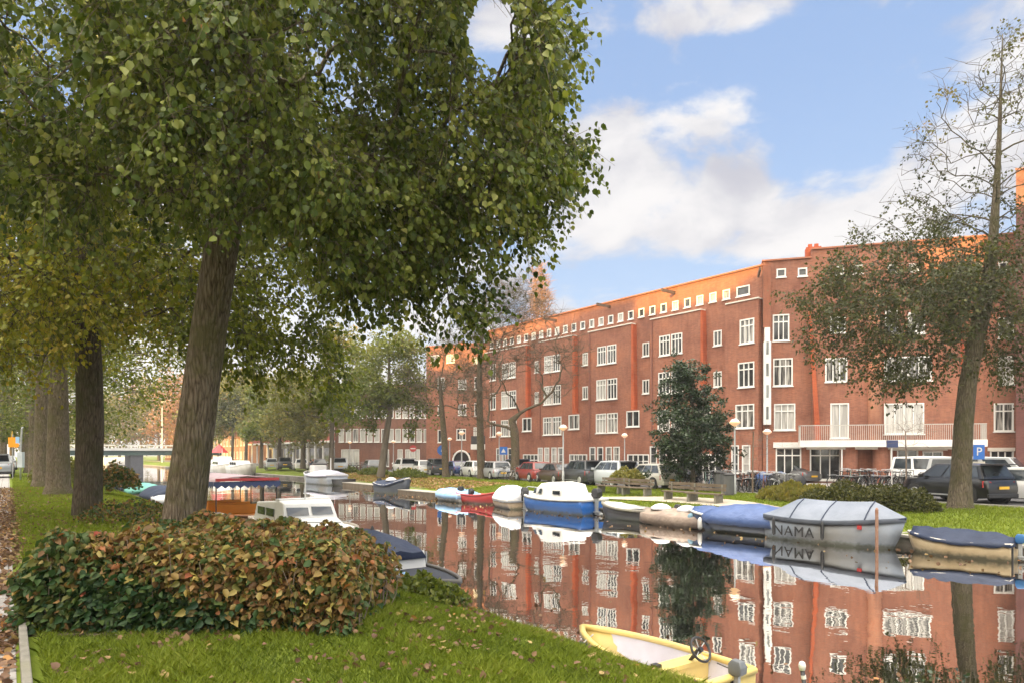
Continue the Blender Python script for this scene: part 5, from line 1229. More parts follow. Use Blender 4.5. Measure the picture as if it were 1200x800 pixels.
# 2 cream dinghy with navy cover
u, v = farboat(1128, 20.45); b = boatroot('covered_dinghy', 'cream wooden dinghy under a taut navy cover, rightmost boat at the far quay', 'boat', u, v, 1, FB, ang=.06); b.scale = (.84,.84,.9)
pl = boat_hull('hull', hull_cream, 2.75, 1.25, .44, .3, .75, parent=b, rub=cream, gw=.035)
cover(pl, tarp_navy, b, 0, 17, .36, over=.05, drape=.06, seed=2, flat=.9); outboard(b, -1.5, .38, cmat('blue_cowl', (.04,.16,.38)), .7)
for y in (.35, -.35): MB().box(-1.42,-1.38, y-.05, y+.05, .0, .42).build('strap', black, b)
MB().tube([(1.35,0,.55),(1.8,-.6,.5),(2.2,-1.2,.42)], .015, n=5).build('rope', rope_m, b)
# 3 blue tarp boat
u, v = farboat(868, 20.6); b = boatroot('covered_boat', 'white and navy motor boat under a bulging blue tarpaulin, between brown barge and grey sloop', 'boat', u, v, 1, FB)
pl = boat_hull('hull', hull_navy, 3.9, 1.75, .52, .2, .85, parent=b, rub=hull_white, gw=.05)
cover(pl, tarp_blue, b, 0, 13, .46, over=.1, drape=.22, seed=3, flat=.42); cover(pl, tarp_blue, b, 12, 17, .25, over=-.12, drape=.02, seed=4, name='foredeck_cover')
fender(b, 1.0, .95, .25, hull_white, .08, .4); fender(b, 1.75, .5, .3, pm('fender_blue', (.16,.28,.36)), .13, .45)
# 4 brown tarp barge
u, v = farboat(800, 20.8); b = boatroot('covered_barge', 'low barge heaped under patched brown and white tarpaulins beside the grey open boat', 'boat', u, v, 1, FB)
pl = boat_hull('hull', hull_black, 3.6, 1.6, .34, .15, .9, parent=b, full=.7); cover(pl, tarp_brown, b, 0, 17, .26, over=.13, drape=.34, seed=5, flat=.45)
for k, (x, y, m) in enumerate(((.9,.2,tarp_white),(-.3,.1,tarp_white),(-1.2,0,tarp_navy))): MB().lathe([(.42,.0),(.38,.1),(.22,.2),(.02,.24)], n=10, c=(x,y,.55)).build('sheet', m, b, smooth=True)
# 5 grey open boat
u, v = farboat(749, 20.9); b = boatroot('open_boat', 'dark open boat with pale grey rim and inner cover, right of the blue cabin boat', 'boat', u, v, 1, FB)
pl = boat_hull('hull', hull_black, 3.9, 1.5, .42, .38, .75, floor=.3, parent=b, rub=conc, gw=.065, floorm=deck_m)
for x in (-1.2, .1, .9): MB().box(x-.12, x+.12, -.58, .58, .33, .37).build('thwart', deck_m, b)
cover(pl, pm('tarp_pale', (.5,.5,.48),(.4,.4,.39), scale=2, rough=.7, bump=1), b, 10, 17, .14, over=-.06, drape=.0, seed=6); outboard(b, -2.0, .38, dark, .7)
# 6 blue cabin cruiser
u, v = farboat(655, 21.0); b = boatroot('cabin_boat', 'bright blue and white cabin boat with two small dark windows and stern outboard', 'boat', u, v, 1, FB)
pl = boat_hull('hull', hull_blue, 4.9, 2.0, .62, .24, .82, parent=b, rub=hull_white, gw=.07)
mb = MB(); fp = [(x, q*bb*.97, z+.01) for q in (-1,) for x, bb, z in pl[9:]]+[(x, bb*.97, z+.01) for x, bb, z in reversed(pl[9:])]; mb.add(fp, [tuple(range(len(fp)))]); mb.build('foredeck', white, b, solid=.03)
cab = MB().loft([[(-1.3,-.86,.6),(-1.3,.86,.6),(-1.12,.68,1.32),(-1.12,-.68,1.32)],[(-.2,-.88,.6),(-.2,.88,.6),(-.2,.72,1.42),(-.2,-.72,1.42)],[(.6,-.85,.62),(.6,.85,.62),(.5,.68,1.34),(.5,-.68,1.34)],[(1.55,-.58,.72),(1.55,.58,.72),(1.3,.40,1.0),(1.3,-.40,1.0)]]).build('cabin', white, b, smooth='auto', bevel=.04)
for x, w in ((.28,.26),(.68,.24)): MB().hexa([(x,.87,.86),(x+w,.85,.86),(x+w,.83,.86),(x,.85,.86),(x+.02,.80,1.1),(x+w-.04,.765,1.09),(x+w-.04,.74,1.09),(x+.02,.77,1.1)]).build('window', gl_car, cab)
MB().box(-1.05,-.55,.83,.86,.88,1.04).build('window', gl_car, cab)
cover(pl, tarp_white, b, 0, 4, .32, over=.0, drape=.06, seed=7, name='stern_cover'); outboard(b, -2.55, .55, black, 1.15)
MB().tube([(1.6,-.55,.75),(2.1,-.35,1.05),(2.4,0,1.1),(2.1,.35,1.05),(1.6,.55,.75)], .018, n=5).build('pulpit', galv, b)
# 7 white covered boat seen from astern
u, v = farboat(600, 20.9); b = boatroot('covered_boat', 'small boat under a rounded white tarpaulin with black outboard, between red and blue boats', 'boat', u, v, 1, FB, ang=-.30)
pl = boat_hull('hull', cmat('hull_tan', (.45,.34,.22)), 3.4, 1.7, .42, .2, .95, parent=b, rub=hull_white); cover(pl, tarp_white, b, 0, 17, .68, over=.03, drape=.1, seed=8, flat=.38); outboard(b, -1.85, .45, black, 1.15)
# 8 red boat
u, v = farboat(565, 21.1); b = boatroot('red_boat', 'small bright red open boat squeezed beside the light blue covered boat', 'boat', u, v, -1, FB, ang=.25)
pl = boat_hull('hull', hull_red, 3.0, 1.35, .45, .5, .8, floor=.15, parent=b, rub=hull_red, floorm=hull_red); MB().box(-.1,.15,-.5,.5,.32,.36).build('thwart', hull_white, b); outboard(b, -1.6, .4, black, .9)
# 9 light blue tarp
u, v = farboat(534, 21.0); b = boatroot('covered_boat', 'dinghy under a crumpled light blue tarpaulin with small dark outboard', 'boat', u, v, 1, FB, ang=-.1)
pl = boat_hull('hull', hull_white, 3.6, 1.75, .4, .2, .9, parent=b); cover(pl, tarp_lblue, b, 0, 17, .34, over=.08, drape=.2, seed=9, flat=.45); outboard(b, -1.95, .3, black, .9)
# 10 inflatable
u, v = farboat(461, 20.7); b = boatroot('covered_boat', 'dark boat with high pointed bow and cover left of the light blue covered boat', 'boat', u, v, -1, FB, ang=.1)
pl = boat_hull('hull', cmat('hull_slate', (.05,.06,.08)), 3.4, 1.5, .55, .75, .8, parent=b, rub=deck_m); cover(pl, tarp_navy, b, 0, 17, .32, over=.05, drape=.08, seed=31, flat=.6); MB().lathe([(.42,.0),(.36,.14),(.1,.26)], n=10, c=(-.3,0,.85)).build('sheet', tarp_white, b, smooth=True); outboard(b, -1.85, .5, black, .9)
# 11 flat work pontoons and small boats farther along
def pontoon(label, px, v, Lp): 
    u, v = farboat(px, v); r = boatroot('pontoon', label, 'pontoon', u, v, 1, 'floating pontoons'); MB().box(-Lp/2, Lp/2, -.5, .5, -.2, .28).build('float', oldwood, r); MB().box(-Lp/2-.03, Lp/2+.03, -.53, .53, .283, .33).build('decking', pm('weathered_planks', (.32,.29,.25), (.40,.37,.32), scale=2, stretch=(.3,6,1), rough=.85), r)
pontoon('low wooden pontoon between the high bowed boat and the light blue one', 492, 21.3, 6.); pontoon('low wooden pontoon left of the high bowed dark boat', 425, 21.4, 6.)
u, v = farboat(398, 20.9); b = boatroot('open_boat', 'small dark open boat with white seat far left of the high bowed dark boat', 'boat', u, v, 1, FB)
boat_hull('hull', hull_black, 4, 1.6, .5, .3, .8, floor=.2, parent=b, floorm=hull_white); MB().box(-.8,-.4,-.5,.5,.2,.55).build('thwart', white, b)
u, v = farboat(378, 20.2); b = boatroot('work_boat', 'grey work boat with low wheelhouse and pale cover moored beyond the small dark boat', 'boat', u, v, 1, FB)
pl = boat_hull('hull', hull_grey, 7, 2.4, .8, .3, .8, parent=b, rub=hull_white); cover(pl, pm('tarp_lilac', (.42,.42,.52),(.5,.5,.58), scale=2, rough=.6, bump=1), b, 0, 12, .5, seed=12, flat=.5)
MB().box(.5,1.7,-.6,.6,.9,1.7).build('cabin', hull_white, b, bevel=.05); MB().tube([(-2,0,1.0),(-2,0,2.4)], .04, n=6).build('mast', white, b)
# 12 white motor yachts
for i, (px, v_, Lq, lab) in enumerate(((283,20.6,8,'white motor yacht with a dark sprayhood, nearest of the three by the leaning trunk'),(262,20.0,9,'tall white motor yacht with wheelhouse beside the red parasol'),(246,20.9,8,'white motor yacht half hidden by the leaning trunk'))):
    u, v = farboat(px, v_); b = boatroot('motor_yacht', lab, 'boat', u, v, -1, 'white motor yachts')
    pl = boat_hull('hull', hull_white, Lq, 2.9, 1.1, .3, .85, parent=b, rub=white); mb = MB(); fp = [(x, -bb*.97, z+.01) for x, bb, z in pl]+[(x, bb*.97, z+.01) for x, bb, z in reversed(pl)]; mb.add(fp, [tuple(range(len(fp)))]); mb.build('deck', white, b)
    cb = MB().loft([[(-2.2,-1.1,1.1),(-2.2,1.1,1.1),(-2.0,.95,1.9+.5*(i == 1)),(-2.0,-.95,1.9+.5*(i == 1))],[(1.0,-1.1,1.1),(1.0,1.1,1.1),(.5,.9,1.9+.5*(i == 1)),(.5,-.9,1.9+.5*(i == 1))],[(2.4,-.8,1.15),(2.4,.8,1.15),(2.0,.6,1.45),(2.0,-.6,1.45)]]).build('cabin', white, b, smooth='auto', bevel=.05)
    for x in (-1.6,-.6,.4): MB().box(x, x+.7, -1.09,-1.04, 1.35, 1.7).build('window', gl_car, cb); 
    MB().box(.75,.95,-.85,.85,1.35,1.75).build('windscreen', gl_car, cb)
    if i == 0: MB().lathe([(1.05,0),(1.0,.45),(.7,.75),(.1,.85)], n=12, c=(-2.6,0,1.1)).build('sprayhood', tarp_green if 0 else pm('hood_dark_green', (.05,.09,.08)), b, smooth=True)
    MB().tube([(-.8,0,1.9),(-.8,0,3.6)], .03, n=5).build('mast', white, b)
    if i == 1: ub = b
p = FAR(257, 20.3); par = thing('parasol', 'half folded red parasol on the white motor yacht', 'parasol', (p.x, p.y, .3)); MB().lathe([(1.35,1.55),(1.3,1.62),(.7,2.2),(.08,2.75),(.02,2.8)], n=8).build('canopy', hull_red, par); MB().tube([(0,0,0),(0,0,2.7)], .03, n=6).build('pole', white, par)
# distant boats through the bridge
for i, (px, w_) in enumerate(((128,0),(140,1),(150,2))):
    p = AT(px, 165+i*10, WATER); b = thing('motor_yacht', ('pale distant boat','second pale distant boat, middle one','rightmost pale distant boat')[i]+' seen under the bridge deck', 'boat', p, ANG_U, 'boats beyond the bridge'); boat_hull('hull', hull_white, 9, 3, 1.1, parent=b); MB().box(-2,1.5,-1.1,1.1,1.0,2.0).build('cabin', white, b, bevel=.1)
# ---- near bank boats
NB = 'boats moored along the near bank'
# yellow dinghy
b = boatroot('yellow_boat', 'yellow and lilac dinghy with steering wheel at the grass edge, nearest boat', 'boat', 5.38, 6.02, 1, NB); b.scale = (.86,.86,.86)
pl = boat_hull('hull', hull_yellow, 2.45, 1.12, .44, .14, .80, floor=.12, parent=b, rub=hull_yellow, floorm=lav, full=.42, gw=.05)
MB().slab([(-.52,-.53),(-.27,-.53),(-.27,.53),(-.52,.53)], .39, .445).box(-.50,-.30,-.49,.49,.13,.39).build('dashboard', hull_yellow, b)
MB().box(-.295,-.285,.15,.4,.2,.38).build('panel', dark, b); MB().box(-.44,-.34,.36,.46,.446,.49).build('vent', black, b)
sw_ = thing('x', None, None); bpy.data.objects.remove(sw_)
wc = Vector((-.60,-.20,.62)); tl = Matrix.Rotation(R(-58), 3, 'Y')
wh = MB().tube([wc+tl@Vector((.16*math.cos(a), .16*math.sin(a), 0)) for a in np.linspace(0, 2*PI, 28, endpoint=False)], .017, n=8, close=True).build('steering_wheel', black, b, smooth=True)
mb = MB()
for k in range(6): a = k*PI/3; mb.tube([wc+tl@Vector((.03*math.cos(a), .03*math.sin(a), -.02)), wc+tl@Vector((.155*math.cos(a), .155*math.sin(a), 0))], .007, n=5)
mb.build('spokes', galv, wh); mb = MB(); mb.tube([wc+tl@Vector((0,0,.02)), wc+tl@Vector((0,0,-.03)), Vector((-.42,-.20,.43))], [.035,.04,.02], n=10).build('hub', black, wh)
MB().slab([(-1.15,-.42),(-.95,-.44),(-.95,.44),(-1.15,.42)], .30, .34).build('stern_seat', hull_yellow, b)
mb = MB().tube([(-.85,.2,.15),(-.68,.0,.17),(-.6,.2,.16),(-.75,.3,.18),(-.88,.1,.2)], .012, n=5); mb.build('rope', black, b)
mb = MB().tube([(.5+.16*math.cos(a),.1+.12*math.sin(a),.14+.004*a) for a in np.linspace(0, 5, 14)], .012, n=5); mb.build('rope', galv, b)
ob = outboard(b, -1.28, .40, pm('cowl_grey', (.10,.11,.12), (.16,.17,.18), rough=.5), .52)
fender(b, -1.0, .62, .25, hull_white, .06, .3)
MB().tube([(1.1,.1,.5),(.8,.6,.5)], .012, n=5).build('mooring_line', rope_m, b)
# black tyre-like bank fender
fd = thing('bank_fender', 'long black rubber fender lying between the grass and the yellow dinghy', 'fender', UV(5.3, 5.28, -.62), ANG_U); MB().tube([(-.55,0,0),(.0,.02,-.01),(.55,0,.02)], .06, n=10).build('roll', rubber, fd, smooth=True)
# white tipped pole
q = AT(940, 5.6, CAMZ-(776-HY)*5.6/F); po = thing('mooring_pole', 'thin black mooring pole with a white knob leaning out of the water', 'pole', (q.x+.12, q.y-.05, WATER-.1))
MB().tube([(0,0,0),(-.12,.05,q.z-WATER+.05)], .018, n=8).build('pole', black, po, smooth=True); MB().lathe([(.005,-.03),(.022,-.02),(.030,.02),(.022,.045),(.003,.055)], n=12, c=(-.12,.05,q.z-WATER+.06)).build('knob', white, po, smooth=True)
MB().tube([(-.108,.045,q.z-WATER-.03),(-.112,.047,q.z-WATER-.0)], .021, n=8).build('ring', white, po)
# navy canopy sloop
b = boatroot('canopy_boat', 'dark blue sloop with a domed navy canopy on thin stays, behind the shrub', 'boat', 12.3, 5.95, -1, NB); b.scale = (.85,.92,.88)
pl = boat_hull('hull', hull_navy, 6.0, 1.42, .60, .12, .8, floor=.1, parent=b, rub=pm('rub_grey', (.13,.125,.12)), full=.5, gw=.045)
cx = -.75; rings = []
for i in range(9):
    t = i/8; x = cx-1.35+2.9*t; hgt = .25+.36*math.sin(PI*min(1,t*1.0+.02))**.7; wy = .82*(.42+.58*math.sin(PI*(.14+.72*t))**.7)
    wr = .02*math.sin(i*2.3); rings.append([(x, -wy, .86-.1*abs(t-.5)+wr), (x, -wy*.85, .86+hgt*.30+wr), (x, -wy*.45, .76+hgt*.72-wr), (x, 0, .76+hgt*.95), (x, wy*.45, .76+hgt*.72+wr), (x, wy*.85, .86+hgt*.30-wr), (x, wy, .86-.1*abs(t-.5)+wr)])
cn = MB().loft(rings, True, True, closed=False).build('canopy', tarp_navy, b, smooth='auto', solid=.012)
MB().lathe([(.05,0),(.04,.06),(.01,.12)], n=8, c=(cx+.1,0,1.31)).build('finial', dark, cn)
MB().loft([[(cx+1.50,-.62,.50),(cx+1.50,.62,.50),(cx+1.40,.62,.95),(cx+1.40,-.62,.95)],[(cx+1.53,-.62,.50),(cx+1.53,.62,.50),(cx+1.43,.62,.95),(cx+1.43,-.62,.95)]]).build('windscreen', white, b)
for x in (cx-1.2, cx+.1, cx+1.4):
    for y in (-.68, .68): MB().tube([(x,y,.5),(x,y,.92)], .02, n=6).build('post', galv, b)
for y in (-.67, .67): MB().add([(cx-1.2,y,.52),(cx+1.4,y,.52),(cx+1.4,y*.99,.88),(cx-1.2,y*.99,.88)], [(0,1,2,3)]).build('side_screen', gl_pale, b)
for x in (cx+.6, cx+1.25): fender(b, x, -.80, .34, tarp_navy, .08, .3)
mb = MB(); fp = [(x, -bb*.95, z-.02) for x, bb, z in pl[11:]]+[(x, bb*.95, z-.02) for x, bb, z in reversed(pl[11:])]; mb.add(fp, [tuple(range(len(fp)))]).build('foredeck', pm('deck_dark', (.03,.035,.05)), b)
mb = MB().tube([(1.6,-.5,.63),(1.65,-.3,.68),(1.8,-.4,.66),(1.6,-.35,.63)], .02, n=6); mb.build('rope', pm('rope_blue', (.3,.5,.75)), b)
# turquoise float in front of it
tf = thing('float', 'pale turquoise flat float just past the long dark blue bow', 'float', UV(7.55, 5.9, WATER), ANG_U); MB().slab([(-.35,-.3),(.35,-.25),(.42,.0),(.35,.25),(-.35,.3)], -.05, .10).build('board', pm('turquoise', (.3,.55,.56)), tf, bevel=.02)
# white cabin cruiser pointing to the viewer
b = boatroot('cabin_cruiser', 'white cabin cruiser with wide split windscreen and pale rimmed foredeck, behind the shrub', 'boat', 19.2, 6.85, -1, NB); b.scale = (.84,.82,.82)
pl = boat_hull('hull', hull_white, 6.6, 2.4, .85, .12, .85, parent=b, rub=cmat('rim_tan', (.42,.36,.28)), full=.5, gw=.075)
mb = MB(); fp = [(x, -bb*.97, z+.01) for x, bb, z in pl]+[(x, bb*.97, z+.01) for x, bb, z in reversed(pl)]; mb.add(fp, [tuple(range(len(fp)))]); mb.build('deck', white, b)
cb = MB().loft([[(-2.6,-1.05,.85),(-2.6,1.05,.85),(-2.5,.95,1.55),(-2.5,-.95,1.55)],[(.1,-1.02,.85),(.1,1.02,.85),(-.1,.90,1.72),(-.1,-.90,1.72)],[(.62,-.98,.85),(.62,.98,.85),(.22,.86,1.62),(.22,-.86,1.62)]]).build('cabin', white, b, smooth='auto', bevel=.04)
MB().loft([[(.62,-.96,.86),(.62,.96,.86),(.55,.9,1.12),(.55,-.9,1.12)],[(2.1,-.62,.92),(2.1,.62,.92),(1.95,.5,1.05),(1.95,-.5,1.05)]]).build('trunk_cabin', white, b, smooth='auto', bevel=.04)
for s_ in (-1, 1):
    y0, y1 = sorted((s_*.06, s_*.80)); f = lambda z: .62-(z-.85)*.52+.035
    MB().hexa([(f(1.22),y0,1.22),(f(1.22),y1,1.22),(f(1.22)-.02,y1,1.22),(f(1.22)-.02,y0,1.22),(f(1.5),y0,1.5),(f(1.5),y1*.95,1.47),(f(1.5)-.02,y1*.95,1.47),(f(1.5)-.02,y0,1.5)]).build('windscreen', gl_car, cb)
    for x in (-2.2,-1.2): MB().box(x, x+.8, s_*1.0-.01, s_*1.0+.01, 1.15, 1.42).build('window', gl_car, cb)
    MB().tube([(.8,s_*.95,.95),(2.2,s_*.75,1.15),(3.3,s_*.12,1.2)], .016, n=6).build('rail', galv, b)
MB().tube([(-.1,0,1.7),(-.1,0,2.55)], .025, n=6).build('mast', white, b); MB().box(-.5,-.1,-.9,.9,1.70,1.76).build('roof_rail', white, b)
for x in (.2, 1.3): fender(b, x, -1.3, .55, tarp_navy, .09, .38)
MB().tube([(3.3,.05,.95),(3.5,-.6,.7),(3.3,-1.6,.75)], .014, n=5).build('rope', rope_m, b)
# salon boat with scalloped awning
b = boatroot('awning_boat', 'open boat with a navy scalloped awning on thin posts and orange seats', 'boat', 27.6, 6.9, -1, NB)
pl = boat_hull('hull', teak, 7.5, 2.3, .5, .18, .85, floor=.05, parent=b, rub=pm('varnish', (.22,.10,.05)), floorm=teak)
aw = MB().loft([[(x, -1.15, 1.72-.01*abs(x)), (x, -.6, 1.88), (x, 0, 1.93), (x, .6, 1.88), (x, 1.15, 1.72-.01*abs(x))] for x in np.linspace(-2.8, 2.3, 7)], closed=False, cap0=False, cap1=False).build('awning', pm('awning_top', (.34,.24,.26), (.42,.34,.36), rough=.8), b, smooth=True, solid=.03)
mb = MB()
def scal(p0, p1, n_):
    for i in range(n_):
        a = Vector(p0).lerp(Vector(p1), i/n_); c_ = Vector(p0).lerp(Vector(p1), (i+1)/n_); m_ = (a+c_)/2
        mb.add([a, c_, c_+Vector((0,0,-.14)), m_+Vector((0,0,-.24)), a+Vector((0,0,-.14))], [(0,1,2,3,4)])
scal((-2.8,-1.16,1.74),(2.3,-1.16,1.74),18); scal((-2.8,1.16,1.74),(2.3,1.16,1.74),18); scal((2.31,-1.15,1.74),(2.31,1.15,1.74),9)
mb.build('valance', pm('valance_navy', (.05,.07,.16)), aw, solid=.01)
mb = MB(); scal((2.33,-1.15,1.80),(2.33,1.15,1.80),1); MB().box(2.3,2.34,-1.1,1.1,1.76,1.86).build('trim', hull_red, aw)
for x in (-2.7,-1.1,.6,2.2):
    for y in (-1.05, 1.05): MB().tube([(x,y,.45),(x,y,1.75)], .022, n=6).build('post', dark, b)
for x in (-1.8,-.4,1.0): MB().box(x,x+.6,-.8,.8,.25,.5).box(x,x+.12,-.8,.8,.5,.85).build('seat', seatorange, b, bevel=.03)
jt = thing('jetty', 'short weathered plank jetty beside the white cabin cruiser', 'jetty', UV(24.2, 5.7, -.45), ANG_U); MB().box(-1.6,1.6,-.35,.5,-.06,.0).build('planks', MATS['weathered_planks'], jt); 
for x in (-1.4, 1.4): MB().box(x-.06,x+.06,.35,.47,-.9,-.062).build('pile', oldwood, jt)
# covered boats at the near bank farther on
for i, (u_, m_, hm, lab, h_) in enumerate(((41.0,tarp_navy,hull_navy,'low boat under a dark navy tarpaulin just left of the leaning trunk',.5),(46.5,tarp_green,hull_white,'boat under a turquoise green tarpaulin beside the second trunk',.45),(52.0,tarp_navy,hull_grey,'grey boat with dark cover beyond the turquoise green tarpaulin',.4),(36.5,tarp_white,hull_white,'small white boat with outboard left of the leaning trunk',.2))):
    b = boatroot('covered_boat', lab, 'boat', u_, 6.7, -1 if i % 2 else 1, NB); pl = boat_hull('hull', hm, 4.8, 1.9, .5, .25, .85, parent=b, rub=hull_white if i % 2 else None); cover(pl, m_, b, 0, 17, h_, seed=20+i, flat=.45, drape=.15)
    if i == 3: outboard(b, -2.5, .5, black)

# ------------------------------------------------------------------ cars
tail_m = cmat('tail_lamp_red', (.5,.02,.015), .25); lamp_m = cmat('head_lamp', (.7,.72,.74), .15); plate_m = cmat('number_plate_yellow', (.85,.50,.04), .5); rim_m = pm('alloy', (.42,.42,.43), (.5,.5,.5), rough=.35, metal=.6)
CAR = {}
def paint(name, c, metal=0.): return pm('paint_'+name, c, tuple(x*.93 for x in c), scale=.7, rough=.28, metal=metal, coat=.35)
PAINT = dict(black=(.008,.008,.010), white=(.74,.74,.73), silver=(.42,.43,.44), grey=(.13,.135,.14), darkgrey=(.065,.068,.072), blue=(.035,.06,.17), red=(.24,.035,.03), brown=(.07,.045,.035), pale=(.50,.53,.56), beige=(.56,.53,.47))
def make_car(kind, colr, label, loc, rot, group='cars parked along the far side of the canal'):
    key = (kind, colr)
    if key in CAR: return dup(CAR[key], loc, rot, label, group)
    if kind == 'van': Lc, Wc, Hc, hood, ws, rb, rr = 4.7, 1.86, 1.92, 1.85, 1.15, -2.25, -2.1
    elif kind == 'saloon': Lc, Wc, Hc, hood, ws, rb, rr = 4.4, 1.76, 1.42, .95, .35, -1.75, -.95
    elif kind == 'suv': Lc, Wc, Hc, hood, ws, rb, rr = 4.15, 1.84, 1.64, 1.22, .45, -1.93, -1.62
    else: Lc, Wc, Hc, hood, ws, rb, rr = 3.95, 1.74, 1.48, 1.18, .42, -1.86, -1.45
    belt = {'van':1.12,'suv':1.05}.get(kind, .92); hz_ = belt-(.07 if kind in ('suv','hatch') else .13) if kind != 'van' else .98; w = Wc/2; X0, X1 = -Lc/2, Lc/2
    root = thing('parked_car' if kind != 'van' else 'parked_van', label, 'car' if kind != 'van' else 'van', loc, rot, group)
    m = paint(colr, PAINT[colr], .35 if colr in ('silver','grey','darkgrey','blue') else 0)
    def sec(x, zt, wy, zb=.24): return [(x,-wy*.93,zb),(x,-wy,zb+.22),(x,-wy,zt-.14),(x,-wy*.95,zt-.03),(x,-wy*.84,zt),(x,wy*.84,zt),(x,wy*.95,zt-.03),(x,wy,zt-.14),(x,wy,zb+.22),(x,wy*.93,zb)]
    st = [(X0,belt-.22,w*.84,.34),(X0+.10,belt-.06,w*.93,.27),(X0+.35,belt,w*.99,.24),(-.6,belt,w,.22),(hood-.35,belt-.01,w,.22),(hood,belt-.05,w*.995,.22),(hood+.35,hz_,w*.98,.24),(X1-.28,hz_-.05,w*.94,.26),(X1-.07,hz_-.16,w*.86,.28),(X1,hz_-.34,w*.76,.34)]
    body = MB().loft([sec(*s_) for s_ in st]).build('body', m, root, smooth='auto')
    # greenhouse
    def g4(x, z, wy): return [(x,-wy,z),(x,wy,z)]
    zb = belt-.02; cab = MB(); tw = w*.76
    cab.add([(rb,-w*.93,zb),(rb,w*.93,zb),(hood,w*.92,zb-.03),(hood,-w*.92,zb-.03),(rr,-tw*.98,Hc-.05),(rr,tw*.98,Hc-.05),(ws,tw*.97,Hc-.04),(ws,-tw*.97,Hc-.04),((rr+ws)/2,-tw*1.0,Hc),((rr+ws)/2,tw*1.0,Hc)],
        [(0,1,5,4),(1,2,6,9,5),(2,3,7,6),(3,0,4,8,7),(4,5,9,8),(8,9,6,7)])
    cab.build('cabin', m, root, smooth='auto', bevel=.03)
    # glass panels slightly proud
    def lerp3(a, b, t): return tuple(a[i]+(b[i]-a[i])*t for i in range(3))
    def quad(p, t0, t1, s0, s1, o):   # p: bl, br, tr, tl ; shrink
        f = lambda a, b: lerp3(lerp3(p[0], p[1], a), lerp3(p[3], p[2], a), b)
        q = [f(t0,s0), f(t1,s0), f(t1,s1), f(t0,s1)]; n_ = (Vector(p[1])-Vector(p[0])).cross(Vector(p[3])-Vector(p[0])).normalized()*o
        return [tuple(Vector(a)+n_) for a in q]
    for s_ in (-1, 1):
        P = [(rb,s_*w*.93,zb),(hood,s_*w*.92,zb-.03),(ws,s_*tw*.985,Hc-.03),(rr,s_*tw*.985,Hc-.03)]
        for a, b_ in ((.06,.30),(.33,.60),(.63,.90)) if kind != 'van' else ((.05,.30),(.34,.62),(.66,.93)):
            q = quad(P, a, b_, .10, .86, .012*(-s_)*(1)); cc_ = MB().add(q, [(0,1,2,3)]).build('window', gl_car, root, solid=.008)
        MB().box(hood-.45, hood-.27, s_*(w+.02), s_*(w+.17), belt-.02, belt+.13).build('mirror', m, root, bevel=.03)
    P = [(hood,-w*.92,zb-.03),(hood,w*.92,zb-.03),(ws,tw*.97,Hc-.04),(ws,-tw*.97,Hc-.04)]; MB().add(quad(P,.07,.93,.12,.93,.012), [(0,1,2,3)]).build('windscreen', gl_car, root, solid=.008)
    P = [(rb,w*.93,zb),(rb,-w*.93,zb),(rr,-tw*.98,Hc-.05),(rr,tw*.98,Hc-.05)]; MB().add(quad(P,.09,.91,.14,.9,.014), [(0,1,2,3)]).build('rear_window', gl_car, root, solid=.008)
    for s_ in (-1, 1):
        MB().hexa([(X0+.0,s_*w*.60,belt-.36),(X0+.14,s_*w*.965,belt-.36),(X0+.2,s_*w*.95,belt-.36),(X0+.06,s_*w*.6,belt-.36),(X0+.03,s_*w*.66,belt-.12),(X0+.17,s_*w*.965,belt-.10),(X0+.2,s_*w*.95,belt-.10),(X0+.09,s_*w*.66,belt-.12)]).build('tail_lamp', tail_m, root)
        MB().hexa([(X1-.03,s_*w*.5,hz_-.40),(X1-.25,s_*w*.93,hz_-.38),(X1-.3,s_*w*.9,hz_-.38),(X1-.08,s_*w*.5,hz_-.40),(X1-.06,s_*w*.5,hz_-.25),(X1-.27,s_*w*.94,hz_-.20),(X1-.3,s_*w*.9,hz_-.20),(X1-.12,s_*w*.5,hz_-.25)]).build('headlight', lamp_m, root)
    MB().box(X0-.03, X0+.06, -w*.86, w*.86, .26, .44).build('bumper', black if kind == 'suv' else m, root, bevel=.03); MB().box(X1-.08, X1+.01, -w*.7, w*.7, .24, .42).build('bumper', black, root, bevel=.03)
    MB().box(X0-.045, X0-.032, -.26, .26, .50 if kind != 'suv' else .62, .61 if kind != 'suv' else .73).build('number_plate', plate_m, root)
    MB().box(X1-.02, X1+.012, -w*.45, w*.45, hz_-.40, hz_-.27).build('grille', black, root)
    if kind == 'suv': MB().box(-1.1,.95,w*.995,w*1.015,.30,.36).build('side_trim', rim_m, root); MB().box(X0-.12,rr-.0,-tw*.9,tw*.9,Hc-.05,Hc-.01).build('spoiler', black, root)
    R_ = .33 if kind != 'suv' else .36
    for x in (X0+.78, X1-.82):
        for s_ in (-1, 1):
            MB().lathe([(R_+.06,-.004),(R_+.06,.008)], n=20, c=(x, s_*(w-.0), R_), axis='y').build('wheel_arch', black, root)
            ty = MB().lathe([(R_*.6,-.1),(R_*.96,-.1),(R_,-.06),(R_,.07),(R_*.96,.1),(R_*.6,.1)], n=22, c=(x, s_*(w-.07), R_), axis='y').build('wheel', rubber, root, smooth='auto')
            mb = MB().lathe([(R_*.64,-.01),(R_*.60,.015),(R_*.58,-.0)], n=18, c=(x, s_*(w+.035), R_), axis='y')
            for k in range(6): a = k*PI/3; mb.box(x-.001, x+.001, 0, 0, 0, 0) if 0 else None
            mb.build('rim', rim_m, ty)
    CAR[key] = root
    return root
def carp(px, basey, kind, colr, label, rot=None, H=2.02, **k):
    Y = F*H/(basey-HY); p = AT(px, Y, -.408); 
    return make_car(kind, colr, label, p, R(112) if rot is None else rot, **k)
carp(1121, 587.2, 'suv', 'black', 'black car with yellow plate parked behind the large tree at right', R(106))
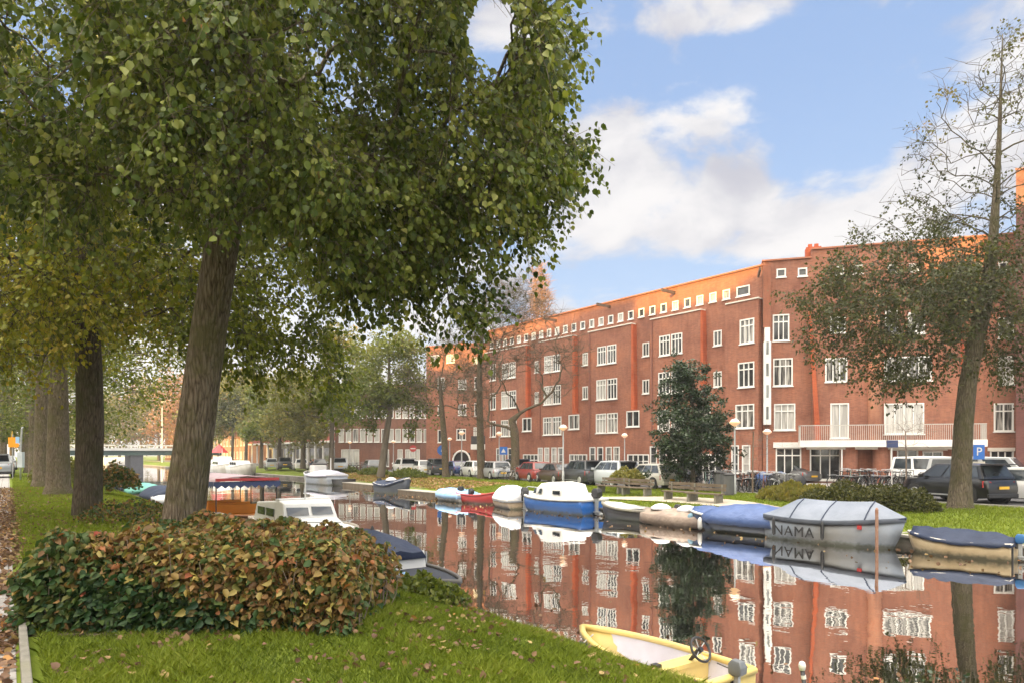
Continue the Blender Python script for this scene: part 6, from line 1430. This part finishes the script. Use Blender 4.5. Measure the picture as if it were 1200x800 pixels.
carp(1152, 581, 'van', 'silver', 'silver grey van facing the viewer behind the black car', ANG_U+PI+.12)
carp(1213, 589, 'hatch', 'white', 'white car cut off by the right edge', ANG_U+PI+.2)
carp(1098, 573, 'van', 'white', 'white high van standing behind the black car roof', ANG_U+PI)
carp(764, 571.5, 'hatch', 'beige', 'beige white estate car beside the grey waste container', R(116))
carp(719, 569.5, 'suv', 'pale', 'pale silver tall car second left of the waste container', R(114))
carp(683, 567.5, 'suv', 'darkgrey', 'dark grey tall car behind the nearest lamp post of the parked row')
carp(652, 565.5, 'saloon', 'brown', 'dark brown saloon car between the lamp post and the red car')
carp(625, 563.5, 'hatch', 'red', 'dark red hatchback right of the crooked bare tree at the bikes')
carp(580, 561, 'hatch', 'silver', 'silver car behind the bikes left of the crooked bare tree')
carp(604, 559, 'suv', 'blue', 'dark blue car mostly hidden by the crooked bare trunk')
carp(556, 558.5, 'hatch', 'white', 'white car just right of the lamp post between two bare trunks')
carp(535, 557, 'saloon', 'blue', 'dark blue saloon behind the lamp post right of the dark bare trunk')
carp(511, 556.5, 'suv', 'darkgrey', 'dark grey tall car left of the dark bare trunk')
carp(494, 556, 'hatch', 'white', 'white hatchback among the cars before the school, right one of two')
carp(474, 555.5, 'suv', 'white', 'white tall car left one of two white cars before the school')
carp(436, 554.2, 'hatch', 'grey', 'grey car between the bikes and the leaning pale trunk')
carp(396, 552.5, 'suv', 'pale', 'pale silver car behind the pale olive tree at the school corner')
carp(373, 551.2, 'hatch', 'darkgrey', 'dark grey car before the white shop columns, right of two')
carp(352, 550.2, 'hatch', 'white', 'small white car before the white shop columns')
carp(333, 549.4, 'suv', 'darkgrey', 'small dark distant car before the white shop columns')
carp(318, 548.8, 'hatch', 'pale', 'faint pale distant car leftmost before the shops')
carp(790, 566, 'saloon', 'darkgrey', 'dark saloon car half hidden behind the grey waste container and holly')
carp(925, 566, 'saloon', 'grey', 'grey car behind the covered motorbikes near the bare sapling')
LS = 'cars parked in the street at the left edge'
for i, (px, Y, kd, c_, lab) in enumerate(((2,58,'hatch','white','white car at the left edge below the orange sign'),(-3,48,'suv','silver','silver car at the very left edge of the picture'),(8,72,'hatch','pale','pale car just behind the white one at the left edge'))):
    make_car(kd, c_, lab, AT(px, Y, .01), ANG_U, LS)
# box truck by the school
p = FAR(437, 38); p.z = -.4; tk = thing('box_truck', 'white box truck with a small blue panel parked before the school', 'truck', p, R(12))
MB().box(-2.6,1.2,-1.1,1.1,.7,3.3).build('box', white, tk, bevel=.03); MB().box(1.25,2.6,-1.0,1.0,.5,2.4).build('cab', white, tk, bevel=.12); MB().box(.1,1.0,-1.115,-1.103,2.5,3.1).build('panel', hull_blue, tk)
MB().box(2.0,2.5,-1.02,-1.003,1.4,2.1).build('window', gl_car, tk)
for x in (-1.7,1.9):
    for y in (-1,1): MB().lathe([(.42,-.13),(.45,-.1),(.45,.1),(.42,.13)], n=18, c=(x,y*.95,.45), axis='y').build('wheel', rubber, tk)

# ------------------------------------------------------------------ bicycles
def make_bike(frm, label, group):
    root = thing('bicycle', label, 'bicycle', (0,0,0), 0, group)
    for x in (-.52,.54):
        w_ = MB().tube([(x+.33*math.cos(a), 0, .34+.33*math.sin(a)) for a in np.linspace(0, 2*PI, 20, endpoint=False)], .018, n=5, close=True).build('wheel', rubber, root)
        mb = MB()
        for k in range(8): a = k*PI/4; mb.tube([(x,0,.34),(x+.32*math.cos(a),0,.34+.32*math.sin(a))], .003, n=3, cap=False)
        mb.build('spokes', galv, w_)
    MB().tube([(-.52,.0,.34),(-.08,0,.30),(.40,0,.72),(-.20,0,.82),(-.08,0,.30)], .018, n=5).tube([(-.52,0,.34),(-.20,0,.82),(-.22,0,.92)], .014, n=5).tube([(.54,0,.34),(.40,0,.72),(.36,0,1.02)], .017, n=5).build('frame', frm, root)
    MB().tube([(.22,-.27,1.02),(.36,-.2,1.05),(.38,0,1.03),(.36,.2,1.05),(.22,.27,1.02)], .014, n=5).build('handlebar', galv, root)
    MB().loft([[(-.36,-.09,.93),(-.36,.09,.93),(-.36,.07,.98),(-.36,-.07,.98)],[(-.1,-.025,.95),(-.1,.025,.95),(-.1,.02,.985),(-.1,-.02,.985)]]).build('saddle', black, root, bevel=.01)
    MB().box(-.80,-.30,-.07,.07,.72,.74).build('rack', galv, root)
    mb = MB(); mb.tube([(-.52+.36*math.cos(a), 0, .34+.36*math.sin(a)) for a in np.linspace(.3, PI-.1, 8)], .022, n=4).build('mudguard', frm, root)
    return root
bm_ = [dark, pm('bike_blue', (.06,.12,.25)), pm('bike_white', (.6,.6,.58)), pm('bike_rust', (.28,.10,.06)), black, pm('bike_mint', (.25,.4,.36))]
bn = ['dark metallic','blue','white','rust red','black','mint']
protos = {}
def bikes(n, p0, p1, grp, where, rot, jit=.5, step2=0):
    r = random.Random(n)
    for i in range(n):
        t = i/(n-1) if n > 1 else .5; k = r.choices(range(6), (5,2,1.5,1.6,5,1))[0]; p = p0.lerp(p1, t)+Vector((r.uniform(-.1,.1), r.uniform(-jit,jit), 0))
        lab = '%s bicycle in %s' % (bn[k], where)
        if k not in protos: protos[k] = make_bike(bm_[k], lab, grp); o = protos[k]; o.location = p
        else: o = dup(protos[k], p, 0, lab, grp)
        o.rotation_euler = (r.uniform(-.08,.08), 0, rot+r.uniform(-.25,.25)+(PI if r.random() < .4 else 0)); s_ = r.uniform(.94,1.08); o.scale = (s_,)*3
def FP(px, v, z=-.4): q = FAR(px, v, z); return q
bikes(22, FP(832,31.2), FP(925,31.6), 'bikes parked right of the holly', 'the packed rack between the holly and the low shrubs', math.atan2(VY,VX)+.3, .35)
bikes(14, FP(826,34.5), FP(915,34.8), 'bikes parked behind the first rack', 'the second row behind the grey bin', math.atan2(VY,VX)+.3, .35)
bikes(26, FP(985,37.4,-.29), FP(1068,38.6,-.29), 'bikes parked under the balcony', 'the rack under the long balcony', math.atan2(VY,VX)-.2, .3)
bikes(6, FP(1085,37.8,-.29), FP(1112,38.2,-.29), 'bikes by the white shop doors', 'the short rack by the white shop doors', math.atan2(VY,VX)-.2, .3)
bikes(12, FP(566,30.9), FP(606,30.6), 'bikes parked round the crooked bare tree', 'the row around the crooked bare trunk', math.atan2(VY,VX)+.2, .3)
bikes(12, FP(400,30), FP(448,30), 'bikes parked near the leaning pale trunk', 'the row beside the leaning pale trunk', math.atan2(VY,VX)+.2, .3)
bikes(5, FP(795,31.5), FP(815,31.2), 'bikes parked behind the holly', 'the gap between waste container and holly trunk', math.atan2(VY,VX)+.3, .3)
# covered motorbikes / cargo bikes
for i, (px, m_, lab) in enumerate(((905,tarp_blue,'motor scooter under a dark blue cover right of the bike rack'),(922,black,'bulky motorbike under a glossy black cover by the bare sapling'))):
    q = FP(px, 33.2); r = thing('covered_scooter', lab, 'scooter', q, ANG_U+.2); rings = []
    for j in range(9):
        t = j/8; x = -.95+1.9*t; h_ = .78+.32*math.sin(PI*t*1.0)+.12*math.sin(t*9); w_ = .18+.26*math.sin(PI*t)**.6; rings.append([(x,-w_,.12),(x,-w_*.9,h_*.6),(x,-w_*.45,h_*.95),(x,0,h_),(x,w_*.45,h_*.95),(x,w_*.9,h_*.6),(x,w_,.12)])
    MB().loft(rings).build('cover', m_, r, smooth=True)
    for x in (-.62,.64): MB().lathe([(.2,-.06),(.27,-.04),(.27,.04),(.2,.06)], n=14, c=(x,0,.27), axis='y').build('wheel', rubber, r)

# ------------------------------------------------------------------ lamps, signs, bins, benches
shade_m = None
m, nt, out = newmat('lamp_shade'); b_ = N(nt, 'ShaderNodeBsdfPrincipled', Roughness=.35); b_.inputs['Base Color'].default_value = (.80,.58,.44,1); b_.inputs['Emission Color'].default_value = (1,.55,.30,1); b_.inputs['Emission Strength'].default_value = .30; L(nt, b_.outputs[0], out.inputs[0]); shade_m = m
lampproto = None
def lamp(px, topy, basey, v, label, H=None):
    global lampproto
    p = FAR(px, v, -.42); hgt = CAMZ-(topy-HY)*p.y/F+.42
    if lampproto is None:
        r = thing('street_lamp', label, 'street lamp', p, 0, 'street lamps on the far bank')
        MB().lathe([(.09,0),(.085,.9),(.06,.95),(.045,3.5),(.04,3.72)], n=10).build('pole', galv, r, smooth='auto')
        MB().lathe([(.05,3.70),(.14,3.76),(.27,3.86),(.30,3.93),(.24,3.97),(.02,4.0)], n=18).build('lamp_shade', shade_m, r, smooth='auto')
        MB().lathe([(.235,3.972),(.19,4.06),(.05,4.11),(.01,4.12)], n=18).build('cap', white, r, smooth='auto'); lampproto = r
    else: r = dup(lampproto, p, 0, label)
    s_ = hgt/4.12; r.scale = (max(s_,.9),)*2+(s_,)
LAMPS = [(861,490,578,29.4,'tallest street lamp, before the bikes right of the holly'),(660,497,566,29.8,'street lamp standing among the row of parked cars'),(732,507,560,39,'street lamp near the brick wall behind the pale silver car'),(899,502,560,36.8,'street lamp before the white shop window by the stair window'),
    (585,505,560,33.5,'street lamp between the two crooked bare trees'),(541,504,556,31.,'street lamp right of the dark bare trunk'),(527,512,553,38,'shorter street lamp behind the dark bare trunk by the arch'),(461,515,553,31,'street lamp right of the leaning pale trunk'),(410,516,552,32,'right one of two small distant street lamps by the school'),(403,515,551,36,'left one of two small distant street lamps by the school')]
for a in LAMPS: lamp(*a)
p = FAR(190, 27, -.4); tl_ = thing('street_lamp', 'tall faint street lamp beyond the end of the bridge', 'street lamp', p); ht = CAMZ+(HY-470)*p.y/F+.4
MB().tube([(0,0,0),(0,0,ht*.5),(0,0,ht)], [.16,.13,.09], n=8).build('pole', white, tl_); MB().box(-.1,.9,-.12,.12,ht-.1,ht+.06).build('lamp_head', galv, tl_)
for ro in [o for o in bpy.data.objects if o.get('group') == FB and not o.parent]:
    sgn = 1 if abs((ro.rotation_euler.z-ANG_U-PI)) < 1 else -1
    for x in (-1.1, 1.1): MB().tube([(x, sgn*.55, .50), (x*1.35, sgn*.95, .36), (x*1.6, sgn*1.45, .38)], .014, n=4).build('mooring_line', rope_m, ro)
def wheelie(px, basev, label, kind):
    p = FAR(px, basev, -.43)
    if kind == 0:
        r = thing('waste_container', label, 'waste container', p, ANG_U+.5)
        MB().prism([(-.48,0),(.48,0),(.5,1.0),(.42,1.28),(.2,1.42),(-.2,1.42),(-.42,1.28),(-.5,1.0)], -.42, .42).build('body', pm('container_grey', (.15,.155,.17), (.18,.185,.2), rough=.45), r, bevel=.05); MB().box(-.6,.6,-.5,.5,-.02,.05).build('base', conc, r)
        MB().box(-.25,.25,-.432,-.423,.85,1.08).build('hatch', galv, r)
    else:
        r = thing('litter_bin', label, 'bin', p, ANG_U); MB().lathe([(.24,.02),(.26,.1),(.27,.98),(.25,1.0)], n=8).build('body', pm('bin_grey', (.11,.11,.115)), r); MB().lathe([(.285,1.003),(.29,1.05),(.2,1.12),(.03,1.14)], n=8).build('lid', dark, r)
wheelie(786, 31.6, 'large rounded grey waste container left of the holly', 0); wheelie(854, 28.6, 'dark grey litter bin beside the tallest street lamp', 1); wheelie(843, 30.5, 'dark litter bin half hidden among the parked bikes', 1)
def bench(px, v, label, rot=0.):
    p = FAR(px, v); p.z = zf_far(*uvof(p))
    r = thing('park_bench', label, 'bench', p, ANG_U+rot, 'wooden benches facing the canal')
    MB().box(-.95,.95,-.05,.08,.40,.45).box(-.95,.95,.12,.26,.40,.45).box(-.95,.95,.30,.43,.40,.45).build('seat', oldwood, r); MB().box(-.95,.95,-.14,-.10,.55,.68).box(-.95,.95,-.17,-.13,.72,.86).build('backrest', oldwood, r)
    for x in (-.75,.75): MB().box(x-.05,x+.05,-.12,.40,-.02,.398).box(x-.04,x+.04,-.125,-.1,.4,.85).build('leg', conc, r)
bench(718, 26.4, 'leftmost old wooden bench below the small flat topped shrub'); bench(748, 26.2, 'old wooden bench just right of the small flat topped shrub'); bench(800, 25.6, 'wooden bench below the holly, left of two'); bench(828, 25.4, 'wooden bench nearest to the litter bin')
def sign(name, label, px, y, v, zfoot, w, h, m, glyph=None, pole=galv, shape='rect', scale_=1.):
    p = FAR(px, v, zfoot); zc = CAMZ-(y-HY)*p.y/F-zfoot
    r = thing(name, label, 'sign', p, 0.); MB().tube([(0,.03,0),(0,.03,zc+h/2)], .03, n=6).build('pole', pole, r)
    if shape == 'rect': pn = MB().box(-w/2,w/2,-.02,.0,zc-h/2,zc+h/2).build('panel', m, r)
    elif shape == 'disc': pn = MB().lathe([(w/2,-.02),(w/2,.0)], n=20, c=(0,0,zc), axis='y').build('panel', m, r)
    if glyph == 'P':
        c_ = bpy.data.curves.new('lettering', 'FONT'); c_.body = 'P'; c_.size = h*.8; c_.extrude = .003; c_.align_x = 'CENTER'; c_.align_y = 'CENTER'; c_.materials.append(white); g = bpy.data.objects.new('lettering', c_); C.objects.link(g); g.parent = pn; g.location = (0,-.026,zc); g.rotation_euler = (R(90),0,0); meshed(g)
    if glyph == 'arrow': MB().slab([(-.04,-.3),(.04,-.3),(.04,.0),(.14,.0),(0,.2),(-.14,.0),(-.04,0)], 0, .004).build('arrow', white, pn, loc=(0,-.022,zc)).rotation_euler = (R(90), R(-135), 0)
    if glyph == 'bar': MB().box(-w*.36,w*.36,-.026,-.0205,zc-.06,zc+.06).build('bar', white, pn)
    if glyph == 'tri': MB().prism([(-.22,-.18),(.22,-.18),(0,.22)], -.026, -.0205).build('triangle', white, pn, loc=(0,0,zc))
    return r, zc
sign_blue = cmat('sign_blue', (.03,.16,.55), .4)
r, zc = sign('parking_sign', 'blue parking sign with white P above a small plate behind the large right tree', 1147, 529, 36, -.29, .52, .68, sign_blue, 'P'); MB().box(-.28,.28,-.02,0,zc-.62,zc-.44).build('plate', cmat('sign_cream', (.6,.55,.45)), r); MB().box(-.2,.2,-.02,0,zc-.9,zc-.66).build('plate', seatorange, r)
sign('street_sign', 'dark blue street name board by the balcony above the white shop doors', 1045.5, 519.5, 37.6, -.29, .62, .38, cmat('sign_navy', (.04,.06,.16)), None, white)
sign('round_sign', 'round blue sign with white arrow right of the dark bare trunk', 518.5, 527, 31, -.42, 1.0, 1.0, sign_blue, 'arrow', shape='disc'); sign('square_sign', 'square blue sign with white triangle between the bare trees', 590, 527.5, 36, -.3, .75, .75, sign_blue, 'tri')
sign('round_sign', 'small round red sign with white bar before the school', 484, 525, 34, -.42, .8, .8, hull_red, 'bar', shape='disc')
# near left: orange sign, blue plate, grey pole
q = AT(14.5, 44, .0); r = thing('warning_sign', 'bright orange sign on a thin post at the left edge', 'sign', q); MB().tube([(0,.03,0),(0,.03,2.9)], .03, n=6).build('post', galv, r); zc = CAMZ+(HY-518)*44/F
MB().box(-.26,.26,-.02,0,zc-.30,zc+.34).build('panel', cmat('sign_orange', (.95,.36,.015), .5), r); MB().tube([(-.05,0,zc+.3),(.0,0,zc+.75)], .03, n=6).build('bracket', cmat('sign_yellow', (.8,.5,.1)), r); MB().prism([(.27,-.34),(.45,-.22),(.36,.1),(.27,.2)], -.018, -.002).build('flap', MATS['sign_orange'], r, loc=(0,0,zc))
q = AT(25, 42, .0); r = thing('sign_pole', 'grey pole with a small blue plate and a pale box, right of the orange sign', 'pole', q); zt_ = CAMZ+(HY-500)*42/F
MB().tube([(-.05,0,0),(-.05,0,1.8),(.03,0,zt_-.1),(.09,0,zt_)], .05, n=8).build('pole', galv, r, smooth=True); MB().box(-.18,.13,-.12,.12,.8,1.75).build('box', cmat('cabinet_pale', (.5,.55,.58)), r, bevel=.02); zc = CAMZ+(HY-515)*42/F; MB().box(-.34,-.10,-.03,-.01,zc-.2,zc+.2).build('plate', cmat('sign_sky', (.30,.50,.75)), r)
# ------------------------------------------------------------------ people
def person(label, loc, rot, top, legs, hair):
    r = thing('person', label, 'person', loc, rot)
    vs = [(0,0,.95),(0,0,1.15),(0,0,1.4),(0,0,1.5),(0,.01,1.62),(0,.0,1.74),(.19,0,1.4),(.27,.02,1.12),(.24,.12,.9),(-.19,0,1.4),(-.27,.02,1.12),(-.24,.10,.9),(.1,0,.9),(.12,.03,.5),(.12,0,.06),(.12,.12,.03),(-.1,0,.9),(-.12,-.06,.5),(-.12,-.16,.06),(-.12,-.05,.03)]
    es = [(0,1),(1,2),(2,3),(3,4),(4,5),(2,6),(6,7),(7,8),(2,9),(9,10),(10,11),(0,12),(12,13),(13,14),(14,15),(0,16),(16,17),(17,18),(18,19)]
    rd = [.15,.13,.17,.055,.10,.085,.075,.055,.04,.075,.055,.04,.1,.075,.05,.04,.1,.075,.05,.04]
    def sk(name, V, E, Rr, m):
        me = bpy.data.meshes.new(name); me.from_pydata(V, E, []); o = bpy.data.objects.new(name, me); C.objects.link(o); o.parent = r; md = o.modifiers.new('k', 'SKIN'); md.use_smooth_shade = True
        for i, q in enumerate(Rr): me.skin_vertices[0].data[i].radius = (q, q*.8)
        me.skin_vertices[0].data[0].use_root = True; o.modifiers.new('s', 'SUBSURF').render_levels = 2; me.materials.append(m); return o
    sk('body', vs, es, rd, pm('skin', (.45,.28,.2)))
    ji = [0,1,2,6,7,9,10]; mp_ = {a: i for i, a in enumerate(ji)}
    sk('jacket', [vs[i] for i in ji], [(mp_[a], mp_[b_]) for a, b_ in es if a in mp_ and b_ in mp_], [rd[i]+.035 for i in ji], top)
    ti = [0,12,13,14,16,17,18]; mp_ = {a: i for i, a in enumerate(ti)}
    sk('trousers', [vs[i] for i in ti], [(mp_[a], mp_[b_]) for a, b_ in es if a in mp_ and b_ in mp_], [rd[i]+.02 for i in ti], legs)
    MB().lathe([(.105,1.62),(.115,1.7),(.09,1.79),(.02,1.83)], n=12, c=(0,-.015,0)).build('hair', hair, r, smooth=True)
hr = pm('hair_dark', (.04,.03,.02)); p = FAR(312, 24.5); p.z = zf_far(*uvof(p))
person('person in white top and dark trousers walking on the far grass bank', p, R(200), white, black, hr)
p = FAR(364, 23.2); p.z = zf_far(*uvof(p))
person('person in a dark jacket standing at the quay by the grey work boat', p, R(120), pm('jacket_dark', (.05,.06,.09)), pm('trousers_pale', (.5,.5,.5)), hr)
